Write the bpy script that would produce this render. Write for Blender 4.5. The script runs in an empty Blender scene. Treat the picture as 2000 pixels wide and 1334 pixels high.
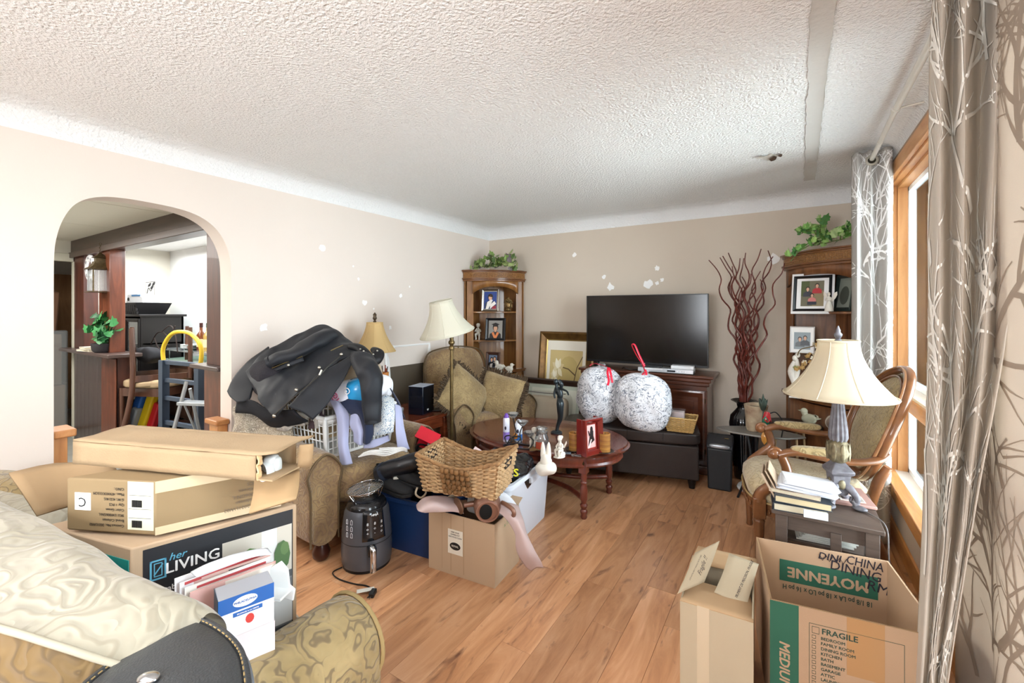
import bpy, math, random
from math import sin, cos, pi, radians as R, sqrt, atan2
from mathutils import Vector as V3, Matrix, Euler, noise

sc = bpy.context.scene
# ---------------------------------------------------------------- camera
cd = bpy.data.cameras.new('camera'); cam = bpy.data.objects.new('camera', cd)
sc.collection.objects.link(cam); sc.camera = cam
YAW = atan2(541, 858)
cam.location = (0, 0, 1.42); cam.rotation_euler = (pi/2, 0, YAW)
cd.lens = 858/2000*36; cd.sensor_width = 36; cd.shift_y = -59/2000; cd.clip_start = .02
# ---------------------------------------------------------------- world / light / exposure
w = bpy.data.worlds.new('world'); sc.world = w; w.use_nodes = True
bgn = w.node_tree.nodes['Background']
bgn.inputs[0].default_value = (.88, .94, 1, 1); bgn.inputs[1].default_value = 14
sc.view_settings.view_transform = 'Standard'; sc.view_settings.look = 'None'
sc.view_settings.gamma = 1; sc.view_settings.exposure = 0.60; sc.view_settings.use_curve_mapping = False

def area(name, loc, rot, sx, sy, power, col=(1, 1, 1), portal=False):
    l = bpy.data.lights.new(name, 'AREA'); l.shape = 'RECTANGLE'; l.size = sx; l.size_y = sy
    l.energy = power; l.color = col
    if portal: l.cycles.is_portal = True
    o = bpy.data.objects.new(name, l); o.location = loc; o.rotation_euler = rot
    sc.collection.objects.link(o); return o
area('window_portal_light', (.72, 1.95, 1.3), (0, R(90), 0), 1.9, 3.6, 1, portal=True)
area('front_portal_light', (-1.0, -1.75, 1.5), (R(90), 0, 0), 1.4, 1.1, 1, portal=True)
area('overhead_fill_light', (-1.2, -.4, 2.36), (0, 0, 0), 2.2, 1.4, 16, (.93, .97, 1))  # unseen fill added near the ceiling behind the camera
area('front_fill_light', (-1.0, -1.6, 1.5), (R(90), 0, 0), 1.4, 1.1, 9, (.97, .98, 1))  # soft frontal fill added at the window opening behind the camera
area('dining_fill_light', (-5.2, .6, 2.12), (0, 0, 0), 2.4, 1.0, 60, (1, .97, .92))  # unseen area light added to brighten the room past the arch
area('far_room_fill_light', (-5.2, 2.0, 2.12), (0, 0, 0), 2.6, .5, 36, (.93, .97, 1))  # added fill without a fixture, whitens the far dining wall

# ---------------------------------------------------------------- helpers
FW = (-sin(YAW), cos(YAW)); RT = (cos(YAW), sin(YAW))
def A(px, py, X=None, Y=None, Z=None, D=None):
    """world point that lies on a stated wall / height / depth"""
    u = (px-1000)/858; v = -(py-608)/858
    d = (u*RT[0]+FW[0], u*RT[1]+FW[1], v)
    t = X/d[0] if X is not None else Y/d[1] if Y is not None else (Z-1.42)/d[2] if Z is not None else D
    return V3((d[0]*t, d[1]*t, 1.42+d[2]*t))

def srgb(h):
    if isinstance(h, str):
        c = [int(h[i:i+2], 16)/255 for i in (0, 2, 4)]
    else: c = list(h)
    return tuple((x/12.92 if x < .04045 else ((x+.055)/1.055)**2.4) for x in c)+(1,)

_m = {}
def mat(name, col, rough=.6, metal=0, var=0, vs=8, bump=0, bs=60, col2=None, spec=.4, trans=0, sheen=0, emit=None, coat=0, stretch=(1, 1, 1), sub=0):
    if name in _m: return _m[name]
    m = bpy.data.materials.new(name); m.use_nodes = True; n = m.node_tree.nodes; L = m.node_tree.links
    p = n['Principled BSDF']; c = srgb(col)
    p.inputs['Base Color'].default_value = c; p.inputs['Roughness'].default_value = rough
    p.inputs['Metallic'].default_value = metal; p.inputs['Specular IOR Level'].default_value = spec
    p.inputs['Transmission Weight'].default_value = trans; p.inputs['Sheen Weight'].default_value = sheen
    p.inputs['Coat Weight'].default_value = coat
    if emit: p.inputs['Emission Color'].default_value = c; p.inputs['Emission Strength'].default_value = emit
    tc = n.new('ShaderNodeTexCoord'); mp = n.new('ShaderNodeMapping'); L.new(tc.outputs['Object'], mp.inputs[0])
    mp.inputs['Scale'].default_value = stretch
    if var or col2:
        t = n.new('ShaderNodeTexNoise'); t.inputs['Scale'].default_value = vs; t.inputs['Detail'].default_value = 6
        L.new(mp.outputs[0], t.inputs[0])
        r = n.new('ShaderNodeValToRGB'); L.new(t.outputs[0], r.inputs[0])
        a = c; b = srgb(col2) if col2 else tuple(min(1, x*(1-var)) for x in c[:3])+(1,)
        r.color_ramp.elements[0].position = .35; r.color_ramp.elements[1].position = .68
        r.color_ramp.elements[0].color = a; r.color_ramp.elements[1].color = b
        L.new(r.outputs[0], p.inputs['Base Color'])
    if bump:
        t = n.new('ShaderNodeTexNoise'); t.inputs['Scale'].default_value = bs; t.inputs['Detail'].default_value = 3
        L.new(mp.outputs[0], t.inputs[0]); b = n.new('ShaderNodeBump'); b.inputs['Strength'].default_value = min(1, bump)
        b.inputs['Distance'].default_value = .01*max(1, bump); L.new(t.outputs[0], b.inputs['Height']); L.new(b.outputs[0], p.inputs['Normal'])
    _m[name] = m; return m

def wood(name, c1, c2, c3=None, axis='Z', scale=1, rough=.4, coat=.1, rnd=False):
    if name in _m: return _m[name]
    m = bpy.data.materials.new(name); m.use_nodes = True; n = m.node_tree.nodes; L = m.node_tree.links
    p = n['Principled BSDF']; p.inputs['Roughness'].default_value = rough; p.inputs['Coat Weight'].default_value = coat
    tc = n.new('ShaderNodeTexCoord'); mp = n.new('ShaderNodeMapping'); L.new(tc.outputs['Object'], mp.inputs[0])
    s = [9*scale]*3; s['XYZ'.index(axis)] = 1.1*scale; mp.inputs['Scale'].default_value = s
    if rnd:
        oi = n.new('ShaderNodeObjectInfo'); mm = n.new('ShaderNodeVectorMath'); mm.operation = 'SCALE'
        mm.inputs[0].default_value = (37, 23, 11); L.new(oi.outputs['Random'], mm.inputs['Scale']); L.new(mm.outputs[0], mp.inputs['Location'])
    t = n.new('ShaderNodeTexNoise'); t.inputs['Scale'].default_value = 1.6; t.inputs['Detail'].default_value = 9; t.inputs['Distortion'].default_value = 1.2
    t.inputs['Roughness'].default_value = .62
    L.new(mp.outputs[0], t.inputs[0]); r = n.new('ShaderNodeValToRGB'); L.new(t.outputs[0], r.inputs[0])
    e = r.color_ramp.elements; e[0].position = .28; e[1].position = .72; e[0].color = srgb(c2); e[1].color = srgb(c1)
    if c3: k = r.color_ramp.elements.new(.5); k.color = srgb(c3)
    out = r.outputs[0]
    if rnd:
        hs = n.new('ShaderNodeHueSaturation'); mr = n.new('ShaderNodeMapRange'); L.new(oi.outputs['Random'], mr.inputs[0])
        mr.inputs['To Min'].default_value = .80; mr.inputs['To Max'].default_value = 1.16; L.new(mr.outputs[0], hs.inputs['Value']); L.new(out, hs.inputs['Color'])
        # dark knots and heart-wood streaks
        mp2 = n.new('ShaderNodeMapping'); L.new(tc.outputs['Object'], mp2.inputs[0]); L.new(mm.outputs[0], mp2.inputs['Location'])
        mp2.inputs['Scale'].default_value = (9, 2.6, 9)
        t2 = n.new('ShaderNodeTexNoise'); t2.inputs['Scale'].default_value = 1; t2.inputs['Detail'].default_value = 5; t2.inputs['Distortion'].default_value = 2.5
        L.new(mp2.outputs[0], t2.inputs[0]); r2 = n.new('ShaderNodeValToRGB'); L.new(t2.outputs[0], r2.inputs[0])
        r2.color_ramp.elements[0].position = .60; r2.color_ramp.elements[1].position = .78
        mx = n.new('ShaderNodeMix'); mx.data_type = 'RGBA'; L.new(r2.outputs[0], mx.inputs[0]); L.new(hs.outputs[0], mx.inputs[6]); mx.inputs[7].default_value = srgb('6e4632')
        out = mx.outputs[2]
    L.new(out, p.inputs['Base Color'])
    b = n.new('ShaderNodeBump'); b.inputs['Strength'].default_value = .12; b.inputs['Distance'].default_value = .004
    L.new(t.outputs[0], b.inputs['Height']); L.new(b.outputs[0], p.inputs['Normal'])
    _m[name] = m; return m

def brocade(name, c1, c2, c3, scale=9, rough=.85, thr=.5):
    """woven scroll pattern: distorted rings over a two-tone ground"""
    if name in _m: return _m[name]
    m = bpy.data.materials.new(name); m.use_nodes = True; n = m.node_tree.nodes; L = m.node_tree.links
    p = n['Principled BSDF']; p.inputs['Roughness'].default_value = rough; p.inputs['Sheen Weight'].default_value = .25
    tc = n.new('ShaderNodeTexCoord')
    v = n.new('ShaderNodeTexVoronoi'); v.inputs['Scale'].default_value = scale
    nz = n.new('ShaderNodeTexNoise'); nz.inputs['Scale'].default_value = scale*.9; nz.inputs['Detail'].default_value = 2
    L.new(tc.outputs['Object'], nz.inputs[0])
    ad = n.new('ShaderNodeVectorMath'); ad.operation = 'MULTIPLY_ADD'; ad.inputs[1].default_value = (1.9/scale,)*3
    L.new(nz.outputs['Color'], ad.inputs[0]); L.new(tc.outputs['Object'], ad.inputs[2]); L.new(ad.outputs[0], v.inputs[0])
    mt = n.new('ShaderNodeMath'); mt.operation = 'MULTIPLY'; mt.inputs[1].default_value = 22; L.new(v.outputs['Distance'], mt.inputs[0])
    sn = n.new('ShaderNodeMath'); sn.operation = 'SINE'; L.new(mt.outputs[0], sn.inputs[0])
    r = n.new('ShaderNodeValToRGB'); L.new(sn.outputs[0], r.inputs[0])
    e = r.color_ramp.elements; e[0].position = .45; e[1].position = .95; e[0].color = (0, 0, 0, 1); e[1].color = (1, 1, 1, 1)
    n2 = n.new('ShaderNodeTexNoise'); n2.inputs['Scale'].default_value = scale*.6; n2.inputs['Detail'].default_value = 4; L.new(tc.outputs['Object'], n2.inputs[0])
    r2 = n.new('ShaderNodeValToRGB'); L.new(n2.outputs[0], r2.inputs[0]); r2.color_ramp.elements[0].position = .4; r2.color_ramp.elements[1].position = .62
    r2.color_ramp.elements[0].color = srgb(c1); r2.color_ramp.elements[1].color = srgb(c2)
    mu = n.new('ShaderNodeMath'); mu.operation = 'MULTIPLY'; mu.inputs[1].default_value = thr; L.new(r.outputs[0], mu.inputs[0])
    mx = n.new('ShaderNodeMix'); mx.data_type = 'RGBA'; L.new(mu.outputs[0], mx.inputs[0]); L.new(r2.outputs[0], mx.inputs[6]); mx.inputs[7].default_value = srgb(c3)
    L.new(mx.outputs[2], p.inputs['Base Color'])
    b = n.new('ShaderNodeBump'); b.inputs['Strength'].default_value = .35; b.inputs['Distance'].default_value = .004
    L.new(sn.outputs[0], b.inputs['Height']); L.new(b.outputs[0], p.inputs['Normal'])
    _m[name] = m; return m

def painted():
    """flat print: each face carries its ink colour"""
    if '_p' in _m: return _m['_p']
    m = bpy.data.materials.new('printed_ink'); m.use_nodes = True; n = m.node_tree.nodes
    a = n.new('ShaderNodeAttribute'); a.attribute_name = 'ink'; m.node_tree.links.new(a.outputs['Color'], n['Principled BSDF'].inputs['Base Color'])
    n['Principled BSDF'].inputs['Roughness'].default_value = .35
    _m['_p'] = m; return m

def glass(name, tint=(1, 1, 1), gloss=.12, alpha=.9, rough=.02, film=False):
    if name in _m: return _m[name]
    m = bpy.data.materials.new(name); m.use_nodes = True; n = m.node_tree.nodes; L = m.node_tree.links; n.remove(n['Principled BSDF'])
    o = n['Material Output']; t = n.new('ShaderNodeBsdfTransparent'); t.inputs[0].default_value = (*tint, 1)
    g = n.new('ShaderNodeBsdfGlossy'); g.inputs['Roughness'].default_value = rough
    d = n.new('ShaderNodeBsdfDiffuse'); d.inputs[0].default_value = (.8, .85, .87, 1)
    fr = n.new('ShaderNodeFresnel'); fr.inputs[0].default_value = 1.45
    m1 = n.new('ShaderNodeMixShader'); m1.inputs[0].default_value = 1-alpha; L.new(t.outputs[0], m1.inputs[1]); L.new(d.outputs[0], m1.inputs[2])
    ma = n.new('ShaderNodeMath'); ma.operation = 'ADD'; ma.inputs[1].default_value = gloss-.04; L.new(fr.outputs[0], ma.inputs[0]); ma.use_clamp = True
    if film: ma.inputs[0].default_value = gloss; L.remove(ma.inputs[0].links[0]); ma.inputs[1].default_value = 0
    m2 = n.new('ShaderNodeMixShader'); L.new(ma.outputs[0], m2.inputs[0]); L.new(m1.outputs[0], m2.inputs[1]); L.new(g.outputs[0], m2.inputs[2])
    L.new(m2.outputs[0], o.inputs[0]); _m[name] = m; return m

def cloth(name, col, trans=.35, rough=.9, bump=.15, bs=300):
    """thin fabric that lets some light through"""
    if name in _m: return _m[name]
    m = mat(name, col, rough, bump=bump, bs=bs); n = m.node_tree.nodes; L = m.node_tree.links
    tr = n.new('ShaderNodeBsdfTranslucent'); tr.inputs[0].default_value = srgb(col)
    mx = n.new('ShaderNodeMixShader'); mx.inputs[0].default_value = trans
    L.new(n['Principled BSDF'].outputs[0], mx.inputs[1]); L.new(tr.outputs[0], mx.inputs[2]); L.new(mx.outputs[0], n['Material Output'].inputs[0])
    return m

# shapes: every shape is (verts, faces)
def join(*ss):
    V = []; F = []
    for s in ss:
        k = len(V); V += list(s[0]); F += [tuple(i+k for i in f) for f in s[1]]
    return V, F
def T(s, loc=(0, 0, 0), rot=(0, 0, 0), k=1):
    M = Matrix.Translation(loc) @ Euler([R(a) for a in rot]).to_matrix().to_4x4() @ Matrix.Diagonal((*(k if hasattr(k, '__len__') else (k, k, k)), 1))
    return [M @ V3(v) for v in s[0]], s[1]
def bx(cx, cy, cz, sx, sy, sz, rz=0, rx=0, ry=0, tp=1):
    V = []
    for z in (-1, 1):
        q = tp if z > 0 else 1
        for x, y in ((-1, -1), (1, -1), (1, 1), (-1, 1)): V.append((x*sx/2*q, y*sy/2*q, z*sz/2))
    F = [(3, 2, 1, 0), (4, 5, 6, 7), (0, 1, 5, 4), (1, 2, 6, 5), (2, 3, 7, 6), (3, 0, 4, 7)]
    return T((V, F), (cx, cy, cz), (rx, ry, rz))
def b2(x0, x1, y0, y1, z0, z1): return bx((x0+x1)/2, (y0+y1)/2, (z0+z1)/2, x1-x0, y1-y0, z1-z0)
def loft(rings, caps=True, closed=True):
    n = len(rings[0]); V = [v for r in rings for v in r]; F = []
    for i in range(len(rings)-1):
        for j in range(n if closed else n-1):
            a = i*n+j; b = i*n+(j+1) % n; F.append((a, b, b+n, a+n))
    if caps: F.append(tuple(range(n-1, -1, -1))); F.append(tuple(range(len(V)-n, len(V))))
    return V, F
def lathe(prof, n=20, c=(0, 0, 0), flute=0, nf=0, caps=True):
    rings = []
    for r, z in prof:
        rings.append([(c[0]+(r+flute*r*cos(nf*2*pi*j/n))*cos(2*pi*j/n), c[1]+(r+flute*r*cos(nf*2*pi*j/n))*sin(2*pi*j/n), c[2]+z) for j in range(n)])
    return loft(rings, caps)
def crom(p, n, closed=False):
    p = [V3(q) for q in p]; out = []; m = len(p)
    if m == 2: return [p[0].lerp(p[1], i/n) for i in range(n+1)]
    segs = m if closed else m-1
    for i in range(segs):
        g = (lambda k: p[k % m]) if closed else (lambda k: p[max(0, min(m-1, k))])
        a, b, c, d = g(i-1), g(i), g(i+1), g(i+2)
        for s in range(n):
            t = s/n; out.append(.5*((2*b)+(c-a)*t+(2*a-5*b+4*c-d)*t*t+(3*b-a-3*c+d)*t**3))
    if not closed: out.append(p[-1])
    return out
def tube(pts, r, n=8, sm=0, closed=False, flat=1):
    if sm: pts = crom(pts, sm, closed)
    pts = [V3(p) for p in pts]; m = len(pts); rings = []; up = V3((0, 0, 1)); prev = None
    for i in range(m):
        if closed: d = pts[(i+1) % m]-pts[i-1]
        else: d = pts[min(i+1, m-1)]-pts[max(i-1, 0)]
        if d.length < 1e-9: d = V3((0, 0, 1))
        d.normalize()
        if prev is None:
            x = d.cross(up)
            if x.length < .1: x = d.cross(V3((1, 0, 0)))
        else: x = prev-d*prev.dot(d)
        x.normalize(); prev = x; y = d.cross(x)
        rr = r[int(i*(len(r)-1)/max(1, m-1))] if hasattr(r, '__len__') else r
        if hasattr(r, '__len__'):
            f = i*(len(r)-1)/max(1, m-1); k = min(int(f), len(r)-2); rr = r[k]*(1-f+k)+r[k+1]*(f-k)
        rings.append([pts[i]+x*cos(2*pi*j/n)*rr+y*sin(2*pi*j/n)*rr*flat for j in range(n)])
    if closed: rings.append(rings[0]); return loft(rings, False)
    return loft(rings)
def grid(fn, nu, nv):
    V = [fn(i/nu, j/nv) for j in range(nv+1) for i in range(nu+1)]
    F = [(j*(nu+1)+i, j*(nu+1)+i+1, (j+1)*(nu+1)+i+1, (j+1)*(nu+1)+i) for j in range(nv) for i in range(nu)]
    return V, F
def sheet(rows, su=4, sv=4):
    """smooth surface through a grid of points"""
    a = [crom(r, su) for r in rows]; cols = list(zip(*a)); b = [crom(list(c), sv) for c in cols]
    nu = len(b); nv = len(b[0]); V = [b[i][j] for j in range(nv) for i in range(nu)]
    F = [(j*nu+i, j*nu+i+1, (j+1)*nu+i+1, (j+1)*nu+i) for j in range(nv-1) for i in range(nu-1)]
    return V, F
def ball(sx, sy, sz, p=2.0, n=8, c=(0, 0, 0)):
    """rounded block; p=2 ellipsoid, larger is boxier"""
    V = []; F = []; idx = {}
    for ax in range(3):
        for s in (-1, 1):
            for i in range(n+1):
                for j in range(n+1):
                    q = [0, 0, 0]; q[ax] = s; q[(ax+1) % 3] = -1+2*i/n; q[(ax+2) % 3] = -1+2*j/n
                    key = tuple(round(x, 5) for x in q)
                    if key not in idx:
                        idx[key] = len(V); q = [math.tan(x*pi/4) for x in q]; k = sum(abs(x)**p for x in q)**(1/p)
                        V.append((c[0]+q[0]/k*sx/2, c[1]+q[1]/k*sy/2, c[2]+q[2]/k*sz/2))
            for i in range(n):
                for j in range(n):
                    def g(i, j):
                        q = [0, 0, 0]; q[ax] = s; q[(ax+1) % 3] = -1+2*i/n; q[(ax+2) % 3] = -1+2*j/n
                        return idx[tuple(round(x, 5) for x in q)]
                    f = (g(i, j), g(i+1, j), g(i+1, j+1), g(i, j+1)); F.append(f if s > 0 else f[::-1])
    return V, F
def pillow(w, h, t, n=14, pw=2.6):
    def top(s):
        def f(u, v):
            x = u*2-1; y = v*2-1; e = max(0, (1-abs(x)**pw)*(1-abs(y)**pw))**.5
            pinch = 1-.05*(1-abs(x*y))*(max(abs(x), abs(y))**4)
            return (x*w/2*pinch, y*h/2*pinch, s*e*t/2)
        return f
    a = grid(top(1), n, n); b = grid(top(-1), n, n); return join(a, (b[0], [f[::-1] for f in b[1]]))
def prism(pts, d, plane='XZ', c=(0, 0, 0)):
    """extrude an outline by d, centred"""
    n = len(pts); V = []
    for s in (-.5, .5):
        for a, b in pts:
            q = (a, s*d, b) if plane == 'XZ' else (a, b, s*d) if plane == 'XY' else (s*d, a, b)
            V.append((q[0]+c[0], q[1]+c[1], q[2]+c[2]))
    return V, [tuple(range(n)), tuple(range(2*n-1, n-1, -1))]+[(i, i+n, (i+1) % n+n, (i+1) % n) for i in range(n)]
def wr(s, amp, f=6, seed=0, ax=None):
    """push points by smooth noise (folds, dents)"""
    V = []
    for v in s[0]:
        v = V3(v); q = noise.noise_vector(v*f+V3((seed, seed*1.7, 0)))*amp
        if ax is not None: q = V3(ax)*(q.x+q.y)
        V.append(v+q)
    return V, s[1]
def ring(r0, r1, z0, z1, n=32):
    return loft([[(r*cos(2*pi*j/n), r*sin(2*pi*j/n), z) for j in range(n)] for r, z in ((r0, z0), (r1, z0), (r1, z1), (r0, z1), (r0, z0))], False)

def ob(name, m, s, par=None, loc=None, rot=None, bev=0, seg=2, sub=0, solid=0, sm=40, label=None, cat=None, group=None, kind=None, off=0):
    me = bpy.data.meshes.new(name)
    if isinstance(s, bpy.types.Mesh): me = s
    else:
        me.from_pydata([tuple(v) for v in s[0]], [], [tuple(f) for f in s[1]]); me.update()
        import bmesh
        b = bmesh.new(); b.from_mesh(me); bmesh.ops.recalc_face_normals(b, faces=b.faces[:]); b.to_mesh(me); b.free()
        if sm: me.shade_smooth(); me.set_sharp_from_angle(angle=R(sm))
    if m is not None and not me.materials: me.materials.append(m)
    o = bpy.data.objects.new(name, me); sc.collection.objects.link(o)
    if par: o.parent = par
    if loc is not None: o.location = loc
    if rot is not None: o.rotation_euler = [R(a) for a in rot]
    if solid: md = o.modifiers.new('thickness', 'SOLIDIFY'); md.thickness = solid; md.offset = off
    if bev: md = o.modifiers.new('bevel', 'BEVEL'); md.width = bev; md.segments = seg; md.limit_method = 'ANGLE'; md.angle_limit = R(35)
    if sub: md = o.modifiers.new('subdivision', 'SUBSURF'); md.levels = sub; md.render_levels = sub
    tag(o, label, cat, group, kind); return o
def tag(o, label=None, cat=None, group=None, kind=None):
    for k, v in (('label', label), ('category', cat), ('group', group), ('kind', kind)):
        if v: o[k] = v
    return o
def thing(name, loc, label, cat, rz=0, group=None, rot=None):
    o = bpy.data.objects.new(name, None); sc.collection.objects.link(o); o.empty_display_size = .05
    o.location = loc; o.rotation_euler = [R(a) for a in rot] if rot else (0, 0, R(rz)); return tag(o, label, cat, group)
def tree(o, par=None):
    c = o.copy(); sc.collection.objects.link(c)
    if par: c.parent = par
    for ch in list(o.children):
        tree(ch, c)
    return c
def struct(name, m, s, par=None, **k):
    return ob(name, m, s, par, kind=None if par else 'structure', **k)

INKS = {}
def txt(s, size, m, par, loc, rot=(0, 0, 0), bold=0, al='CENTER', name='lettering', sx=1, shear=0):
    cu = bpy.data.curves.new(name, 'FONT'); cu.body = s; cu.size = size; cu.align_x = al; cu.align_y = 'CENTER'; cu.resolution_u = 2; cu.shear = shear
    o = bpy.data.objects.new(name, cu); sc.collection.objects.link(o); 
    dg = bpy.context.evaluated_depsgraph_get(); me = bpy.data.meshes.new_from_object(o.evaluated_get(dg))
    bpy.data.objects.remove(o); me.materials.clear()
    if bold > 0:
        vs = [v.co.copy() for v in me.vertices]; fs = [tuple(p.vertices) for p in me.polygons]; bpy.data.meshes.remove(me); b = bold*.55
        s_ = join(*[([v+V3((dx, dy, dz)) for v in vs], fs) for dx, dy, dz in ((-b, 0, 0), (b, 0, .00008), (0, b*.8, .00016), (0, -b*.8, .00024))])
        me = bpy.data.meshes.new(name); me.from_pydata([tuple(v) for v in s_[0]], [], s_[1])
    me.materials.append(m); me.name = name
    o = bpy.data.objects.new(name, me); sc.collection.objects.link(o); o.parent = par
    o.location = loc; o.rotation_euler = [R(a) for a in rot]; o.scale = (sx, 1, 1); return o
def pic(name, par, layers, loc=(0, 0, 0), rot=(0, 0, 0), dz=.0004):
    """flat print made of coloured outlines in the local XY plane, facing +Z"""
    V = []; F = []; C = []
    for k, (c, pts) in enumerate(layers):
        b = len(V); V += [(x, y, k*dz) for x, y in pts]; F.append(tuple(range(b, b+len(pts)))); C.append(srgb(c))
    me = bpy.data.meshes.new(name); me.from_pydata(V, [], F); a = me.color_attributes.new('ink', 'FLOAT_COLOR', 'CORNER')
    i = 0
    for p, c in zip(me.polygons, C):
        for _ in p.vertices: a.data[i].color = c; i += 1
    me.materials.append(painted()); return ob(name, None, me, par, loc, rot)
def re(x0, x1, y0, y1): return [(x0, y0), (x1, y0), (x1, y1), (x0, y1)]
def el(cx, cy, rx, ry, n=16): return [(cx+rx*cos(2*pi*i/n), cy+ry*sin(2*pi*i/n)) for i in range(n)]
def frame_s(w, h, t, d):
    """picture frame moulding in local XY (centre origin), facing +Z"""
    rr = []
    for o_, z in ((0, 0), (0, d), (t*.25, d*1.15), (t*.75, d*.7), (t, d*.55), (t, 0)):
        a, b = w/2-o_, h/2-o_; rr.append([(-a, -b, z), (a, -b, z), (a, b, z), (-a, b, z)])
    rr.append(rr[0]); return loft(rr, False)
random.seed(3)
# ================================================================ ROOM SHELL
XL, XR, YB, YF, ZC, ZV = -3.18, .56, 4.51, -1.7, 2.44, 2.306
wall_m = mat('wall_paint', 'e2d6cb', .75, var=.04, vs=1.2, bump=.05, bs=180)
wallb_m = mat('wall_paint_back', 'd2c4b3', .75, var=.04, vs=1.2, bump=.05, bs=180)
white_m = mat('white_trim_paint', 'e8e4dc', .5)
ceil_m = mat('popcorn_ceiling', 'f6f6f5', .95, bump=1.0, bs=75, var=.06, vs=70)
nt = ceil_m.node_tree.nodes
for q in nt:
    if q.type == 'BUMP': q.inputs['Distance'].default_value = .014; q.inputs['Strength'].default_value = 1
cove_m = mat('cove_plaster', 'ebebea', .95, bump=1, bs=60)
floor_m = wood('laminate', 'dcaa82', 'a9744f', 'c99369', axis='Y', rnd=True, rough=.34, coat=.12)

# floor: sub-floor with every plank on it
fl = struct('floor', mat('subfloor', '4a3222', .9), b2(XL-.2, XR+.05, YF, YB, -.06, -.008))
PW, PL = .142, 1.15; pm = {}
x = XL+.004; col = 0
while x < XR:
    wdt = min(PW, XR-x); y = YF+random.random()*-PL
    while y < YB:
        y0 = max(y, YF); y1 = min(y+PL, YB)
        if y1-y0 > .03:
            key = (round(wdt, 3), round(y1-y0, 3))
            if key not in pm:
                a, b = wdt/2-.0004, (y1-y0)/2-.0005
                pm[key] = loft([[(-a*k, -b*k2, z), (a*k, -b*k2, z), (a*k, b*k2, z), (-a*k, b*k2, z)] for k, k2, z in ((1, 1, -.008), (1, 1, -.0008), (.988, .9985, 0))])
                o = ob('plank', floor_m, pm[key], fl, (x+wdt/2, (y0+y1)/2, 0), sm=0); pm[key] = o.data
            else: o = ob('plank', floor_m, pm[key], fl, (x+wdt/2, (y0+y1)/2, 0))
        y += PL
    x += PW; col += 1

# left wall with its arched opening (thickness .15)
arch_px = [(105, 940), (105, 560), (106, 495), (112, 458), (124, 427), (143, 402), (168, 389), (200, 384.5), (240, 387), (290, 395), (350, 408), (390, 423), (420, 445), (440, 475), (450, 510), (452, 560), (452, 940)]
arch = [A(x_, y_, X=XL) for x_, y_ in arch_px]; arch = [(p.y, p.z) for p in arch]; arch[0] = (arch[1][0], 0); arch[-1] = (arch[-2][0], 0)
sm_arch = [(p.x, p.y) for p in crom([(a, b, 0) for a, b in arch[1:-1]], 4)]; sm_arch = [arch[0]]+sm_arch+[arch[-1]]
TH = .15
def wl():
    V = []; F = []; pts = [(YF, 0)]+sm_arch+[(YB+.15, 0)]; n = len(pts)
    for xx in (XL, XL-TH):
        for p in pts: V.append((xx, p[0], p[1]))
        for p in pts: V.append((xx, p[0], ZC))
    for i in range(n-1):
        if abs(pts[i][0]-pts[i+1][0]) > 1e-5: F.append((i, i+1, n+i+1, n+i)); F.append((2*n+i, 3*n+i, 3*n+i+1, 2*n+i+1))
        F.append((i, 2*n+i, 2*n+i+1, i+1))
    return V, F
struct('wall_left', wall_m, wl(), sm=30)
struct('wall_back', wallb_m, b2(XL-TH, XR+.3, YB, YB+.12, 0, 2.6))
# window wall: opening Y .25 .. 3.76, Z .40 .. 2.27
WY0, WY1, WZ0, WZ1 = .25, 3.77, .385, 2.25
struct('wall_right', wall_m, join(b2(XR, XR+.14, YF, WY0, 0, ZC), b2(XR, XR+.14, WY1, YB, 0, ZC), b2(XR, XR+.14, WY0, WY1, 0, WZ0), b2(XR, XR+.14, WY0, WY1, WZ1, ZC)))
# unseen wall behind the camera; its window is added to let in light
struct('wall_front', wall_m, join(b2(XL, -1.7, YF-.12, YF, 0, 2.6), b2(-.3, XR+.14, YF-.12, YF, 0, 2.6), b2(-1.7, -.3, YF-.12, YF, 0, .95), b2(-1.7, -.3, YF-.12, YF, 2.05, 2.6)))
w2 = struct('added_window', white_m, join(b2(-1.7, -.3, YF-.08, YF-.03, .95, 1.0), b2(-1.7, -.3, YF-.08, YF-.03, 2.0, 2.05), b2(-1.7, -1.65, YF-.08, YF-.03, .95, 2.05), b2(-.35, -.3, YF-.08, YF-.03, .95, 2.05), b2(-1.02, -.98, YF-.08, YF-.03, .95, 2.05)))
struct('ceiling', ceil_m, join(b2(XL-.02, XR+.1, YF, YB+.02, ZC, ZC+.05)))
rr = []
for k in range(9):
    a = k/8*pi/2; i_ = .134*(1-cos(a)); z = ZV+.134*sin(a)
    rr.append([(XL+i_, YF+i_, z), (XR-i_, YF+i_, z), (XR-i_, YB-i_, z), (XL+i_, YB-i_, z)])
struct('trim_1', cove_m, loft(rr, False))
# strip where the texture was scraped off and the hole beside it
st = []
random.seed(8)
for i in range(41):
    t = i/40; p = A(1583-2, 352, Z=ZC-.002).lerp(A(1612, -60, Z=ZC-.002), t); j = lambda: random.uniform(-.006, .006)
    st.append([(p.x-.034+j(), p.y, ZC-.004), (p.x-.028+j(), p.y, ZC-.0025), (p.x+.030+j()*.6, p.y, ZC-.0025), (p.x+.036+j()*.6, p.y, ZC-.004)])
V = [q for r in st for q in r]; F = [(i*4+k, i*4+k+1, i*4+k+5, i*4+k+4) for i in range(40) for k in range(3)]
ce = bpy.data.objects['ceiling']
struct('scraped_strip', mat('bare_plaster', 'd3d0cb', .8, bump=.3, bs=40), (V, F), ce)
hp = A(1500, 307, Z=ZC-.003)
def jag(c, r, n, z, s, e=1):
    random.seed(s); return [(c.x+r*random.uniform(.5, 1.2)*cos(2*pi*i/n), c.y+e*r*random.uniform(.5, 1.2)*sin(2*pi*i/n), z) for i in range(n)]
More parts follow.
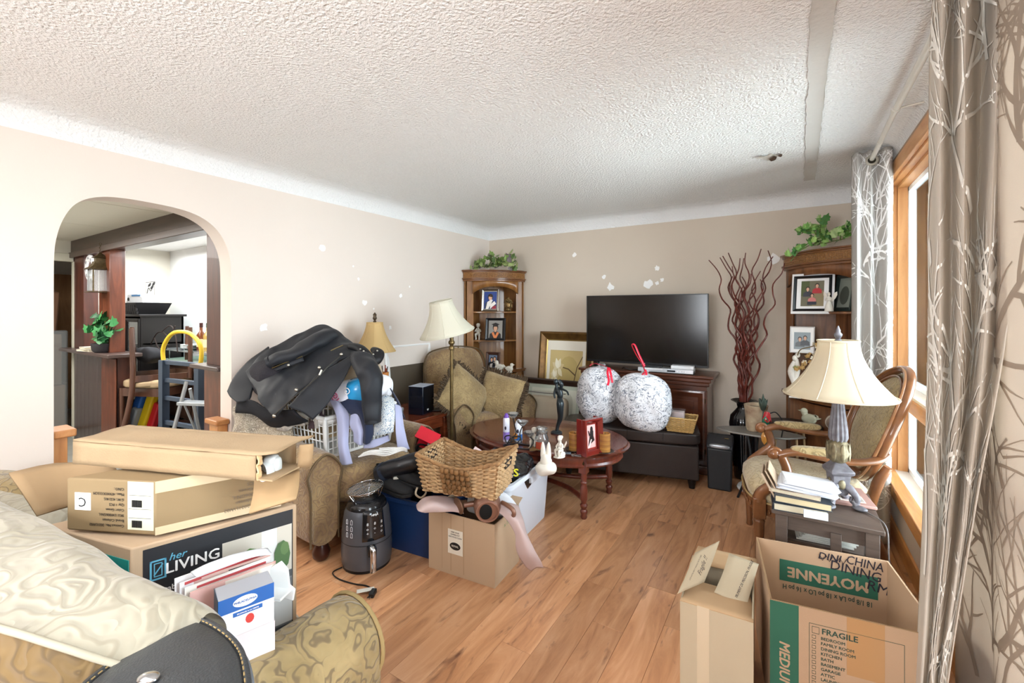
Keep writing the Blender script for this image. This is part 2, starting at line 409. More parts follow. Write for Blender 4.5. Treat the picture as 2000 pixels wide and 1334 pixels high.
struct('torn_patch', mat('torn_paper', 'cfc8be', .8), wr(join((jag(hp, .055, 14, ZC-.004, 2, 1.5), [tuple(range(14))]), (jag(hp+V3((-.03, -.05, 0)), .03, 10, ZC-.012, 5), [tuple(range(10))])), .01, 30), ce, sm=0)
struct('ceiling_hole', mat('hole_dark', '4d3a2a', .9), join((jag(hp+V3((.03, .03, 0)), .025, 9, ZC-.0105, 4, 2.2), [tuple(range(9))]), (jag(hp+V3((.07, -.02, 0)), .014, 8, ZC-.0105, 9, 3), [tuple(range(8))])), ce, sm=0)
# spackle dabs
sp_m = mat('spackle', 'f7f5f2', .8)
def dab(c, r, ax, s, par):
    c = c+(V3((.0006, 0, 0)) if ax == 'x' else V3((0, -.0006, 0)))
    random.seed(s); n = 11; V = []
    for i in range(n):
        k = r*random.uniform(.6, 1.15); a = 2*pi*i/n
        V.append((c.x, c.y+k*cos(a), c.z+k*sin(a)*1.1) if ax == 'x' else (c.x+k*cos(a), c.y, c.z+k*sin(a)*1.1))
    struct('spackle_dab', sp_m, (V, [tuple(range(n))]), par, sm=0)
wlft = bpy.data.objects['wall_left']; wbk = bpy.data.objects['wall_back']
for i, (x_, y_, r) in enumerate([(629, 484, .03), (515, 640, .03), (712, 591, .026), (762, 640, .02), (783, 577, .022), (700, 545, .012), (768, 678, .02), (800, 560, .012), (730, 603, .01), (690, 520, .01)]): dab(A(x_, y_, X=XL+.0015), r, 'x', i, wlft)
for i, (x_, y_, r) in enumerate([(1122, 498, .025), (1180, 541, .025), (1192, 560, .04), (1265, 556, .05), (1283, 524, .026), (1293, 547, .02), (1511, 505, .05), (1283, 553, .02)]): dab(A(x_, y_, Y=YB-.0015), r, 'y', i+20, wbk)
# baseboards
pine = wood('pine', 'dba36b', 'b87a45', 'cf935a', axis='Y', rough=.45)
pinez = wood('pine_upright', 'dba36b', 'b87a45', 'cf935a', axis='Z', rough=.45)
pinex = wood('pine_cross', 'c98d56', 'a86c3a', 'bb7f4b', axis='X', rough=.45)
bbp = [(0, 0), (.016, 0), (.016, .085), (.010, .1), (0, .105)]
def bboard(n, p0, p1, nrm, m):
    V = [];
    for p in (p0, p1):
        for a, b in bbp: V.append((p[0]+nrm[0]*a, p[1]+nrm[1]*a, b))
    k = len(bbp); struct(n, m, (V, [tuple(range(k)), tuple(range(2*k-1, k-1, -1))]+[(i, (i+1) % k, (i+1) % k+k, i+k) for i in range(k)]))
bboard('baseboard_back', (XL, YB), (XR, YB), (0, -1), pinex); bboard('baseboard_right', (XR, YF), (XR, YB), (-1, 0), pine)
bboard('baseboard_left', (XL, arch[-1][0]+.03), (XL, YB), (1, 0), pine); bboard('baseboard_left_near', (XL, YF), (XL, arch[0][0]-.03), (1, 0), pine)
# ---- window_1
wn = struct('window_1', pinez, join(b2(XR-.022, XR, WY1-.01, WY1+.085, WZ0-.02, WZ1+.1), b2(XR-.022, XR, WY0-.08, WY0+.01, WZ0-.02, WZ1+.1)), bev=.003)
struct('head_casing', pine, join(b2(XR-.026, XR, WY0-.08, WY1+.09, WZ1-.005, WZ1+.075)), wn, bev=.003)
struct('head_board', mat('raw_board', 'b59a84', .8, var=.2, vs=6), b2(XR-.012, XR, WY0-.08, WY1+.09, WZ1+.075, WZ1+.15), wn)
struct('jamb', pinez, join(b2(XR, XR+.035, WY1-.022, WY1, WZ0, WZ1), b2(XR+.035, XR+.09, WY1-.035, WY1, WZ0, WZ1), b2(XR, XR+.09, WY0, WY0+.03, WZ0, WZ1)), wn, bev=.002)
struct('head_jamb', pine, join(b2(XR, XR+.035, WY0, WY1, WZ1-.018, WZ1), b2(XR+.035, XR+.09, WY0, WY1, WZ1-.035, WZ1)), wn, bev=.002)
struct('stool', pine, join(b2(XR-.045, XR+.02, WY0-.1, WY1+.02, WZ0-.012, WZ0+.012)), wn, bev=.004)
struct('inner_sill', mat('pale_sill', 'e7ddd2', .5, var=.1), b2(XR+.02, XR+.09, WY0, WY1, WZ0-.012, WZ0+.006), wn)
struct('apron', pine, b2(XR-.02, XR, WY0-.06, WY1+.06, WZ0-.12, WZ0-.012), wn, bev=.003)
vin = mat('white_vinyl', 'eef0ef', .35)
zr = .905
struct('transom_bar', pine, join(b2(XR-.0, XR+.07, WY0, WY1, zr-.045, zr+.03)), wn, bev=.004)
struct('transom_sill', mat('pale_sill', 'e7ddd2'), b2(XR+.01, XR+.09, WY0, WY1, zr+.03, zr+.045), wn)
for nm, z0, z1 in (('upper_sash', zr+.045, WZ1-.035), ('lower_sash', WZ0+.006, zr-.045)):
    f = .03; X0, X1 = XR+.085, XR+.125
    fr = struct(nm, vin, join(b2(X0, X1, WY0+.03, WY1-.035, z0, z0+f), b2(X0, X1, WY0+.03, WY1-.035, z1-f, z1), b2(X0, X1, WY1-.035-f, WY1-.035, z0, z1), b2(X0, X1, WY0+.03, WY0+.03+f, z0, z1), b2(X0, X1, 1.95, 2.0, z0, z1)), wn, bev=.002)
    struct('pane', glass('window_glass', (.93, .97, .98), .05, .98), b2(X0+.018, X0+.022, WY0+.06, WY1-.06, z0+f, z1-f), fr)
# siding wall added beyond the glass to block the white sky there
struct('sky_block_wall', mat('outside_siding', '8f9da2', .8, var=.06, vs=2, stretch=(1, 1, .2)), join(*[b2(.72, 4.6, 5.1+(.012 if k % 2 else 0), 5.3, -.4+k*.2, -.4+k*.2+.195) for k in range(22)]))
struct('ground_outside', mat('bounce_ground', 'dddbd5', .95, var=.08, vs=3), b2(.75, 12, -9, 9, -.7, -.65))  # ground made pale to bounce skylight up to the ceiling

# ================================================================ THROUGH THE ARCH
YP = 1.60                                             # line of the half wall and its posts
dark = wood('dark_stained_wood', '5b2f20', '2d1710', '47241a', axis='Z', rough=.5)
darkx = wood('dark_stained_beam', '4c342a', '2c1d17', '3d2a22', axis='X', rough=.4)
off = mat('dining_paint', 'e9e9e6', .8, var=.05, vs=2)
struct('floor_dining', mat('grey_vinyl_floor', '8d8b84', .5, var=.15, vs=5), b2(-9, XL, -2.5, 4.6, -.05, -.002))
struct('wall_dining_back', off, b2(-9, XL-TH, 2.45, 2.55, 0, 2.4))
struct('wall_dining_left', mat('dining_cream', 'd9d4c6', .8), join(b2(-6.9, -6.78, 1.62, 2.45, 0, 2.4), b2(-6.9, -6.78, -2.5, 1.30-.62, 0, 2.4), b2(-6.9, -6.78, .68, 1.62, 2.03, 2.4)))
struct('wall_dining_front', off, b2(-9, XL-TH, -.9, -.8, 0, 2.4))
struct('wall_hall', mat('hall_wall', 'e0ddd6', .8), join(b2(-9, -8.9, -2.5, 3, 0, 2.4), b2(-9, -6.9, 2.3, 2.4, 0, 2.4)))
ct = struct('ceiling_dining', mat('ceiling_tile_gap', '6e6a60', .9), b2(-9, XL-TH, -2.5, 2.6, 2.215, 2.26))
tile = mat('ceiling_tile', 'd8d3c4', .9, bump=.1, bs=90); x = -9.0; tm = None
while x < XL-TH-.3:
    for k, y in enumerate((-1.1, -.18, .74)):
        w_ = min(1.2, XL-TH-x)
        o = ob('ceiling_tile', tile if not (k == 0) else mat('popcorn_tile', 'bfc3c4', .95, bump=1, bs=70), b2(0, w_-.008, 0, .912, 0, .012), ct, (x, y, 2.203)); 
    x += 1.2
struct('ceiling_far_room', mat('white_plank_ceiling', 'eceae6', .7, var=.1, vs=20, stretch=(.3, 6, 1)), b2(-6.8, XL-TH, YP+.08, 2.5, 2.19, 2.2))
struct('trim_2', darkx, join(b2(-6.78, XL-TH, YP-.08, YP+.08, 2.03, 2.203), b2(-6.78, XL-TH, YP-.10, YP-.08, 2.01, 2.07)), bev=.004)
# door opening on the far left
struct('door_1', mat('door_frame_paint', 'b9b6a6', .6), join(b2(-6.8, -6.74, 1.53, 1.62, 0, 2.06), b2(-6.8, -6.74, .6, .69, 0, 2.06), b2(-6.8, -6.74, .6, 1.66, 1.97, 2.06)), bev=.004)
# half wall: two runs with caps, posts
hw = thing('half_wall', (-6.0, YP, 0), 'dark wooden half wall with two posts left of the chairs behind the arch', 'partition')
xb0, xb1 = -6.62, -5.02
ob('panel', dark, b2(-.78, .53, -.05, .05, 0, .98), hw, bev=.002)
for k in range(7): ob('board', wood('dark_panel_board', '4a3a38', '2b201e', '3c2d2a', axis='Z', rough=.22), b2(-.76+k*.13, -.76+k*.13+.126, -.062, -.05, .0, .965), hw, bev=.002)
ob('cap', mat('cap_dark', '4a3c38', .3), b2(-.85, .68, -.16, .10, .98, 1.015), hw, bev=.006)
ob('post', dark, b2(-.76, -.42, -.06, .06, 1.015, 2.03), hw, bev=.003)
ob('post', wood('red_post_wood', '7a4228', '3f1f12', '5f3120', axis='Z', rough=.3), b2(.10, .40, -.07, .05, 1.015, 2.03), hw, bev=.003)
ob('post', wood('red_post_wood', '7a4228', '3f1f12'), b2(.17, .56, -.072, -.062, 0, .96), hw, bev=.003)
hw2 = thing('half_wall', (-3.60, YP, 0), 'dark wooden half wall end with tall post at the right edge of the arch', 'partition')
pX = lambda px: A(px, 700, Y=YP).x+3.60
ob('panel', wood('red_post_wood', '7a4228', '3f1f12'), b2(pX(413), .26, -.05, .06, 0, 1.0), hw2, bev=.003)
ob('cap', mat('cap_dark', '4a3c38', .3), b2(pX(405), .26, -.12, .12, 1.0, 1.03), hw2, bev=.005)
ob('post', dark, b2(pX(421), .26, -.06, .06, 1.03, 2.03), hw2, bev=.003)
# pine box posts at the two feet of the arch
for px0, lab in ((427, 'raw pine post cover at the right foot of the arch, beside the coat pile'), (108, 'raw pine post cover at the left foot of the arch')):
    o_ = thing('pine_casing', (XL-.13, (arch[-1][0]-.035) if px0 == 427 else arch[0][0]+.03, 0), lab, 'trim')
    ob('upright', pinez, b2(-.02, .09, -.035, .03, 0, .66 if px0 == 427 else .76), o_, bev=.003)
    ob('ledge', pinex, b2(-.045, .12, -.055 if px0 == 427 else -.03, .03 if px0 == 427 else .06, .66 if px0 == 427 else .76, .695 if px0 == 427 else .8), o_, bev=.008)
# ================================================================ CORNER CABINETS
cab1 = wood('cabinet_wood', 'a0703e', '6b4622', '875a2e', axis='Z', rough=.32, coat=.25)
cab2 = wood('cabinet_wood_dull', '96623c', '5d3820', '7b4e2e', axis='Z', rough=.35, coat=.2)
cabx = mat('cabinet_moulding', '7b4d28', .3, var=.3, vs=14, coat=.3)
carv = mat('carved_band', '9a6a38', .4, var=.45, vs=90)
def arcp(a, n=14, r0=.10):
    """front line of a corner cabinet: from one side edge to the other, bowed"""
    p0, p1 = V3((a, r0, 0)), V3((r0, a, 0)); o = []
    for i in range(n+1):
        t = i/n; p = p0.lerp(p1, t); b = .32*a*sin(pi*t)*.42; o.append((p.x+b*.707, p.y+b*.707))
    return o
def slab(a, z0, z1, o=0, r0=.10):
    return T(prism([(0, 0), (a+o, 0)]+arcp(a+o, r0=r0)+[(0, a+o)], z1-z0, 'XY'), (0, 0, (z0+z1)/2))
def cabinet(loc, rz, m, label, a=.50):
    t = thing('corner_cabinet', loc, label, 'cabinet', rz)
    ob('side_panel', m, b2(.0, a, 0, .018, .02, 1.80), t); ob('side_panel', m, b2(0, .018, 0, a, .02, 1.80), t)
    ob('face_stile', m, T(bx(0, 0, .9, .075, .02, 1.78), (a-.028, .066, 0), (0, 0, -52)), t, bev=.003)
    ob('face_stile', m, T(bx(0, 0, .9, .075, .02, 1.78), (.066, a-.028, 0), (0, 0, -38)), t, bev=.003)
    ob('back_board', m, T(bx(0, 0, .9, .30, .012, 1.76), (.12, .12, 0), (0, 0, -45)), t)
    for k in range(3): ob('back_plank', m, T(bx((k-1)*.095, 0, .9, .09, .006, 1.74), (.127, .127, 0), (0, 0, -45)), t)
    for z in (1.40, 1.07): ob('shelf', m, slab(a-.045, z, z+.018), t, bev=.004)
    ob('counter', cabx, join(slab(a, .715, .735, .02), slab(a, .735, .75, .035)), t, bev=.004)
    ob('door', m, T(loft([[(x, y, z) for x, y in arcp(a-.02)] for z in (.09, .70)], False, False), (0, 0, 0)), t, solid=.02)
    ob('base', cabx, slab(a, 0, .09, .012), t, bev=.006)
    # arched valance
    ap = arcp(a-.012, 18, .11); V = []; F = []
    for i, (x, y) in enumerate(ap):
        u = i/18*2-1; V += [(x, y, 1.675-.085*abs(u)**2.6*1.0+.03), (x, y, 1.80)]
    F = [(2*i, 2*i+2, 2*i+3, 2*i+1) for i in range(18)]
    ob('arched_valance', m, (V, F), t, solid=.02)
    ob('crown', cabx, join(slab(a, 1.765, 1.785, .02), slab(a, 1.785, 1.80, .035)), t, bev=.003)
    ob('carved_band', carv, slab(a, 1.80, 1.865, .015), t)
    k = []
    for i, (x, y) in enumerate(arcp(a+.015, 40)):
        for j in range(3): k.append(ball(.012, .012, .014, 2, 2, (x, y, 1.815+j*.016+(.008 if i % 2 else 0)*.0)))
    ob('carved_beads', carv, join(*k), t, kind='stuff')
    ob('top_moulding', cabx, join(slab(a, 1.865, 1.88, .03), slab(a, 1.88, 1.892, .045)), t, bev=.003)
    return t
CL = cabinet((XL+.012, YB-.02, 0), -90, cab1, 'brown corner cabinet with three shelves in the left far corner behind the recliner')
CR = cabinet((XR-.004, YB-.02, 0), 180, cab2, 'brown corner cabinet in the right far corner half hidden by the white curtain', a=.575)

# ---- framed photographs
def pframe(name, loc, rz, w, h, t, fm, layers, label, tilt=12, mat_c=None, cat='picture frame', d=.018, par_l='picture'):
    o = thing(name, loc, label, cat); o.rotation_euler = (0, 0, R(rz))
    M = lambda s: T(s, (0, 0, h/2*cos(R(tilt))), (90-tilt, 0, 0))
    ob('frame', fm, M(join(frame_s(w, h, t, d))), o, sm=0)
    ob('backing', mat('frame_backing', '3a3029', .8), M(bx(0, 0, .003, w*.98, h*.98, .005)), o)
    p = pic(par_l, o, layers); p.location = (0, 0, h/2*cos(R(tilt))); p.rotation_euler = (R(90-tilt), 0, 0)
    p.location += V3((0, -.007*cos(R(tilt)), .007*sin(R(tilt))))
    ob('strut', mat('frame_backing', '3a3029'), bx(0, .045+h*.07, h*.3, .03, .004, h*.62, rx=14), o)
    return o
def person(cx, cy, s, hair, cloth_, skin='d9a98a', extra=()):
    return [(cloth_, [(cx-.42*s, cy-.6*s), (cx+.42*s, cy-.6*s), (cx+.38*s, cy-.2*s), (cx+.12*s, cy-.02*s), (cx-.12*s, cy-.02*s), (cx-.38*s, cy-.2*s)]),
            (hair, el(cx, cy+.24*s, .19*s, .24*s)), (skin, el(cx, cy+.18*s, .13*s, .18*s)), (skin, re(cx-.06*s, cx+.06*s, cy-.06*s, cy+.06*s))]+list(extra)
black_fr = mat('black_frame', '17171a', .3); silver = mat('silver', 'c9c4ba', .25, 1); brown_fr = mat('brown_frame', '4b2f24', .35)
# positions on the shelves of the left cabinet
def shelfpt(px, z, Y): p = A(px, 600, Y=Y); return (p.x, Y, z)
g1 = [('1f3f86', re(-.075, .075, -.1, .1))]+person(0, .0, .16, '2a1a16', '22304f')+[('efe9e2', [(-.05, -.1), (-.02, -.1), (.03, -.0), (.015, .01), (-.035, -.02)]), ('efe9e2', [(.0, -.1), (.07, -.04), (.05, -.01), (.0, -.05)]), ('9c2733', [(.02, -.1), (.07, -.1), (.07, -.06), (.03, -.07)]), ('2a1a16', [(-.03, .05), (.03, .06), (.025, .035), (-.02, .045)])]
pframe('framed_photo', shelfpt(958, 1.419, 4.14), 20, .20, .255, .024, silver, [('c9c0ae', re(-.09, .09, -.115, .115))]+g1, 'silver frame with portrait of a dark haired graduate, top shelf of left cabinet', 8)
g2 = [('9a9690', re(-.08, .08, -.1, .1))]+person(0, -.02, .17, '33241c', '26262a')+[('e88a52', [(-.045, -.04), (-.02, -.03), (0, -.075), (.02, -.03), (.045, -.04), (.012, -.105), (-.012, -.105)]), ('16161a', [(-.05, .055), (0, .075), (.05, .055), (0, .04)]), ('16161a', re(-.03, .03, .03, .052))]
pframe('framed_photo', shelfpt(968, 1.089, 4.12), 18, .235, .255, .028, black_fr, g2, 'black frame with graduate in cap and orange hood, middle shelf of left cabinet', 8)
g3 = [('6e7c93', re(-.05, .05, -.07, .07))]+person(-.015, .0, .1, '1d1513', '1b1b20')+person(.022, .01, .1, '2a1d18', '20242c')+[('f0ece6', [(-.035, -.07), (-.005, -.07), (.0, -.02), (-.03, -.03)])]
pframe('framed_photo', shelfpt(963, .752, 4.07), 12, .165, .21, .028, brown_fr, g3, 'small brown frame with a couple photo, lowest shelf of left cabinet', 8)

# ---- figurines (smooth sculpted forms)
stone = mat('pale_resin', 'd9d2c4', .6, var=.15, vs=40); ivory = mat('ivory_resin', 'ece6da', .5, var=.08, vs=30)
def seated(name, loc, rz, h, m, label, wings=True, rock=True, leg_down=False, arms=0):
    o = thing(name, loc, label, 'figurine', rz); k = h
    body = [ball(.22*k, .2*k, .34*k, 2.3, 6, (0, .02*k, .44*k)), ball(.24*k, .23*k, .17*k, 2.2, 6, (0, .03*k, .3*k)), tube([(0, 0.02*k, .58*k), (0, .0, .68*k)], .05*k, 8)]
    for s in (-1, 1):
        body.append(tube([(s*.07*k, 0, .3*k), (s*.11*k, -.17*k, .3*k), (s*.09*k, -.17*k, .06*k), (s*.1*k, -.23*k, .03*k)] if not (leg_down and s > 0) else [(s*.07*k, 0, .3*k), (s*.1*k, -.18*k, .28*k), (s*.09*k, -.2*k, -.05*k), (s*.09*k, -.24*k, -.12*k)], [.075*k, .06*k, .045*k, .04*k, .03*k], 8, 4))
        if arms == 0: body.append(tube([(s*.1*k, .02*k, .56*k), (s*.17*k, -.05*k, .42*k), (s*.05*k, -.15*k, .42*k)], [.045*k, .04*k, .03*k], 8, 4))
        else: body.append(tube([(s*.1*k, .02*k, .56*k), (s*.16*k, -.1*k, .46*k), (s*.04*k, -.13*k, .64*k)], [.045*k, .04*k, .03*k], 8, 4))
    ob('body', m, join(*body), o, sm=60)
    ob('head', m, join(ball(.19*k, .2*k, .22*k, 2, 8, (0, -.02*k, .78*k)), ball(.03*k, .04*k, .035*k, 2, 3, (0, -.125*k, .77*k)), ball(.035*k, .03*k, .05*k, 2, 3, (.095*k, 0, .77*k)), ball(.035*k, .03*k, .05*k, 2, 3, (-.095*k, 0, .77*k)), ball(.02*k, .01*k, .012*k, 2, 2, (.035*k, -.115*k, .8*k)), ball(.02*k, .01*k, .012*k, 2, 2, (-.035*k, -.115*k, .8*k))), o, sm=60)
    ob('hair', m, wr(ball(.22*k, .21*k, .17*k, 2, 10, (0, .015*k, .84*k)), .03*k, 14/k*.5), o, sm=60)
    if wings:
        for s in (-1, 1):
            w_ = prism([(0, .42*k), (s*.1*k, .5*k), (s*.24*k, .72*k), (s*.26*k, .62*k), (s*.2*k, .5*k), (s*.12*k, .38*k)], .03*k, 'XZ', (0, .13*k, 0)); ob('wing', m, w_, o, bev=.006*k*4)
    if rock: ob('rock', m, wr(join(ball(.34*k, .32*k, .26*k, 2.4, 8, (0, .06*k, .12*k)), ball(.42*k, .46*k, .07*k, 3, 6, (0, -.05*k, .03*k))), .025*k, 16), o, sm=60)
    return o
p = shelfpt(934, 1.089, 4.13); seated('seated_child_figurine', p, 25, .21, stone, 'pale seated child figurine with one leg dangling, left on middle shelf of left cabinet', False, False, True, 1)
# gilt buddha head on top shelf
def buddha(loc, rz, k, m, label):
    o = thing('head_sculpture', loc, label, 'sculpture', rz)
    ob('face', m, join(ball(.5*k, .48*k, .62*k, 2.3, 10, (0, 0, .42*k)), ball(.09*k, .12*k, .18*k, 2, 5, (0, -.25*k, .42*k)), ball(.2*k, .06*k, .06*k, 2, 5, (0, -.22*k, .27*k)), ball(.07*k, .1*k, .3*k, 2.4, 4, (.27*k, .02*k, .36*k)), ball(.07*k, .1*k, .3*k, 2.4, 4, (-.27*k, .02*k, .36*k))), o, sm=60)
    ob('neck', m, lathe([(.2*k, 0), (.22*k, .03*k), (.16*k, .1*k), (.17*k, .2*k)], 14), o)
    c = []
    for i in range(6):
        for j in range(12):
            a = j*pi/6+i*.25; e = .25+i*.24; c.append(ball(.09*k, .09*k, .09*k, 2, 3, (.27*k*cos(e)*cos(a), .27*k*cos(e)*sin(a)+.03*k, .52*k+.3*k*sin(e))))
    ob('curled_hair', m, join(*c, ball(.2*k, .2*k, .2*k, 2, 6, (0, .03*k, .86*k))), o, kind='stuff', sm=60)
    return o
buddha(shelfpt(992, 1.419, 4.17), 10, .17, mat('aged_gold', '8a6f47', .35, .8, var=.5, vs=30), 'bronze head sculpture beside the blue portrait on the top shelf of left cabinet')
def bird(loc, rz, k, m, label, holes=False):
    o = thing('bird_figurine', loc, label, 'figurine', rz)
    ob('body', m, join(ball(.62*k, .46*k, .50*k, 2.1, 8, (0, 0, .32*k)), ball(.30*k, .28*k, .30*k, 2, 8, (.20*k, 0, .66*k)), tube([(.14*k, 0, .45*k), (.2*k, 0, .62*k)], .13*k, 10), tube([(-.2*k, 0, .34*k), (-.48*k, 0, .42*k)], [.16*k, .04*k], 10, flat=.5)), o, sm=60)
    ob('beak', m, loft([[(x, r*cos(a), .66*k+r*sin(a)) for a in [2*pi*j/8 for j in range(8)]] for x, r in ((.33*k, .05*k), (.46*k, .006*k))]), o, sm=60)
    ob('base', m, lathe([(.22*k, 0), (.25*k, .02*k), (.18*k, .12*k)], 12), o)
    for s in (-1, 1): ob('wing', m, T(ball(.55*k, .06*k, .3*k, 2.2, 6), (-.06*k, s*.21*k, .36*k), (s*-14, 12, 0)), o, sm=60)
    if holes:
        h = []
        for i in range(3):
            for j in range(4): h.append(ball(.09*k, .05*k, .09*k, 2, 3, ((-.2+j*.12)*k, -.235*k+abs(j-1.5)*.03*k, (.24+i*.11)*k)))
        ob('cut_hole', mat('hole_shadow', '2d2a20', .9), join(*h), o, kind='stuff', sm=60)
    return o
bird(shelfpt(975, .752, 4.0), 190, .16, stone, 'speckled stone bird figurine with raised tail, in front of the small couple photo')
bird(shelfpt(995, .752, 4.03), 20, .13, stone, 'plump pale bird figurine, right on the lowest shelf of left cabinet')

# ---- right cabinet contents
fam = [('f2f0ef', re(-.14, .14, -.16, .16)), ('6f6a52', re(-.075, .075, -.1, .1)), ('4e5a2c', re(-.075, -.02, -.02, .1)), ('93835e', re(-.0, .075, -.1, .02))]+person(.03, .045, .075, '2a1c14', 'b8202a')+person(-.03, .02, .075, '2a1c14', '3a3b45')+person(.0, -.03, .065, '2a1c14', 'd77f7a')+[('2a2f3c', re(-.03, .03, -.09, -.065))]
pframe('framed_photo', A(1587, 604, Z=1.419).to_tuple()[:2]+(1.419,) if False else (A(1587, 600, Y=4.13).x, 4.13, 1.419), -14, .25, .28, .02, black_fr, fam, 'black frame with white mat and a family photo on top shelf of right cabinet', 10)
pframe('framed_photo', (A(1652, 600, Y=4.10).x, 4.10, 1.419), -62, .2, .28, .03, mat('dark_green_frame', '27302c', .3), [('8d9489', re(-.09, .09, -.12, .12)), ('4a5148', el(0, -.02, .05, .07))], 'dark frame turned sideways beside the winged figure on top shelf of right cabinet', 8)
def angel(loc, rz, h, m, label, wings=True):
    o = thing('angel_figurine', loc, label, 'figurine', rz)
    ob('dress', m, lathe([(.17*h, 0), (.19*h, .02*h), (.16*h, .25*h), (.1*h, .48*h), (.085*h, .55*h), (.11*h, .68*h), (.09*h, .74*h), (.035*h, .78*h), (.03*h, .82*h)], 18, flute=.03, nf=9), o, sm=60)
    ob('head', m, ball(.14*h, .15*h, .18*h, 2, 6, (0, 0, .9*h)), o, sm=60)
    ob('arm', m, tube([(-.1*h, 0, .7*h), (-.13*h, -.07*h, .58*h), (0, -.13*h, .58*h), (.13*h, -.07*h, .58*h), (.1*h, 0, .7*h)], .03*h, 8, 4), o, sm=60)
    if wings:
        for s in (-1, 1): ob('wing', m, T(prism([(0, .5*h), (s*.1*h, .68*h), (s*.2*h, .95*h), (s*.33*h, 1.02*h), (s*.34*h, .85*h), (s*.26*h, .68*h), (s*.14*h, .52*h), (s*.04*h, .44*h)], .02*h, 'XZ', (0, .09*h, 0)), (0, 0, 0), (0, 0, s*8)), o, bev=.006)
    return o
angel((A(1619, 600, Y=4.03).x, 4.03, 1.419), -30, .145, ivory, 'small ivory winged figure beside the family photo on right cabinet')
wed = [('f4f3f0', re(-.08, .08, -.1, .1)), ('8d9aa0', re(-.055, .055, -.075, .06))]+person(-.015, -.01, .075, '3b3733', '5d6468')+person(.02, 0, .075, '3b3733', '3a4045')
pframe('framed_photo', (A(1567, 660, Y=4.17).x, 4.17, 1.089), -10, .165, .21, .008, mat('white_frame', 'f1efec', .4), wed, 'white frame with a faded photo of two people on middle shelf of right cabinet', 8)
# dried flower posy and slim couple statue, lantern
rnd = random.Random(4)
po = thing('flower_garland', (A(1605, 680, Y=4.12).x, 4.12, 1.089), 'dried garland of tan and olive flowers on middle shelf behind the cream lampshade', 'flowers')
ob('stem', mat('dry_stem', '6f5a38', .8), tube([(-.16, 0, -.14), (-.15, -.1, .02), (-.08, -.1, .06), (0, -.1, .08), (.1, -.08, .07), (.2, -.03, .05)], .004, 6, 6), po)
fm_ = [mat('dry_petal_tan', 'b58e56', .8), mat('dry_petal_olive', '8a8450', .8), mat('dry_petal_cream', 'd9cdb4', .8)]
me_ = None
for i in range(44):
    t = rnd.random(); x = -.17+.36*t; z = -.12+.34*t if t < .35 else .03+.06*sin(t*6)
    s = join(*[T(ball(.016, .006, .022, 2, 2), (cos(a)*.008, 0, sin(a)*.008), (0, -R(1)*0-math.degrees(a)+90, 0)) for a in [k*2*pi/5 for k in range(5)]])
    ob('flower', fm_[rnd.choice([0, 0, 1, 2])], s, po, (x+rnd.uniform(-.02, .02), -.1+rnd.uniform(-.03, .03), z+rnd.uniform(-.015, .03)), (rnd.uniform(-40, 40), rnd.uniform(-60, 60), rnd.uniform(-60, 60)), sm=60)
cp = thing('couple_statue', (A(1549, 760, Y=4.05).x, 4.05, .752), 'slim cream statue of two entwined figures on the counter of right cabinet', 'figurine')
ob('figure', ivory, tube([(0, 0, 0), (.01, 0, .1), (-.012, 0, .2), (.012, 0, .28)], [.028, .02, .026, .016], 10, 5), cp, sm=60)
ob('figure', ivory, tube([(.03, .01, 0), (.018, 0, .12), (.03, 0, .22), (.022, 0, .30)], [.02, .016, .018, .012], 10, 5), cp, sm=60)
ob('head', ivory, join(ball(.036, .036, .046, 2, 6, (.012, 0, .305)), ball(.034, .034, .042, 2, 6, (.03, .0, .33))), cp, sm=60); ob('base', ivory, bx(.012, 0, .005, .08, .06, .012), cp, bev=.003)

# ---- ivy on top of the cabinets: each leaf is a leaf
def leafmesh(L, W, lob=True):
    o = [(0, 0), (.22, .06), (.46, .0+.2), (.34, .42), (.36, .62), (.14, .7), (0, 1), (-.14, .7), (-.36, .62), (-.34, .42), (-.46, .2), (-.22, .06)] if lob else [(0, 0), (.25, .15), (.42, .42), (.3, .75), (0, 1), (-.3, .75), (-.42, .42), (-.25, .15)]
    n = len(o); V = [(x*W, y*L, .10*L*(1-abs(x)*4)*.5-.25*L*y*y*.4) for x, y in o]+[(0, .45*L, .03*L)]
    return V, [(i, (i+1) % n, n) for i in range(n)]
def ivy(name, loc, label, strands, cols, n, L, seed, spread, pot=None):
    t = thing(name, loc, label, 'plant'); q = random.Random(seed)
    if pot: ob('pot', pot[0], pot[1], t)
    ms = [mat('leaf_'+c, c, .5, var=.25, vs=25) for c in cols]; first = [ob('leaf', m, leafmesh(L, L*.95), t, (0, 0, 0), sm=0) for m in ms]; me = [f.data for f in first]
    st_ = []
    for s in strands: st_.append(tube(s, .003, 5, 5))
    ob('stem', mat('ivy_stem', '5f6b35', .7), join(*st_), t, kind='stuff')
    P = [crom(s, 8) for s in strands]
    for i in range(n):
        s = P[q.randrange(len(P))] if i >= len(P)*2 else P[i % len(P)]; c = s[int(q.random()**.7*(len(s)-1))]
        k = q.randrange(len(me))
        o_ = first[i] if i < len(first) else bpy.data.objects.new('leaf', me[k])
        if i >= len(first): sc.collection.objects.link(o_); o_.parent = t
        o_.location = c+V3((q.uniform(-spread, spread), q.uniform(-spread, spread), q.uniform(-spread*.6, spread)))
        o_.rotation_euler = (R(q.uniform(15, 100)), R(q.uniform(-40, 40)), R(q.uniform(-75, 75)))
        s_ = q.uniform(.7, 1.25); o_.scale = (s_, s_, s_)
    return t
c0 = A(965, 535, Y=4.17)
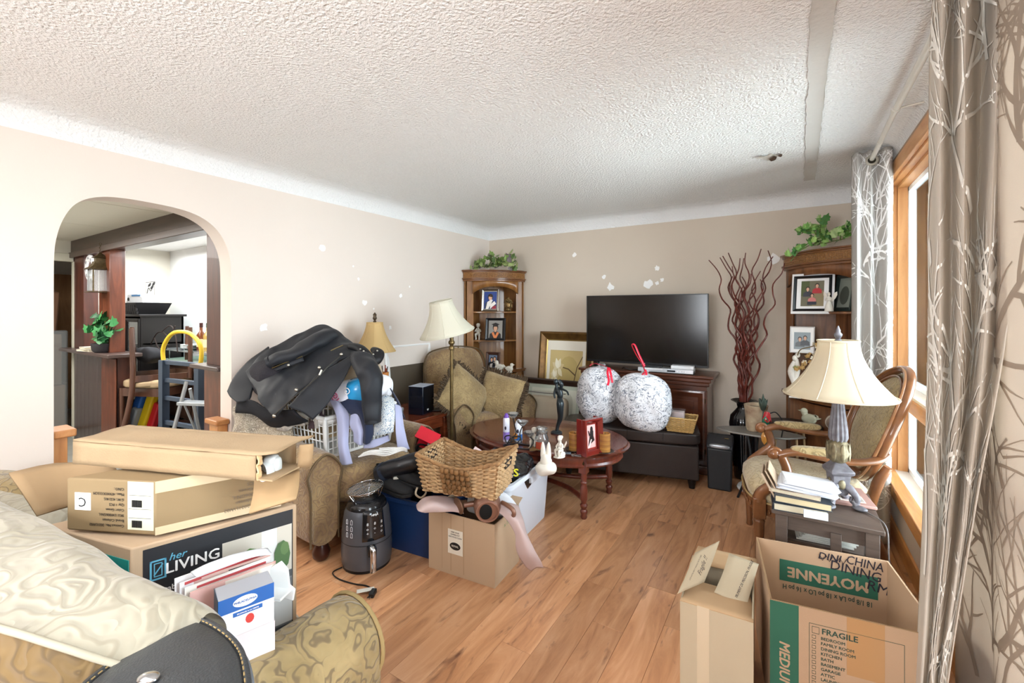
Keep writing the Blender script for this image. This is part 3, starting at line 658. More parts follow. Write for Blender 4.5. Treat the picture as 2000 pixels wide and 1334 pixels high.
ivy('ivy', (c0.x, 4.17, 1.895), 'variegated green and purple ivy along the top of the left corner cabinet', [[(-.28, -.03, .03), (-.2, -.03, .06), (-.1, -.05, .04)], [(-.12, 0, .03), (-.03, -.02, .09), (.0, -.04, .14)], [(0, 0, .04), (.1, -.04, .07), (.2, -.05, .05)], [(.1, 0, .04), (.2, -.04, .12), (.27, -.04, .09), (.3, -.06, -.02)], [(-.15, -.03, .04), (0, -.06, .05), (.15, -.06, .05)]],
    ['7d9a4c', 'a9b878', '5d7a45', '766a68'], 120, .078, 5, .04)
c0 = A(1610, 500, Y=4.15)
ivy('ivy', (c0.x, 4.13, 1.895), 'light green ivy trailing over the front of the right corner cabinet', [[(-.02, 0, .02), (-.03, 0, .13), (-.01, 0, .24)], [(-.03, 0, .1), (-.1, -.02, .15), (-.15, -.03, .13)], [(0, 0, .05), (.1, -.02, .12), (.2, -.02, .12)], [(0, 0, .05), (-.08, -.05, .04), (-.17, -.09, -.02), (-.22, -.13, -.09)], [(0, -.02, .04), (.05, -.06, .05), (.12, -.08, .06)], [(-.08, -.01, .07), (.02, -.03, .1), (.16, -.03, .1)]],
    ['6fa04a', '9cc06a', '47793a', 'b9cf90'], 125, .062, 9, .035)

# ================================================================ TV STAND + TV
tvw = wood('tv_stand_wood', '6f3c26', '3d1f14', '572e1d', axis='X', rough=.28, coat=.35)
ts = thing('tv_stand', (-1.165, 4.30, 0), 'dark cherry wood media cabinet with moulded top under the television', 'cabinet')
ob('top', tvw, join(b2(-.62, .62, -.23, .19, .835, .86), b2(-.60, .60, -.215, .18, .80, .835), b2(-.585, .585, -.20, .175, .765, .80)), ts, bev=.008)
ob('body', tvw, join(b2(-.565, .565, -.17, .175, .06, .765)), ts, bev=.004)
ob('plinth', tvw, b2(-.59, .59, -.195, .18, 0, .075), ts, bev=.008)
for s in (-1, 1):
    d = ob('door', tvw, join(T(frame_s(.44, .60, .055, .022), (s*.325, -.17, .42), (90, 0, 0)), b2(s*.325-.17, s*.325+.17, -.178, -.17, .17, .67), b2(s*.325-.13, s*.325+.13, -.186, -.175, .21, .63)), ts, sm=30)
    for z in (.2, .64): ob('hinge', mat('dark_brass', '5a4a34', .4, .9), tube([(s*.548, -.185, z-.02), (s*.548, -.185, z+.02)], .006, 8), d)
ob('rail', tvw, join(b2(-.565, .565, -.19, -.165, .725, .765), b2(-.09, .09, -.185, -.165, .09, .72)), ts, bev=.004)
tv = thing('television', (-1.172, 4.20, .862), 'large flat black television on the dark wood media cabinet', 'television')
gb = mat('tv_screen', '15110e', .16, spec=.35)
ob('housing', mat('black_plastic', '101012', .3), join(b2(-.572, .572, -.006, .03, .055, .715), b2(-.4, .4, .03, .06, .09, .5)), tv, bev=.004)
ob('screen', gb, b2(-.563, .563, -.010, -.004, .073, .706), tv)
ob('bezel', mat('black_plastic', '101012'), join(b2(-.572, .572, -.013, -.005, .055, .075), b2(-.572, .572, -.012, -.005, .706, .715), b2(-.572, -.563, -.012, -.005, .075, .706), b2(.563, .572, -.012, -.005, .075, .706)), tv, bev=.001)
ob('indicator', mat('grey_print', '8c8f93', .5), b2(-.02, .02, -.0137, -.013, .06, .068), tv)
for s in (-1, 1): ob('stand_foot', mat('black_plastic', '101012'), join(tube([(s*.45, 0, .06), (s*.45, -.0, .03), (s*.47, -.12, .006)], [.012, .009, .007], 8, 4), tube([(s*.45, 0, .03), (s*.44, .1, .006)], [.009, .007], 8, 2)), tv, sm=60)
dv = thing('disc_player', (-.93, 4.135, .862), 'slim silver disc player lying under the television', 'disc player', rz=3)
ob('case', mat('brushed_silver', 'c6c8cb', .3, .6), b2(-.26, .22, -.05, .1, .004, .042), dv, bev=.003)
ob('front_display', mat('dark_display', '2a2d33', .2), b2(.0, .07, -.0515, -.049, .014, .03), dv)
ob('disc_tray', mat('pale_silver', 'e3e4e5', .3), b2(-.2, -.04, -.052, -.049, .026, .036), dv)
for k in range(4): ob('button', mat('pale_silver', 'e3e4e5'), T(lathe([(.006, 0), (.006, .003)], 10), (.09+k*.022, -.05, .022), (90, 0, 0)), dv)
tag(ob('media_receiver', mat('pale_silver', 'e3e4e5'), b2(-.10, .09, -.05, .07, 0, .03), None, (-.80, 4.15, .9045), (0, 0, 4), bev=.003), 'small white box lying on the right end of the disc player', 'electronics')
tag(ob('remote_control', mat('black_plastic', '101012'), b2(-.08, .08, -.02, .02, 0, .016), None, (-1.06, 4.14, .905), (0, 0, 6), bev=.004), 'small black remote on the left end of the disc player', 'remote')
tag(ob('television_cable', mat('black_rubber', '151515', .5), tube([(-1.36, 4.15, .868), (-1.33, 4.11, .885), (-1.29, 4.12, .869), (-1.25, 4.14, .868), (-1.2, 4.17, .868)], .004, 6, 6), None), 'loose black cable coiled beside the disc player', 'cable')

# ================================================================ BENCH, SHREDDED PAPER BAGS, BASKET, SHREDDER
lea = mat('dark_brown_leather', '2c2422', .38, var=.15, vs=12, bump=.15, bs=220, coat=.1)
be = thing('storage_bench', (-.60, 3.72, 0), 'long dark brown leather storage bench in front of the media cabinet', 'bench', rz=13.5)
ob('body', lea, b2(-1.10, 0, 0, .40, .075, .345), be, bev=.012, seg=3)
s = grid(lambda u, v: (-1.115+1.13*u, -.012+.42*v, .455+.012*sin(pi*u)*sin(pi*v)-.006*(1 if abs((u*4) % 1-.0) < .02 else 0)), 40, 10)
ob('lid', lea, join(ball(1.13, .424, .105, 9, 14, (-.55, .2, .40))), be, sm=60)
for k in range(1, 4): ob('seam', mat('leather_seam', '1b1513', .5), tube([(-1.115+1.13*k/4, -.013, .37), (-1.115+1.13*k/4, -.012, .438), (-1.115+1.13*k/4, .02, .4535), (-1.115+1.13*k/4, .38, .4535)], .003, 5), be)
for x, y in ((-.05, .05), (-1.05, .05), (-.05, .35), (-1.05, .35)): ob('leg', mat('black_wood', '14100f', .4), lathe([(.022, 0), (.035, .076)], 12, (x, y, 0)), be)
def shred_bag(name, loc, w, d, h, label, seed, rx=0, ry=0, tiepts=()):
    o = thing(name, loc, label, 'bag', rot=(rx, ry, 0)); q = random.Random(seed)
    def surf(th, ph, k=1):
        z = sin(ph); r = cos(ph)**.55
        zz = h*(.5+.5*z); taper = 1+.08*(1-z)*.5-(.10 if z > .6 else 0)*(z-.6)*2
        p_ = V3((w/2*r*cos(th)*taper*k, d/2*r*sin(th)*taper*k, zz))
        nn = noise.noise(p_*9+V3((seed, 0, 0)))*.022
        return p_+V3((cos(th), sin(th), 0))*nn*r
    n, m = 36, 20
    rings = [[surf(2*pi*j/n, -pi/2+pi*(i+.25)/(m+.5), .985) for j in range(n)] for i in range(m+1)]
    ob('paper_core', mat('shred_core', 'd3d4da', .9, var=.3, vs=25), loft(rings), o, sm=60)
    V = []; F = []
    for i in range(2600):
        th = q.uniform(0, 2*pi); ph = math.asin(q.uniform(-.96, .97)); a = q.uniform(0, pi); L = q.uniform(.025, .06); W = .0030; b = len(V); c_ = q.uniform(-1, 1)*.6
        for s_ in range(4):
            t_ = (s_/3-.5)*L; aa = a+c_*(s_/3); 
            th2 = th+cos(aa)*t_/(w/2*max(.25, cos(ph))); ph2 = max(-1.45, min(1.45, ph+sin(aa)*t_/(h/2)))
            lift = .99+.03*q.random()
            p1 = surf(th2-sin(aa)*W/(w/2*max(.25, cos(ph))), min(1.5, ph2+cos(aa)*W/(h/2)), lift); p2 = surf(th2+sin(aa)*W/(w/2*max(.25, cos(ph))), ph2-cos(aa)*W/(h/2), lift); V += [p1, p2]
        F += [(b+2*k, b+2*k+1, b+2*k+3, b+2*k+2) for k in range(3)]
    k = len(F)*82//100
    ob('shredded_paper', mat('white_paper', 'eeeef2', .8), (V, F[:k//3*3]), o, kind='stuff', sm=0)
    ob('shredded_paper', mat('grey_paper', '747a88', .8), (V, F[k//3*3:]), o, kind='stuff', sm=0)
    # film with gathered neck
    n = 48; rings = []
    for i in range(m+1):
        ph = -pi/2+pi*(i+.25)/(m+.5)
        if ph > 1.05: break
        rings.append([surf(2*pi*j/n, ph, 1.015)+V3((cos(2*pi*j/n), sin(2*pi*j/n), 0))*.004*sin(j*7+i*.6) for j in range(n)])
    for r_, z_ in ((.09, h*.965), (.05, h*.99), (.022, h*1.02), (.03, h*1.06)):
        rings.append([V3((r_*(1+.25*sin(j*5))*cos(2*pi*j/n), r_*(1+.25*sin(j*5))*sin(2*pi*j/n), z_)) for j in range(n)])
    ob('clear_film', glass('bag_film', (1, 1, 1), .06, .90, .25, film=True), loft(rings, False), o, sm=60)
    red = mat('red_drawstring', 'd8203a', .35)
    for tp in tiepts: ob('drawstring', red, tube(tp, .009, 6, 6, flat=.25), o, sm=60)
    return o
b1 = A(1168, 836, D=3.86); 
shred_bag('shredded_paper_bag', (b1.x, b1.y, .457), .40, .33, .475, 'clear bag of shredded paper with limp red tie, left one on the bench', 3, ry=4, tiepts=([(-.1, -.02, .475), (-.06, -.05, .505), (0, -.03, .50), (.07, -.05, .49), (.12, -.07, .47)], [(.08, -.06, .49), (.10, -.12, .45), (.13, -.165, .40), (.125, -.17, .36)], [(.09, -.06, .49), (.12, -.1, .45), (.15, -.13, .38)]))
b2_ = A(1250, 836, D=3.60)
shred_bag('shredded_paper_bag', (b2_.x, b2_.y, .457), .44, .30, .455, 'clear bag of shredded paper with upright red tie, right one on the bench', 8, ry=5, tiepts=([(.0, 0, .47), (-.02, -.02, .53), (-.075, -.02, .60), (-.12, -.02, .675), (-.095, -.02, .68), (-.05, -.02, .60), (0, -.02, .52)], [(.01, -.02, .48), (-.01, -.05, .45), (-.03, -.07, .42)], [(0, 0, .49), (.02, -.03, .46), (.0, -.05, .44)]))
def wicker(name, w, d, h, fl_, label, loc, rz, ms, rows, cols, rope, cat='basket', rim=None, handles=False):
    """woven basket: upright stakes and ropes winding past them"""
    o = thing(name, loc, label, cat, rz)
    def per(z, k):                     # rounded rectangle ring
        W = (w+(fl_*2)*z/h)/2; D = (d+(fl_*2)*z/h)/2; t = (k % 1)*4; i = int(t); f = t-i
        c = [(-W, -D), (W, -D), (W, D), (-W, D)]; a = c[i]; b = c[(i+1) % 4]; return V3((a[0]*(1-f)+b[0]*f, a[1]*(1-f)+b[1]*f, z))
    def dip(z, k):
        if not rim: return z
        t = (k % 1)*4; i = int(t); f = t-i
        return z*(1-rim*(sin(pi*f)**1.2)) if i in (0, 2) else z
    RO = []
    for r in range(rows):
        pts = []
        for j in range(cols*4):
            k = j/(cols*4); z0 = h*(r+.5)/rows; p_ = per(dip(z0, k), k); pc = per(dip(z0, k), k); nrm = V3((p_.x/w, p_.y/d, 0)).normalized()
            pts.append(p_+nrm*rope*.55*(1 if (j+r*2) % 4 < 2 else -1))
        RO.append(tube(pts, rope*.62, 5, closed=True))
    ob('woven_strands', ms[0], join(*RO), o, kind='stuff', sm=70)
    ob('stakes', ms[1], join(*[tube([per(0, (j+.5)/cols), per(dip(h, (j+.5)/cols), (j+.5)/cols)], rope*.5, 5) for j in range(cols)]), o, kind='stuff')
    ob('rim', ms[2], tube([per(dip(h, j/96), j/96)+V3((0, 0, .002*sin(j*2.4))) for j in range(96)], rope*1.05, 7, closed=True), o, sm=60)
    ob('base', ms[0], b2(-w/2, w/2, -d/2, d/2, 0, .008), o)
    return o
sb = A(1327, 843, D=3.52)
wicker('wicker_basket', .185, .13, .115, .03, 'small pale wicker basket on the right end of the leather bench', (sb.x, sb.y+.05, .455), 6, (mat('wicker_pale', 'c09a5c', .7, var=.35, vs=60), mat('wicker_dark', '9c7740', .7), mat('wicker_rim', 'c9a76a', .7)), 14, 26, .0055)
bo = thing('acrylic_box', (sb.x-.03, sb.y+.06, .49), 'clear plastic box of white cards standing in the small wicker basket', 'box', rz=4)
ob('cards', mat('card_white', 'e9e2e0', .6), b2(-.055, .055, -.04, .04, .0, .115), bo, bev=.002); ob('lid', glass('acrylic', (.98, .93, .95), .1, .9), b2(-.06, .06, -.045, .045, .0, .13), bo)
ob('card_edges', mat('card_edge_pink', 'd9a5a8', .7), b2(-.056, .056, -.041, -.04, .055, .062), bo)
sh = thing('paper_shredder', (-.475, 3.94, 0), 'narrow black paper shredder standing on the floor right of the leather bench', 'shredder', rz=4)
ob('bin', mat('shredder_black', '1d1f22', .45), bx(0, 0, .165, .17, .24, .33, tp=1.08), sh, bev=.012, seg=3)
ob('head_unit', mat('shredder_dark_grey', '2e3034', .35), T(prism([(-.125, 0), (.125, 0), (.12, .055), (.05, .085), (-.03, .085), (-.125, .03)], .19, 'YZ'), (0, 0, .325)), sh, bev=.008)
ob('release_bar', mat('shredder_silver', 'a9adb2', .3, .6), T(ball(.15, .035, .035, 3, 6), (-.0, -.125, .35)), sh, sm=60); ob('slot', mat('slot_black', '050505', .6), bx(0, .01, .411, .15, .01, .004), sh)
ob('warning_sticker', mat('sticker_yellow', 'd8b74a', .6), bx(.05, -.045, .397, .03, .03, .001, rx=-22), sh)

# ================================================================ LEANING ART, BAG, STATUE
gold = mat('gilt_frame', '6d4e24', .35, .5, var=.4, vs=18)
art = thing('framed_print', (A(1100, 800, Y=4.40).x+.055, 4.33, 0), 'large gilt framed magnolia print leaning on the back wall left of the television', 'picture', rz=0)
W_, H_, tl = .65, 1.20, 7
Mx = lambda s: T(s, (0, 0, H_/2*cos(R(tl))), (90-tl, 0, 0))
ob('frame', gold, Mx(frame_s(W_, H_, .085, .035)), art, sm=0); ob('inner_fillet', mat('gold_fillet', 'a98a4c', .3, .6), Mx(T(frame_s(W_-.17, H_-.17, .012, .014), (0, 0, .004))), art, sm=0)
ob('backing', mat('frame_backing', '3a3029'), Mx(bx(0, 0, .003, W_*.97, H_*.97, .005)), art)
def br(pts, w0, w1):
    a = []; b = []
    for i, (x, y) in enumerate(pts):
        x2, y2 = pts[min(i+1, len(pts)-1)]; x1, y1 = pts[max(i-1, 0)]; L = sqrt((x2-x1)**2+(y2-y1)**2); ww = w0+(w1-w0)*i/(len(pts)-1); nx, ny = -(y2-y1)/L*ww, (x2-x1)/L*ww
        a.append((x+nx, y+ny)); b.append((x-nx, y-ny))
    return a+b[::-1]
def petal(cx, cy, L, W, a): return [(cx+cos(a)*L*t-sin(a)*W*sin(pi*t**.8)*s_, cy+sin(a)*L*t+cos(a)*W*sin(pi*t**.8)*s_) for s_, ts_ in ((1, [i/8 for i in range(9)]), (-1, [i/8 for i in range(7, 0, -1)])) for t in ts_]
mag = [('e6dfcf', re(-.405, .405, -.515, .515)), ('b9a165', re(-.29, .29, -.40, .40)), ('c9b27a', re(-.285, .285, -.395, .395)), ('bba468', el(.05, .12, .2, .22)), ('5e4a2c', br([(.29, .34), (.2, .22), (.16, .08), (.12, -.05), (.05, -.2), (.02, -.38)], .006, .012)), ('5e4a2c', br([(.17, .14), (.05, .2), (-.08, .22)], .008, .005)), ('5e4a2c', br([(.1, -.08), (.2, -.16), (.28, -.3)], .008, .004))]
for (cx, cy, sz) in ((-.14, .20, .12), (-.19, .10, .09), (-.13, -.16, .23), (-.02, -.24, .20), (-.22, -.26, .16)):
    for a, c in ((2.6, 'd8c79b'), (.4, 'cdb988'), (1.2, 'e9dfc2'), (3.6, 'dccfa6'), (4.6, 'c3ae78'), (5.5, 'e2d6b2'), (1.9, 'f0e8d0')): mag.append((c, petal(cx, cy, sz, sz*.28, a)))
pp = pic('print', art, [(c, [(x*.65/.98, y) for x, y in p]) for c, p in mag], dz=.0002); pp.location = (0, -.010, H_/2*cos(R(tl))); pp.rotation_euler = (R(90-tl), 0, 0)
art2 = pframe('framed_print', (-2.12, 4.17, 0), 2, .72, .70, .06, mat('dark_brown_frame', '35231a', .35, var=.3, vs=10), [('b9bfae', re(-.32, .32, -.31, .31)), ('d3d2c2', re(-.26, .26, -.25, .25)), ('a9a78a', el(.05, 0, .12, .1))], 'dark brown framed picture leaning low in front of the magnolia print', 9, cat='picture', d=.03)
zb = thing('zip_bag', (-2.05, 3.90, 0), 'clear zippered storage bag holding a folded pink and beige blanket', 'bag', rz=6)
ob('box_below', mat('dark_tub', '2b2522', .5), b2(-.26, .28, -.14, .14, 0, .30), zb, bev=.01)
ob('blanket', mat('blanket_beige', 'b8aa94', .9), T(ball(.44, .14, .26, 5, 10), (0, 0, .445), (-8, 0, 0)), zb, sm=60)
ob('blanket_band', mat('blanket_pink', 'c58f95', .9), T(bx(.03, -.075, .46, .25, .01, .09), (0, 0, 0), (-8, 0, 0)), zb, bev=.003); ob('blanket_band', mat('blanket_cream', 'd5cbb8', .9), T(bx(.05, -.074, .375, .3, .01, .06), (0, 0, 0), (-8, 0, 0)), zb, bev=.003)
lb = ob('label_patch', mat('grey_label', '5f5c5a', .5), T(bx(-.11, -.085, .39, .13, .004, .06), (0, 0, 0), (-8, 0, 0)), zb)
ob('clear_cover', glass('vinyl_cover', (.97, .96, .95), .05, .97, .12, film=True), wr(T(ball(.50, .20, .33, 6, 10), (0, 0, .455), (-8, 0, 0)), .008, 9), zb, sm=60)
ob('zip_edge', mat('zip_grey', '77716a', .6), tube([(-.22, -.06, .62), (0, -.065, .615), (.22, -.06, .62)], .006, 6, 3), zb)

# ================================================================ VASE WITH TWISTED BRANCHES
vp = A(1454, 800, Y=4.22)
va = thing('floor_vase', (vp.x, 4.22, 0), 'tall black fluted floor vase with flared rim by the back wall', 'vase')
ob('body', mat('black_ceramic', '0e0f12', .15, coat=.6), lathe([(.065, 0), (.075, .01), (.085, .12), (.105, .35), (.115, .46), (.105, .53), (.07, .575), (.052, .60), (.06, .635), (.105, .66), (.10, .663), (.045, .63), (.04, .5)], 72, flute=.03, nf=24, caps=False), va, sm=60)
tw = thing('branch_bundle', (vp.x, 4.22, .40), 'bundle of red brown curly willow branches standing in the black vase', 'branches')
q = random.Random(12); tm_ = mat('willow_red', '6e3024', .35, var=.4, vs=10, coat=.2)
tops = [(1392, 508), (1413, 503), (1418, 500), (1428, 494), (1441, 505), (1449, 505), (1459, 494), (1480, 487), (1506, 489), (1503, 502), (1528, 514), (1462, 535), (1436, 520), (1470, 560), (1450, 540), (1480, 530), (1425, 540), (1490, 545), (1445, 560)]
for i, (tx, ty) in enumerate(tops):
    e = A(tx, ty, Y=4.22+q.uniform(-.1, .08)); e = V3((e.x-vp.x, e.y-4.22, e.z-.40))
    a = q.uniform(0, 6.28); b0 = V3((.025*cos(a), .025*sin(a), 0)); pts = []
    K = 17; ph = q.uniform(0, 6)
    for k in range(K+1):
        t = k/K; s_ = t**1.9 if tx < 1500 else t**1.35
        c = V3((b0.x+(e.x-b0.x)*s_, b0.y+(e.y-b0.y)*s_, e.z*t)); am = .024*min(1, t*2.2)
        if t > .18: c += V3((am*sin(ph+k*1.9)+.006*q.uniform(-1, 1), am*cos(ph*1.7+k*1.6), 0))
        else: c = V3((b0.x*(1+t), b0.y*(1+t), e.z*t))
        pts.append(c)
    ob('twig', tm_, tube(pts, [.0095, .009, .0085, .0075, .006, .004], 6, 3), tw, sm=60)

# ================================================================ SMALL METAL PLANT TABLE
pt = thing('plant_table', (-.20, 3.68, 0), 'small grey leaf shaped tray table beside the black vase', 'table')
lf = [(-.27, -.02), (-.18, -.10), (-.02, -.13), (.14, -.11), (.26, -.03), (.30, .02), (.2, .09), (.02, .12), (-.14, .09)]
ob('tray', mat('pewter', '8b8882', .4, .5), wr(prism([(p_.x, p_.y) for p_ in crom([(a, b, 0) for a, b in lf], 4, True)], .014, 'XY', (0, 0, .535)), .006, 8), pt, bev=.004)
for a in (30, 150, 270): ob('leg', mat('black_iron', '1a1a1c', .45), tube([(.08*cos(R(a)), .08*sin(R(a)), .528), (.05*cos(R(a)), .05*sin(R(a)), .3), (.15*cos(R(a)), .15*sin(R(a)), 0)], .009, 8, 5), pt, sm=60)
ob('ring', mat('black_iron', '1a1a1c'), T(ring(.052, .064, .28, .295), (0, 0, 0)), pt)
pc = A(1476, 838, Y=3.70); 
po_ = thing('stone_planter', (pc.x, 3.70, .545), 'crackled tan stone planter on the leaf tray', 'planter')
ob('bowl', mat('crackled_stone', 'b9a88c', .8, var=.5, vs=14, bump=.6, bs=30, col2='8b6f5a'), wr(lathe([(.06, 0), (.066, .02), (.074, .15), (.082, .185), (.075, .188), (.06, .16)], 24, caps=False), .005, 14), po_, sm=60)
ob('soil', mat('soil', '4b3d30', .9), lathe([(.07, .165), (.0, .17)], 20), po_)
sb_ = A(1491, 790, Y=3.66)
bd = thing('metal_bud_ornament', (sb_.x, 3.62, .545), 'green patinated metal flower bud on a thin stem beside the stone planter', 'ornament')
gm = mat('verdigris', '55665c', .4, .6, var=.4, vs=20)
ob('stem', gm, tube([(0, 0, 0), (-.004, 0, .1), (.004, 0, .17)], .005, 6, 4), bd)
for k in range(5): ob('petal', gm, T(ball(.036, .012, .09, 2, 5), (0, 0, 0), (0, 0, 0)), bd, (.017*cos(k*1.257), .017*sin(k*1.257), .205), (14, 0, k*72+90), sm=60)
ob('tip', gm, lathe([(.013, .23), (.008, .255), (.001, .285)], 8), bd)
tl_ = thing('glass_tulip', (A(1500, 800, Y=3.56).x, 3.56, .545), 'red glass tulip with amber and green glass leaves arching over the leaf tray', 'ornament')
rg = mat('red_glass', 'b01422', .08, coat=.8, spec=.8)
ob('stem', mat('black_iron', '1a1a1c'), tube([(.08, .02, 0), (.09, .01, .10), (.05, 0, .17), (.01, 0, .16)], .004, 6, 6), tl_)
for k in range(5): ob('petal', rg, T(ball(.034, .010, .075, 2.2, 5), (0, 0, 0)), tl_, (.018*cos(k*1.257)-.005, .018*sin(k*1.257), .135), (-12, 10, k*72+90), sm=60)
ob('leaf', mat('green_glass', '1f7a5d', .1, coat=.8), T(leafmesh(.085, .05, False), (-.012, -.01, .06), (80, 0, 170)), tl_, solid=.003)
ob('leaf', mat('green_glass', '1f7a5d'), T(leafmesh(.1, .06, False), (0, -.03, -.005), (70, 200, 190)), tl_, solid=.003)
ob('leaf', mat('amber_glass', 'c98a3c', .1, coat=.8), T(leafmesh(.10, .05, False), (-.02, -.035, .045), (88, 180, 176)), tl_, solid=.003)
# owl / bird ornaments on the floor unit behind the chair
bird(( A(1580, 835, Y=3.98).x, 3.98, .56), 160, .16, mat('celadon', 'b7b49b', .25, coat=.5), 'pierced celadon ceramic bird behind the armchair arm', True)
st2 = thing('low_shelf', (.02, 4.0, 0), 'low dark stand under the celadon bird in front of the right cabinet', 'stand')
ob('top', mat('black_wood', '14100f'), lathe([(.19, .535), (.20, .55), (.19, .558)], 28), st2); 
for a in (45, 165, 285): ob('leg', mat('tan_leg', 'b59a72', .5), tube([(.1*cos(R(a)), .1*sin(R(a)), .54), (.15*cos(R(a)), .15*sin(R(a)), 0)], .008, 8), st2)
kn = thing('rope_ball_ornament', (A(1628, 832, Y=3.95).x, 3.95, .56), 'brown banded ball ornament beside the celadon bird', 'ornament')
ob('body', mat('ball_brown', '8f7d72', .5), ball(.1, .1, .1, 2, 8, (0, 0, .05)), kn, sm=60)
for k in range(3): ob('band', mat('ball_cream', 'c9bcae', .5), T(T(ring(.0495, .053, -.006, .006), (0, 0, 0), (90, 0, k*60+20)), (0, 0, .05)), kn)
# ================================================================ COFFEE TABLE
ctm = wood('coffee_table_wood', '7a3d2a', '43201a', '5f2d21', axis='X', rough=.25, coat=.4)
ctl = wood('coffee_table_leg_wood', '8a4430', '4d241b', '6c3325', axis='Z', rough=.3, coat=.3)
ctb = thing('coffee_table', (-1.62, 3.06, 0), 'oval dark cherry coffee table with turned legs in front of the leather bench', 'table')
def ellip(rx, ry, z, n=56): return [(rx*cos(2*pi*j/n), ry*sin(2*pi*j/n), z) for j in range(n)]
ob('top', ctm, loft([ellip(.625, .425, .428), ellip(.655, .455, .436), ellip(.66, .46, .448), ellip(.645, .445, .456), ellip(.64, .44, .466), ellip(.60, .40, .47)]), ctb, sm=35)
ob('apron', ctl, join(loft([ellip(.56, .36, .35), ellip(.60, .40, .352), ellip(.61, .41, .366), ellip(.60, .40, .38), ellip(.605, .405, .40), ellip(.595, .395, .428), ellip(.5, .3, .428)], False)), ctb, sm=35)
for sx in (-1, 1):
    for sy in (-1, 1):
        lg = ob('leg', ctl, join(bx(sx*.43, sy*.25, .375, .055, .055, .12), lathe([(.018, 0), (.024, .012), (.020, .03), (.026, .045), (.026, .055), (.016, .065), (.024, .08), (.027, .095), (.018, .105), (.022, .125), (.026, .135), (.026, .20), (.022, .225), (.018, .235), (.025, .25), (.018, .262), (.024, .285), (.02, .30), (.026, .318)], 16, (sx*.43, sy*.25, 0))), ctb, sm=50)
        ob('medallion', mat('dark_brass', '5a4a34', .4, .9), T(join(lathe([(.0, 0), (.016, 0), (.016, .004), (.010, .006)], 14), ring(.012, .017, 0, .008, 14)), (sx*.43, sy*(.25+.029), .385), (90*sy*-1*-1 if sy < 0 else -90, 0, 0)), lg, sm=50)
ob('stretcher', ctl, tube([(-.43, -.25, .13), (-.25, -.12, .13), (0, -.06, .13), (.25, -.12, .13), (.43, -.25, .13)], .018, 8, 5), ctb, sm=60); ob('stretcher', ctl, tube([(-.43, .25, .13), (-.25, .12, .13), (0, .06, .13), (.25, .12, .13), (.43, .25, .13)], .018, 8, 5), ctb, sm=60)
TZ = .471
def ct(px, py): p = A(px, py, Z=TZ); return (p.x, p.y, TZ)
wax = mat('banded_wax', 'b9853e', .5, col2='6d3f22', vs=3, stretch=(1, 1, 14)); drk = mat('bronze_dish', '3a2a20', .4, .6)
for (px, py, r, h, lab) in ((1122, 881, .038, .125, 'banded amber pillar candle on a dark dish left of the red photo frame'), (1181, 884, .037, .13, 'banded amber pillar candle on a dark dish right of the red photo frame')):
    o = thing('pillar_candle', ct(px, py), lab, 'candle')
    ob('dish', drk, lathe([(.03, 0), (.045, .004), (.062, .012), (.06, .016), (.04, .008)], 24), o); ob('wax', wax, wr(lathe([(r, .01), (r, h), (r*.9, h+.002), (r*.8, h-.008), (.01, h-.012)], 24, (0, 0, 0)), .002, 25), o, sm=50)
    ob('wick', mat('wick', '2b2118', .9), tube([(0, 0, h-.015), (.003, 0, h+.006)], .0015, 5), o)
redf = mat('cherry_red_frame', '6d1c17', .25, coat=.5)
bal = [('e7b4b0', re(-.04, .04, -.075, .075)), ('1a1416', el(.005, .045, .013, .02)), ('1a1416', [(-.012, .0), (.02, -.01), (.022, .035), (-.01, .035)]), ('1a1416', [(-.03, -.06), (.03, -.03), (.02, .0), (-.015, .0)]), ('f3ddd8', [(-.035, -.075), (-.02, -.075), (.005, -.02), (-.005, -.02)]), ('1a1416', [(-.02, .0), (-.03, .04), (-.024, .04), (-.01, .01)])]
fo = pframe('framed_photo', ct(1153, 886), 68, .165, .235, .03, redf, [('8c2a22', re(-.055, .055, -.09, .09))]+bal, 'cherry red standing frame with a photo of a dancer between the two candles', 3, d=.04)
for s in (-1, 1): ob('frame_side', redf, bx(s*.078, .02, .118, .012, .05, .235), fo, bev=.002)
seated('cherub_figurine', ct(1043, 874), 10, .155, stone, 'tan seated cherub figurine on a rock, left of the glass candle jar'); seated('cherub_figurine', ct(1094, 893), -20, .155, ivory, 'white winged cherub figurine right of the glass candle jar')
jr = thing('candle_jar', ct(1058, 878), 'lidded clear glass candle jar between the two cherubs', 'jar')
ob('jar_glass', glass('jar_glass', (.93, .95, .95), .14, .9), lathe([(.042, 0), (.046, .008), (.047, .08), (.038, .10), (.034, .112)], 24), jr, sm=50); ob('wax', mat('burgundy_wax', '6b3a34', .5), lathe([(.041, .004), (.041, .04)], 20), jr)
ob('lid', glass('lid_glass', (.85, .88, .88), .25, .85), lathe([(.036, .113), (.04, .118), (.04, .128), (.02, .132), (.022, .14), (.038, .146), (.036, .155), (.0, .156)], 24), jr, sm=50)
ob('label', pic, None) if False else None
lp = ob('paper_label', mat('label_red', 'a5452f', .6), loft([[(.0475*cos(a), .0475*sin(a), z) for a in [R(-120+k*6) for k in range(12)]] for z in (.015, .062)], False, False), jr)
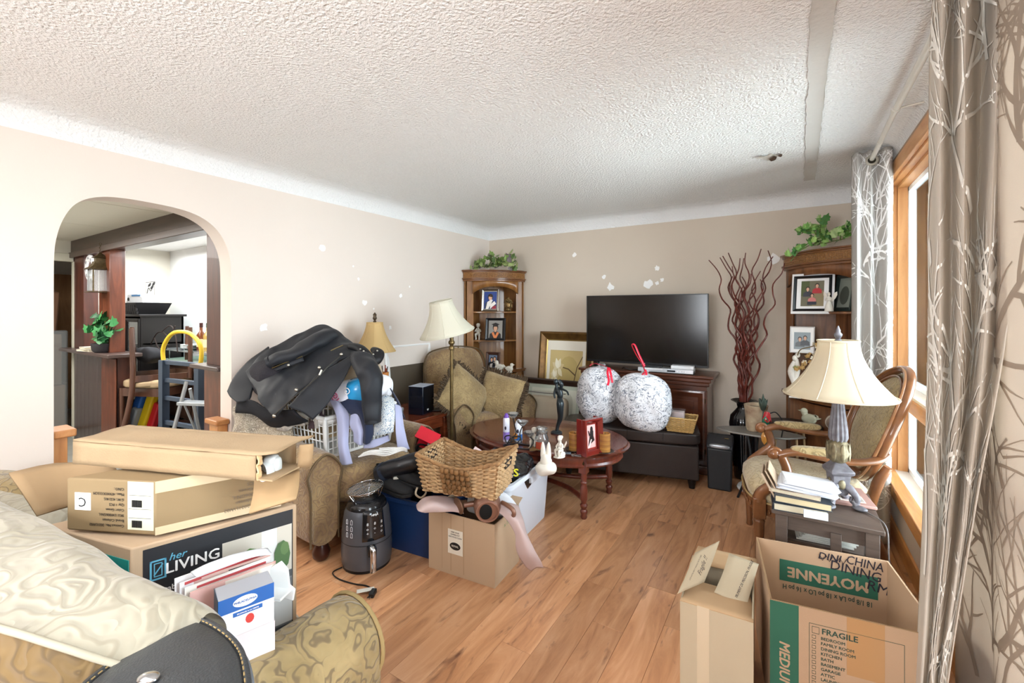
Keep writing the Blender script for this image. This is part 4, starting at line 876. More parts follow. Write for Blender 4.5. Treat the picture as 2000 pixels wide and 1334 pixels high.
# aerosol cans
def can(px, py, h, r, c1, c2, c3, lab):
    o = thing('spray_can', ct(px, py), lab, 'spray can'); ob('body', mat('can_'+c1, c1, .3, .2), lathe([(r*.95, 0), (r, .004), (r, h*.80), (r*.8, h*.85)], 24), o, sm=50)
    ob('cap', mat('can_'+c2, c2, .3), lathe([(r*.82, h*.84), (r*.75, h*.90), (r*.45, h*.97), (r*.3, h)], 20), o, sm=50)
    ob('printed_band', mat('can_'+c3, c3, .35), lathe([(r*1.01, h*.08), (r*1.01, h*.35)], 24, caps=False), o, sm=50)
    ob('printed_spot', mat('can_dark_print', '3c3a4a', .4), T(ball(r*.7, .004, r*1.1, 2, 4), (r*.3, -r*.97, h*.5)), o, sm=50); return o
can(989, 862, .205, .024, 'dfe0ee', '6a3fa0', '8f76c4', 'slim white and purple spray can with violet cap on the coffee table'); can(1013, 862, .16, .027, 'e6ebf2', 'dfe3ea', '3a79c9', 'white and blue spray can without a violet cap behind the wire candle holder')
tag(ob('orange_label', mat('orange_print', 'd88f33', .5), T(ball(.035, .004, .045, 2, 4), (0, -.0, 0)), bpy.data.objects['spray_can.001'], (-.008, -.028, .045)), None)
ch = thing('wire_candle_holder', ct(1005, 872), 'black wire candle holder with three clear glass cups on the coffee table', 'candle holder', rz=12)
iron = mat('black_iron', '1a1a1c')
ob('base_loop', iron, tube([(-.08, -.01, .004), (.0, -.05, .004), (.15, -.02, .004), (.13, .04, .004), (0, .05, .004)], .005, 6, 5, closed=True), ch, sm=60)
for pts in ([(-.05, -.03, .005), (-.03, -.02, .05), (.01, 0, .09), (0, 0, .15), (-.01, 0, .20)], [(.0, -.04, .005), (.05, -.03, .06), (.04, 0, .1), (.06, 0, .15)], [(.12, -.02, .005), (.14, 0, .05), (.11, 0, .08)], [(-.05, -.03, .03), (-.06, -.03, .07), (-.02, -.03, .08), (-.01, -.03, .04), (-.05, -.03, .03)], [(.03, -.03, .03), (.0, -.03, .07), (.05, -.03, .08), (.06, -.03, .04)]): ob('scroll', iron, tube(pts, .0045, 6, 6), ch, sm=60)
for x, y, z in ((-.01, 0, .20), (.06, 0, .15), (.11, 0, .08)): ob('glass_cup', glass('cup_glass', (.93, .95, .95), .25, .85), lathe([(.012, 0), (.016, .004), (.034, .022), (.042, .034), (.039, .034), (.03, .022), (.0, .01)], 20, (x, y, z)), ch, sm=60)
ky = thing('key_bunch', ct(1119, 891), 'small bunch of keys and a grey tag lying beside the white cherub', 'keys')
for k, a in enumerate((10, 35, -20)): ob('key', mat('key_steel', 'a9abb0', .3, .9), T(join(lathe([(.012, 0), (.012, .003)], 12), b2(.008, .055, -.003, .003, 0, .003), b2(.04, .052, 0, .008, 0, .003)), (0, 0, .002+k*.004), (0, 0, a)), ky)
ob('tag', mat('slate_tag', '5e6a78', .5), bx(-.05, .02, .006, .05, .03, .008, rz=20), ky, bev=.002)
tag(ob('dried_leaf', mat('leaf_brown', '7a5a33', .6), wr(T(leafmesh(.16, .10), (0, 0, .012), (0, 0, 50)), .004, 20), None, ct(1050, 884), sm=0, solid=.002), 'brown curled dried leaf lying in front of the glass jar', 'leaf')
ml = thing('lady_statue', ct(1093, 847), 'slender dark bronze statue of a standing woman at the back of the coffee table', 'statue', rz=-10)
brz = mat('dark_bronze', '2c3336', .35, .5, coat=.2)
ob('body', brz, tube([(-.03, 0, 0), (-.02, 0, .05), (.005, 0, .12), (.02, -.02, .19), (.02, -.02, .24), (.0, 0, .275), (.005, 0, .30), (-.01, 0, .335), (-.02, -.01, .36), (-.022, -.01, .385)], [.012, .014, .02, .026, .03, .02, .024, .03, .012, .011], 12, 5), ml, sm=60)
ob('head', brz, join(ball(.036, .042, .046, 2, 6, (-.026, -.012, .40)), tube([(-.02, .01, .41), (.0, .02, .38), (.0, .02, .34)], [.016, .02, .006], 8, 4)), ml, sm=60)
ob('arm', brz, tube([(.015, 0, .352), (.05, -.02, .35), (.09, -.03, .342), (.11, -.04, .32)], [.011, .009, .007, .006], 8, 4), ml, sm=60); ob('arm', brz, tube([(-.035, 0, .352), (-.03, -.03, .31), (-.015, -.04, .28)], [.011, .009, .007], 8, 4), ml, sm=60)
ob('base', brz, lathe([(.045, 0), (.045, .008), (.03, .018)], 20, (-.03, 0, 0)), ml)

# ================================================================ RECLINERS
rec_m = brocade('recliner_brocade', '9c8159', '826746', '6b4f40', 13)
rec_d = brocade('recliner_side', '92774f', '765d3e', '644b38', 13)
pipe_m = mat('dark_piping', '5d4b33', .8)
def recliner(loc, rz, label):
    t = thing('recliner', loc, label, 'armchair', rz)
    ob('base', rec_d, wr(ball(.62, .74, .34, 8, 10, (0, .02, .26)), .006, 6), t, sm=60)
    ob('seat_cushion', rec_m, wr(T(ball(.60, .72, .24, 4.5, 12), (0, -.10, .385)), .012, 5), t, sm=60)
    ob('backrest', rec_m, wr(T(loft([[(sx*w, y, z) for sx, y in ((-1, -.03), (-.9, -.11), (-.45, -.15), (0, -.16), (.45, -.15), (.9, -.11), (1, -.03), (.92, .08), (.4, .12), (-.4, .12), (-.92, .08))] for w, z in ((.30, .38), (.335, .50), (.36, .65), (.37, .80), (.35, .93), (.27, 1.015), (.15, 1.045))]), (0, .24, 0), (-7, 0, 0)), .012, 5), t, sub=1, sm=60)
    ob('back_piping', pipe_m, T(tube([(-.345, -.06, .5), (-.37, -.06, .65), (-.38, -.06, .80), (-.355, -.06, .94), (-.27, -.06, 1.02), (0, -.06, 1.055), (.27, -.06, 1.02), (.355, -.06, .94), (.38, -.06, .80), (.37, -.06, .65), (.345, -.06, .5)], .007, 6, 4), (0, .24, 0), (-7, 0, 0)), t, sm=60)
    for s in (-1, 1):
        def prof(y, g=1, dz=0, n=16):
            r = []
            for j in range(n):
                a = 2*pi*j/n; x = .105*cos(a)*g; z = .52+.105*sin(a)*g
                if z < .50: x = .085*(1 if cos(a) > 0 else -1)*g if abs(cos(a)) > .3 else x*.8; z = .10+(.4)*max(0, (1+sin(a)*1.0))*.9 if sin(a) < -.25 else z
                r.append((s*.375+x, y, z+dz))
            return r
        a_ = ob('arm', rec_m, wr(loft([prof(-.40, .80), prof(-.43, .93), prof(-.41, 1), prof(-.2, 1.02), prof(.05, 1, .01), prof(.3, .95, .02), prof(.38, .85, .02)]), .008, 6), t, sub=1, sm=70)
        ob('arm_piping', pipe_m, tube([(s*.375-s*.085, -.425, .12), (s*.375-s*.085, -.425, .4), (s*.375-s*.10, -.428, .52), (s*.375, -.43, .615), (s*.375+s*.10, -.428, .52), (s*.375+s*.085, -.425, .40), (s*.375+s*.085, -.425, .12)], .006, 6, 5), a_, sm=60)
        for y in (-.36, .34): ob('foot', mat('mahogany_foot', '3b1c14', .3), lathe([(.025, 0), (.045, .02), (.05, .05), (.035, .085), (.03, .12)], 16, (s*.36, y, 0)), t)
    return t
recliner((-2.60, 1.93, 0), 86, 'brown brocade recliner near the arch, buried under laundry baskets and a black coat')
recliner((-2.66, 3.47, 0), 72, 'brown brocade recliner in the far corner with two fringed throw pillows')
pil_m = brocade('pillow_gold', 'a38b60', '8a734c', '77603f', 14)
def fpillow(loc, rot, label, w=.46):
    o = thing('throw_pillow', loc, label, 'pillow', rot=rot); ob('cover', pil_m, pillow(w, w, .17), o, sm=70)
    fr = []; q = random.Random(int(w*99)+int(loc[1]*50))
    for k in range(4):
        for j in range(26):
            u = (j/26-.5)*w; p_ = [(u, -w/2), (w/2, u), (-u, w/2), (-w/2, -u)][k]; d = [(0, -1), (1, 0), (0, 1), (-1, 0)][k]
            fr.append(tube([(p_[0]*.97, p_[1]*.97, 0), (p_[0]+d[0]*.02, p_[1]+d[1]*.02, q.uniform(-.015, .015)), (p_[0]+d[0]*.04+q.uniform(-.012, .012), p_[1]+d[1]*.04+q.uniform(-.012, .012), q.uniform(-.02, .02))], [.009, .008, .004], 5))
    ob('fringe', mat('fringe_brown', '4b3b2a', .9), join(*fr), o, kind='stuff', sm=60); return o
p1 = A(908, 775, D=3.95); fpillow((p1.x, p1.y, .655), (62, 42, 62), 'gold fringed throw pillow standing on its corner against the far recliner back')
p2 = A(975, 778, D=4.12); fpillow((p2.x, p2.y, .62), (70, 12, 10), 'tan fringed throw pillow leaning on the right arm of the far recliner', .42)

# ================================================================ END TABLE, LAMPS, SPEAKER
etw = wood('end_table_cherry', '8a4326', '562613', '6f331b', axis='Y', rough=.25, coat=.4)
et = thing('end_table', (-2.80, 2.71, 0), 'cherry wood end table between the two recliners holding a black speaker', 'table', rz=-4)
ob('top', etw, b2(-.29, .30, -.27, .27, .52, .55), et, bev=.006); ob('apron', etw, join(b2(-.25, .26, -.235, -.21, .43, .52), b2(-.25, .26, .21, .235, .43, .52), b2(.24, .26, -.23, .23, .43, .52)), et)
for x in (-.24, .25):
    for y in (-.22, .22): ob('leg', etw, bx(x, y, .26, .05, .05, .52), et, bev=.003)
spk = thing('speaker', (A(823, 806, Z=.55).x, A(823, 806, Z=.55).y, .551), 'small glossy black speaker box on the cherry end table', 'speaker', rz=12)
ob('cabinet', mat('gloss_navy_black', '0e1626', .12, coat=.6), b2(-.07, .07, -.09, .09, 0, .235), spk, bev=.003); ob('baffle', mat('baffle_black', '0a0b10', .3), b2(.0695, .0715, -.08, .08, .01, .225), spk)
ob('emblem', mat('white_print', 'f2f2f2', .5), join(bx(.072, -.02, .035, .001, .008, .014, rx=30), bx(.072, -.008, .035, .001, .008, .014, rx=-30)), spk); ob('top_edge', mat('silver_edge', 'a9b5c9', .3), b2(-.07, .07, -.0905, .0905, .2345, .2365), spk)
tag(ob('tablet', mat('black_plastic', '101012'), b2(-.11, .11, -.07, .07, 0, .012), None, (-2.62, 2.93, .551), (0, 0, 40), bev=.004), 'flat black device lying at the right edge of the cherry end table', 'electronics')
tag(ob('paper_pile', mat('paper_sheet', 'd8dbe0', .6), join(*[bx(.002*k, .003*k, .003+k*.004, .24, .2, .0035, rz=k*7) for k in range(5)]), None, (-2.95, 2.62, .551)), 'loose sheets of paper on the cherry end table', 'paper')
shade_cream = cloth('shade_cream', 'e2d5bb', .35, .8, .05); shade_gold = cloth('shade_gold', 'd9bb84', .35, .8, .05); shade_white = cloth('shade_white', 'e6e1cf', .35, .8, .05)
def bell(m, rb, rt, h, z0, par, nf=8, pw=1.7, trim_m=None, dim=.02, elong=1, seams=True):
    prof = [(rt+(rb-rt)*(1-t)**pw, z0+h*t) for t in [k/10 for k in range(11)]]
    n = nf*6; rings = []
    for r, z in prof: rings.append([(r*cos(2*pi*j/n)*(1-dim*(1-abs(cos(nf*pi*j/n)))), elong*r*sin(2*pi*j/n)*(1-dim*(1-abs(cos(nf*pi*j/n)))), z) for j in range(n)])
    s = ob('shade', m, loft(rings, False), par, sm=35, solid=.003)
    tm2 = trim_m or m
    for r_, z_ in ((prof[0][0], z0), (prof[-1][0], z0+h)): ob('shade_trim', tm2, tube([(r_*cos(2*pi*j/48), elong*r_*sin(2*pi*j/48), z_) for j in range(48)], .005, 6, closed=True), s, sm=60)
    if seams: 
        for k in range(nf): a = 2*pi*k/nf; ob('shade_seam', tm2, tube([(r*1.006*cos(a), elong*r*1.006*sin(a), z) for r, z in prof], .0035, 5), s)
    return s
tl2 = thing('table_lamp', (A(732, 640, D=3.62).x, A(732, 640, D=3.62).y, .551), 'table lamp with gold bell shade and pineapple finial behind the coat pile', 'lamp')
bell(shade_gold, .165, .062, .235, .54, tl2, 8, 1.6)
lampb = mat('lamp_bronze', '5a4a38', .4, .5, var=.4, vs=30)
ob('base', lampb, lathe([(.08, 0), (.085, .02), (.05, .04), (.03, .08), (.055, .14), (.06, .2), (.03, .28), (.02, .34), (.028, .37), (.012, .4), (.012, .55)], 24), tl2, sm=50)
ob('finial', lampb, join(lathe([(.01, .775), (.014, .785), (.008, .795), (.018, .81), (.012, .83), (.016, .84), (.002, .86)], 12)), tl2)
fl1 = thing('floor_lamp', (A(882, 880, D=3.62).x, A(882, 880, D=3.62).y, 0), 'tall brass floor lamp with tilted cream bell shade and pull chains beside the end table', 'lamp')
abr = mat('antique_brass', '7a6540', .35, .7, var=.3, vs=30)
ob('base', abr, lathe([(.13, 0), (.135, .012), (.10, .03), (.04, .05), (.025, .08), (.035, .10), (.02, .12)], 28), fl1, sm=50)
for a in (0, 120, 240): ob('scroll', abr, T(tube([(.03, 0, .11), (.07, 0, .16), (.11, 0, .13), (.09, 0, .09), (.06, 0, .11), (.08, 0, .13)], .006, 6, 6), (0, 0, 0), (0, 0, a)), fl1, sm=60)
ob('pole', abr, lathe([(.014, .1), (.014, 1.10), (.022, 1.105), (.024, 1.125), (.014, 1.14), (.026, 1.155), (.026, 1.17), (.014, 1.185), (.017, 1.2), (.013, 1.24), (.018, 1.26), (.012, 1.30)], 18), fl1, sm=50)
for s in (-1, 1): ob('socket', mat('dark_socket', '3b352c', .4, .6), join(tube([(0, 0, 1.27), (s*.05, 0, 1.275), (s*.07, 0, 1.28)], .008, 8, 3), T(lathe([(.016, 0), (.02, .02), (.02, .05), (.01, .06)], 12), (s*.06, 0, 1.275), (0, s*90, 0))), fl1, sm=50)
ob('pull_chain', abr, join(tube([(.07, 0, 1.27), (.07, 0, 1.13)], .0012, 5), ball(.012, .012, .012, 2, 3, (.07, 0, 1.125))), fl1); ob('pull_chain', abr, join(tube([(-.06, 0, 1.27), (-.06, 0, 1.10)], .0012, 5)), fl1)
shd = thing('x', (0, 0, 0), None, None); 
bell(shade_white, .225, .092, .27, 0, shd, 8, 1.75)
s_ = shd.children[0]; s_.parent = fl1; s_.location = (-.045, .0, 1.24); s_.rotation_euler = (R(8), R(-11), R(34)); bpy.data.objects.remove(shd)
wf = thing('framed_mirror', (XL+.03, 3.13, .0), 'empty white picture frame leaning on the left wall behind the end table', 'picture frame', rot=(0, 0, 90))
ob('frame', mat('white_frame', 'f1efec'), T(frame_s(.62, 1.10, .06, .025), (0, 0, .55), (84, 0, 0)), wf, sm=0); ob('backing', mat('frame_glass_dark', '5f564a', .15), T(bx(0, 0, .004, .6, 1.08, .004), (0, 0, .55), (84, 0, 0)), wf)
pb = A(750, 745, D=3.25)
pn = thing('pencil_cup', (pb.x, pb.y, .85), 'orange wooden cup of pencils behind the white pillow on the coat pile', 'cup')
ob('stand', mat('dark_tub', '2b2522'), lathe([(.05, -.85), (.05, 0)], 12), pn); ob('cup', mat('orange_wood', 'b5702f', .5), lathe([(.028, 0), (.03, .005), (.035, .12), (.031, .12), (.025, .01)], 18), pn)
for k in range(6): ob('pencil', mat('pencil_dark' if k % 2 else 'pencil_red', '3a2c25' if k % 2 else '8c3a22', .5), tube([(.01*cos(k), .01*sin(k), .02), (.025*cos(k), .025*sin(k), .15+.01*(k % 3))], .004, 6), pn)

# ================================================================ LAUNDRY, COAT AND CLOTHES PILE ON THE NEAR RECLINER
def C(cx, cy, D): return A(440+cx*.2549, 580+cy*.2549, D=D)
def lbasket(loc, rz, w, d, h, m, label, zb_=0):
    o = thing('laundry_basket', loc, label, 'basket', rz); sl = []
    def P(t, z):
        i = int(t) % 4; f = t-int(t); fl_ = 1+.12*z/h; c = [(-w/2, -d/2), (w/2, -d/2), (w/2, d/2), (-w/2, d/2)]; a = c[i]; b = c[(i+1) % 4]; return V3(((a[0]*(1-f)+b[0]*f)*fl_, (a[1]*(1-f)+b[1]*f)*fl_, z))
    for i in range(4):
        nn = 16 if i % 2 == 0 else 12
        for k in range(nn): sl.append(tube([P(i+(k+.5)/nn, .02), P(i+(k+.5)/nn, h*.86)], .0045, 4))
    for z in (.06, .11, .16, .21):
        if z < h*.85: sl.append(tube([P(t/4, z) for t in range(16)], .004, 4, closed=True))
    ob('lattice', m, join(*sl), o, kind='stuff'); ob('rim', m, tube([P(t/8, h) for t in range(32)], .014, 8, closed=True), o, sm=60)
    ob('upper_band', m, loft([[P(t/8, z) for t in range(32)] for z in (h*.84, h)], False), o, solid=.004); ob('floor', m, b2(-w/2, w/2, -d/2, d/2, 0, .02), o, bev=.004)
    for i in range(4): ob('corner_post', m, tube([P(i, 0), P(i, h)], .012, 8), o, sm=60)
    return o
wpl = mat('white_plastic', 'e4e3e0', .35); gpl = mat('warm_grey_plastic', 'aca59c', .4)
lbasket((-2.63, 1.93, .505), 90, .50, .44, .26, wpl, 'white lattice laundry basket, lower of two stacked on the near recliner')
lbasket((-2.67, 1.91, .70), 88, .50, .42, .24, gpl, 'warm grey laundry basket stacked in the white one and full of clothes')
# supporting heap
hp_m = mat('dark_knit', '221f25', .9, bump=.3, bs=80)
tag(ob('folded_blanket', hp_m, wr(join(ball(.38, .46, .30, 3, 12, (-2.86, 1.72, .98))), .03, 4), None, sm=60), 'dark folded blanket under the black coat at the top of the pile', 'blanket')
tag(ob('folded_sweater', mat('beige_knit', 'b7a58e', .95), wr(ball(.44, .50, .30, 3, 10, (-2.66, 1.98, .95)), .02, 6), None, sm=60), 'beige sweater folded into the grey laundry basket under the coat sleeve', 'sweater')
coat_m = mat('navy_black_twill', '14171e', .6, sheen=.05, bump=.08, bs=500, var=.2, vs=7)
coat = thing('winter_coat', (-2.7, 1.8, 1.0), 'long navy black winter coat with zip pockets draped over the pile on the near recliner', 'coat')
def cob(name, s, **k):
    o = ob(name, k.pop('m', coat_m), (s[0], s[1]), coat, **k); o.matrix_parent_inverse = Matrix.Translation((2.7, -1.8, -1.0)); return o
body = [[C(985, 350, 2.96), C(1000, 385, 2.9), C(1000, 410, 2.84), C(985, 440, 2.80)],
        [C(860, 262, 3.05), C(880, 330, 2.94), C(870, 420, 2.82), C(850, 520, 2.73)],
        [C(740, 216, 3.10), C(750, 320, 2.95), C(740, 450, 2.80), C(725, 590, 2.68)],
        [C(600, 262, 3.06), C(620, 380, 2.92), C(620, 520, 2.76), C(620, 670, 2.64)],
        [C(450, 345, 3.0), C(480, 460, 2.86), C(500, 610, 2.71), C(540, 745, 2.60)],
        [C(300, 430, 2.93), C(350, 560, 2.80), C(400, 690, 2.67), C(455, 845, 2.56)],
        [C(150, 575, 2.86), C(210, 680, 2.75), C(275, 800, 2.63), C(378, 945, 2.53)]]
cob('body_panel', wr(wr(sheet(body, 9, 8), .016, 6, 3), .007, 19, 1), sm=70, solid=.012, sub=1)
cob('back_panel', wr(sheet([[C(330, 385, 3.02), C(330, 440, 2.95), C(340, 520, 2.9)], [C(170, 500, 2.95), C(190, 590, 2.88), C(230, 660, 2.84)], [C(60, 640, 2.86), C(100, 720, 2.80), C(190, 780, 2.76)], [C(18, 728, 2.82), C(45, 775, 2.78), C(95, 812, 2.74)]], 6, 5), .008, 8), sm=70, solid=.012)
cob('front_panel', wr(sheet([[C(990, 440, 2.79), C(985, 470, 2.74), C(975, 500, 2.72)], [C(855, 525, 2.71), C(885, 560, 2.67), C(925, 590, 2.66)], [C(725, 600, 2.655), C(790, 650, 2.62), C(850, 700, 2.61)], [C(600, 715, 2.61), C(680, 770, 2.58), C(765, 830, 2.57)], [C(480, 835, 2.56), C(570, 890, 2.54), C(668, 948, 2.53)]], 6, 6), .014, 8, 5), sm=70, solid=.012)
cob('sleeve', wr(tube([C(800, 285, 2.98), C(690, 345, 2.88), C(560, 420, 2.80), C(430, 465, 2.77), C(335, 505, 2.76)], [.075, .075, .062, .056, .045], 20, 8, flat=.7), .014, 10, 2), sm=70)
cob('cuff', tube([C(352, 497, 2.762), C(330, 508, 2.758)], .05, 16, flat=.8), sm=60)
cob('sleeve', wr(tube([C(985, 450, 2.84), C(1050, 500, 2.74), C(1110, 590, 2.66), C(1125, 700, 2.63), C(1120, 820, 2.62), C(1130, 950, 2.62)], [.05, .075, .072, .066, .058, .048], 22, 8, flat=.8), .018, 11, 8), sm=70)
cob('cuff', tube([C(1127, 915, 2.62), C(1131, 962, 2.62)], .052, 18, flat=.85), sm=60); cob('cuff_opening', tube([C(1131, 962, 2.62), C(1131.5, 966, 2.62)], .042, 16, flat=.85), m=mat('cuff_dark', '07080a', .9))
cob('collar', wr(tube([C(960, 375, 2.86), C(1040, 400, 2.82), C(1100, 470, 2.79), C(1150, 480, 2.81), C(1170, 430, 2.86), C(1130, 400, 2.9)], [.03, .035, .045, .045, .04, .02], 12, 6, flat=.7), .006, 12), sm=60, m=mat('collar_black', '0e0f13', .55))
for c_ in ((1035, 400), (1060, 415), (1135, 440), (1165, 412)): cob('stud', ball(.012, .012, .012, 2, 4, C(c_[0], c_[1], 2.77)), m=mat('nickel', 'b9b5aa', .3, 1))
br_ = mat('brass_zip', '8c7c56', .35, .8)
def onc(pts, D): return [C(x, y, D+d) for (x, y), d in zip(pts, [0]*len(pts))]
cob('pocket_zip', tube([C(358, 545, 2.745), C(470, 500, 2.745), C(592, 455, 2.765)], .0035, 6, 4), m=br_); cob('chest_zip', tube([C(808, 412, 2.775), C(850, 392, 2.79), C(902, 370, 2.815)], .0035, 6, 4), m=br_)
cob('pocket_flap', sheet([[C(375, 550, 2.742), C(480, 505, 2.742), C(592, 460, 2.762)], [C(390, 570, 2.738), C(495, 530, 2.738), C(602, 490, 2.752)]], 6, 3), solid=.008, sm=60)
cob('main_zip', tube([C(380, 900, 2.525), C(500, 790, 2.54), C(620, 690, 2.585), C(730, 590, 2.63), C(800, 520, 2.68), C(890, 445, 2.75)], .0035, 6, 5), m=mat('gunmetal_zip', '4c4a45', .35, .8))
cob('zip_pull', tube([C(740, 560, 2.62), C(722, 600, 2.605)], .006, 6), m=mat('nickel', 'b9b5aa'))
for c_ in ((485, 522, 2.735), (722, 542, 2.655), (545, 712, 2.59), (375, 912, 2.52), (890, 440, 2.74)): cob('snap_button', ball(.021, .021, .021, 2, 5, C(*c_)), m=mat('nickel', 'b9b5aa'), sm=60)
def hang(name, rows, m, label, cat, amp=.008, f=9, th=.006, su=5, sv=5, seed=0, **k):
    V = sheet(rows, su, sv); o = ob(name, m, wr(V, amp, f, seed), None, solid=th, sm=70, **k); return tag(o, label, cat)
tag(ob('second_coat', mat('black_cotton', '15151a', .85), wr(sheet([[C(90, 790, 2.80), C(200, 790, 2.74), C(330, 860, 2.66), C(520, 860, 2.60)], [C(78, 870, 2.78), C(200, 885, 2.72), C(330, 940, 2.66), C(560, 900, 2.62)], [C(75, 892, 2.80), C(220, 892, 2.78), C(385, 1000, 2.70), C(640, 950, 2.68)]], 6, 5), .008, 9), None, solid=.01, sm=70), 'black garment peeking out below the hem of the navy coat', 'coat')
lace = brocade('lace_blanket', 'a89a84', '8d8070', 'd6cbb8', 26, thr=.8)
hang('lace_blanket', [[C(80, 820, 2.84), C(170, 860, 2.83), C(300, 880, 2.84), C(430, 860, 2.84), C(560, 880, 2.84)], [C(50, 870, 2.80), C(150, 930, 2.78), C(250, 960, 2.80), C(380, 980, 2.76), C(520, 980, 2.78)], [C(75, 960, 2.80), C(160, 1010, 2.76), C(260, 1040, 2.79), C(380, 1060, 2.75), C(520, 1080, 2.77)], [C(40, 1090, 2.78), C(150, 1130, 2.75), C(260, 1130, 2.78), C(380, 1150, 2.74), C(520, 1160, 2.76)]], lace, 'tan patterned lace blanket hanging over the near recliner back below the coat', 'blanket', .01, 8)
sca = hang('scarf', [[C(385, 890, 2.72), C(450, 880, 2.70), C(540, 910, 2.70), C(600, 935, 2.70)], [C(390, 950, 2.70), C(450, 960, 2.68), C(530, 970, 2.70), C(610, 960, 2.68)], [C(395, 1020, 2.70), C(470, 1030, 2.69), C(530, 990, 2.70), C(620, 985, 2.69)]], mat('grey_tweed', 'b7afa5', .95, bump=.5, bs=120, col2='8c857c', vs=60), 'grey tweed and cream scarf with long fringe under the coat hem', 'scarf')
def fringe(par, p0, p1, n, L, m, r=.0035, seed=1, wob=.012):
    q = random.Random(seed); s = []
    for i in range(n):
        a = p0.lerp(p1, i/max(1, n-1)); d = V3((q.uniform(-wob, wob), q.uniform(-wob, wob), 0)); l_ = L*q.uniform(.8, 1.1)
        s.append(tube([a, a+V3((d.x, d.y, -l_*.35)), a+V3((-d.x*.5, d.y, -l_*.7)), a+V3((d.x*.8, -d.y, -l_))], r, 5, 2))
    return ob('fringe', m, join(*s), par, kind='stuff', sm=60)
crm = mat('cream_yarn', 'd6cec2', .95); dky = mat('plum_yarn', '3b2b2f', .95)
fringe(sca, C(500, 985, 2.68), C(625, 975, 2.67), 16, .085, crm); fringe(sca, C(385, 1000, 2.69), C(480, 1010, 2.68), 12, .05, crm, seed=2)
sc2 = hang('shawl', [[C(640, 870, 2.76), C(700, 830, 2.76), C(770, 800, 2.76)], [C(650, 950, 2.74), C(710, 930, 2.73), C(760, 900, 2.74)], [C(640, 1010, 2.74), C(700, 1000, 2.72), C(755, 980, 2.74)]], mat('plum_knit', '4a393c', .95, bump=.4, bs=90), 'dark plum shawl with long fringe hanging beside the laundry baskets', 'shawl')
fringe(sc2, C(560, 960, 2.74), C(680, 1000, 2.72), 22, .12, dky, .0045, 5); fringe(sc2, C(690, 960, 2.72), C(762, 880, 2.71), 18, .15, mat('mauve_yarn', '8d7f84', .95), .004, 6)
# cushion and packaged pillows in the pile
tag(ob('cushion', mat('tan_suede', 'c4ad8f', .9), wr(T(pillow(.26, .24, .14), (0, 0, 0), (78, 10, 8)), .006, 10), None, C(975, 590, 2.93), sm=70), 'tan suede cushion squeezed under the coat beside its sleeve', 'cushion')
pk = thing('packaged_pillow', C(945, 735, 2.82), 'packaged pillow with white and blue wrapper printed with a pink swirl', 'pillow')
ob('wrapper', mat('white_wrap', 'e5e6f0', .25, coat=.3), wr(T(ball(.30, .22, .17, 2.6, 10), (0, 0, 0), (0, -10, 28)), .006, 12), pk, sm=70)
ob('blue_panel', mat('blue_wrap', '2f93c8', .25, coat=.3), wr(T(ball(.17, .225, .165, 2.6, 10), (.075, .035, .02), (0, -10, 28)), .006, 12), pk, sm=70)
def spiral(r, n, w): return [V3((r*(k/n)*cos(k*.45), -0.0, r*(k/n)*sin(k*.45))) for k in range(n)]
ob('swirl_print', mat('pink_print', 'c7507e', .4), T(tube(spiral(.03, 28, 1), .0035, 5), (.025, -.118, .0), (0, 0, 22)), pk); ob('swirl_print', mat('white_print', 'f2f2f2'), T(tube(spiral(.026, 20, 1), .003, 5), (.095, -.088, .03), (0, 0, 30)), pk)
tag(ob('bed_pillow', mat('white_cotton', 'e9e9ee', .9), wr(ball(.17, .14, .17, 2.4, 8), .008, 9), None, C(1190, 690, 2.95), sm=70), 'white pillow poking out right of the coat sleeve', 'pillow')
pat = brocade('blue_pattern_knit', 'dfe0dc', 'cfd5d8', '2b5f8c', 38, thr=.95)
hang('patterned_sweater', [[C(1180, 770, 2.76), C(1230, 745, 2.78), C(1290, 780, 2.80)], [C(1160, 850, 2.70), C(1220, 840, 2.69), C(1300, 850, 2.72)], [C(1150, 960, 2.68), C(1210, 960, 2.66), C(1298, 950, 2.69)], [C(1115, 1050, 2.68), C(1200, 1060, 2.67), C(1290, 1030, 2.69)]], pat, 'blue and white patterned sweater hanging over the basket rim', 'sweater', .008)
lav = mat('lavender_cotton', 'a7aac8', .95, sheen=.3, bump=.1, bs=200); nav = mat('navy_cotton', '1f2740', .9, sheen=.2)
hang('lavender_towel', [[C(800, 790, 2.72), C(860, 800, 2.70), C(900, 830, 2.72)], [C(850, 900, 2.67), C(900, 900, 2.65), C(945, 910, 2.68)], [C(865, 1080, 2.64), C(905, 1080, 2.62), C(945, 1080, 2.65)], [C(870, 1200, 2.62), C(910, 1200, 2.60), C(950, 1190, 2.63)], [C(875, 1285, 2.62), C(920, 1288, 2.60), C(968, 1275, 2.62)]], lav, 'long lavender towel hanging straight down the front of the laundry baskets', 'towel', .006)
hang('lavender_shirt', [[C(960, 900, 2.70), C(1010, 880, 2.68), C(1055, 870, 2.70)], [C(955, 980, 2.66), C(1010, 960, 2.65), C(1045, 950, 2.67)], [C(985, 1040, 2.66), C(1030, 1040, 2.64), C(1060, 1030, 2.66)], [C(995, 1110, 2.67), C(1035, 1135, 2.65), C(1060, 1130, 2.67)]], lav, 'lavender shirt bunched beside the navy sweatshirt on the basket', 'shirt', .008)
hang('lavender_sheet', [[C(1300, 820, 2.76), C(1330, 830, 2.78), C(1350, 850, 2.80)], [C(1305, 950, 2.70), C(1340, 960, 2.71), C(1370, 990, 2.73)], [C(1310, 1080, 2.68), C(1360, 1080, 2.69), C(1395, 1100, 2.71)], [C(1320, 1145, 2.68), C(1370, 1165, 2.68), C(1415, 1165, 2.70)]], lav, 'lavender sheet hanging off the right end of the laundry baskets', 'sheet', .006)
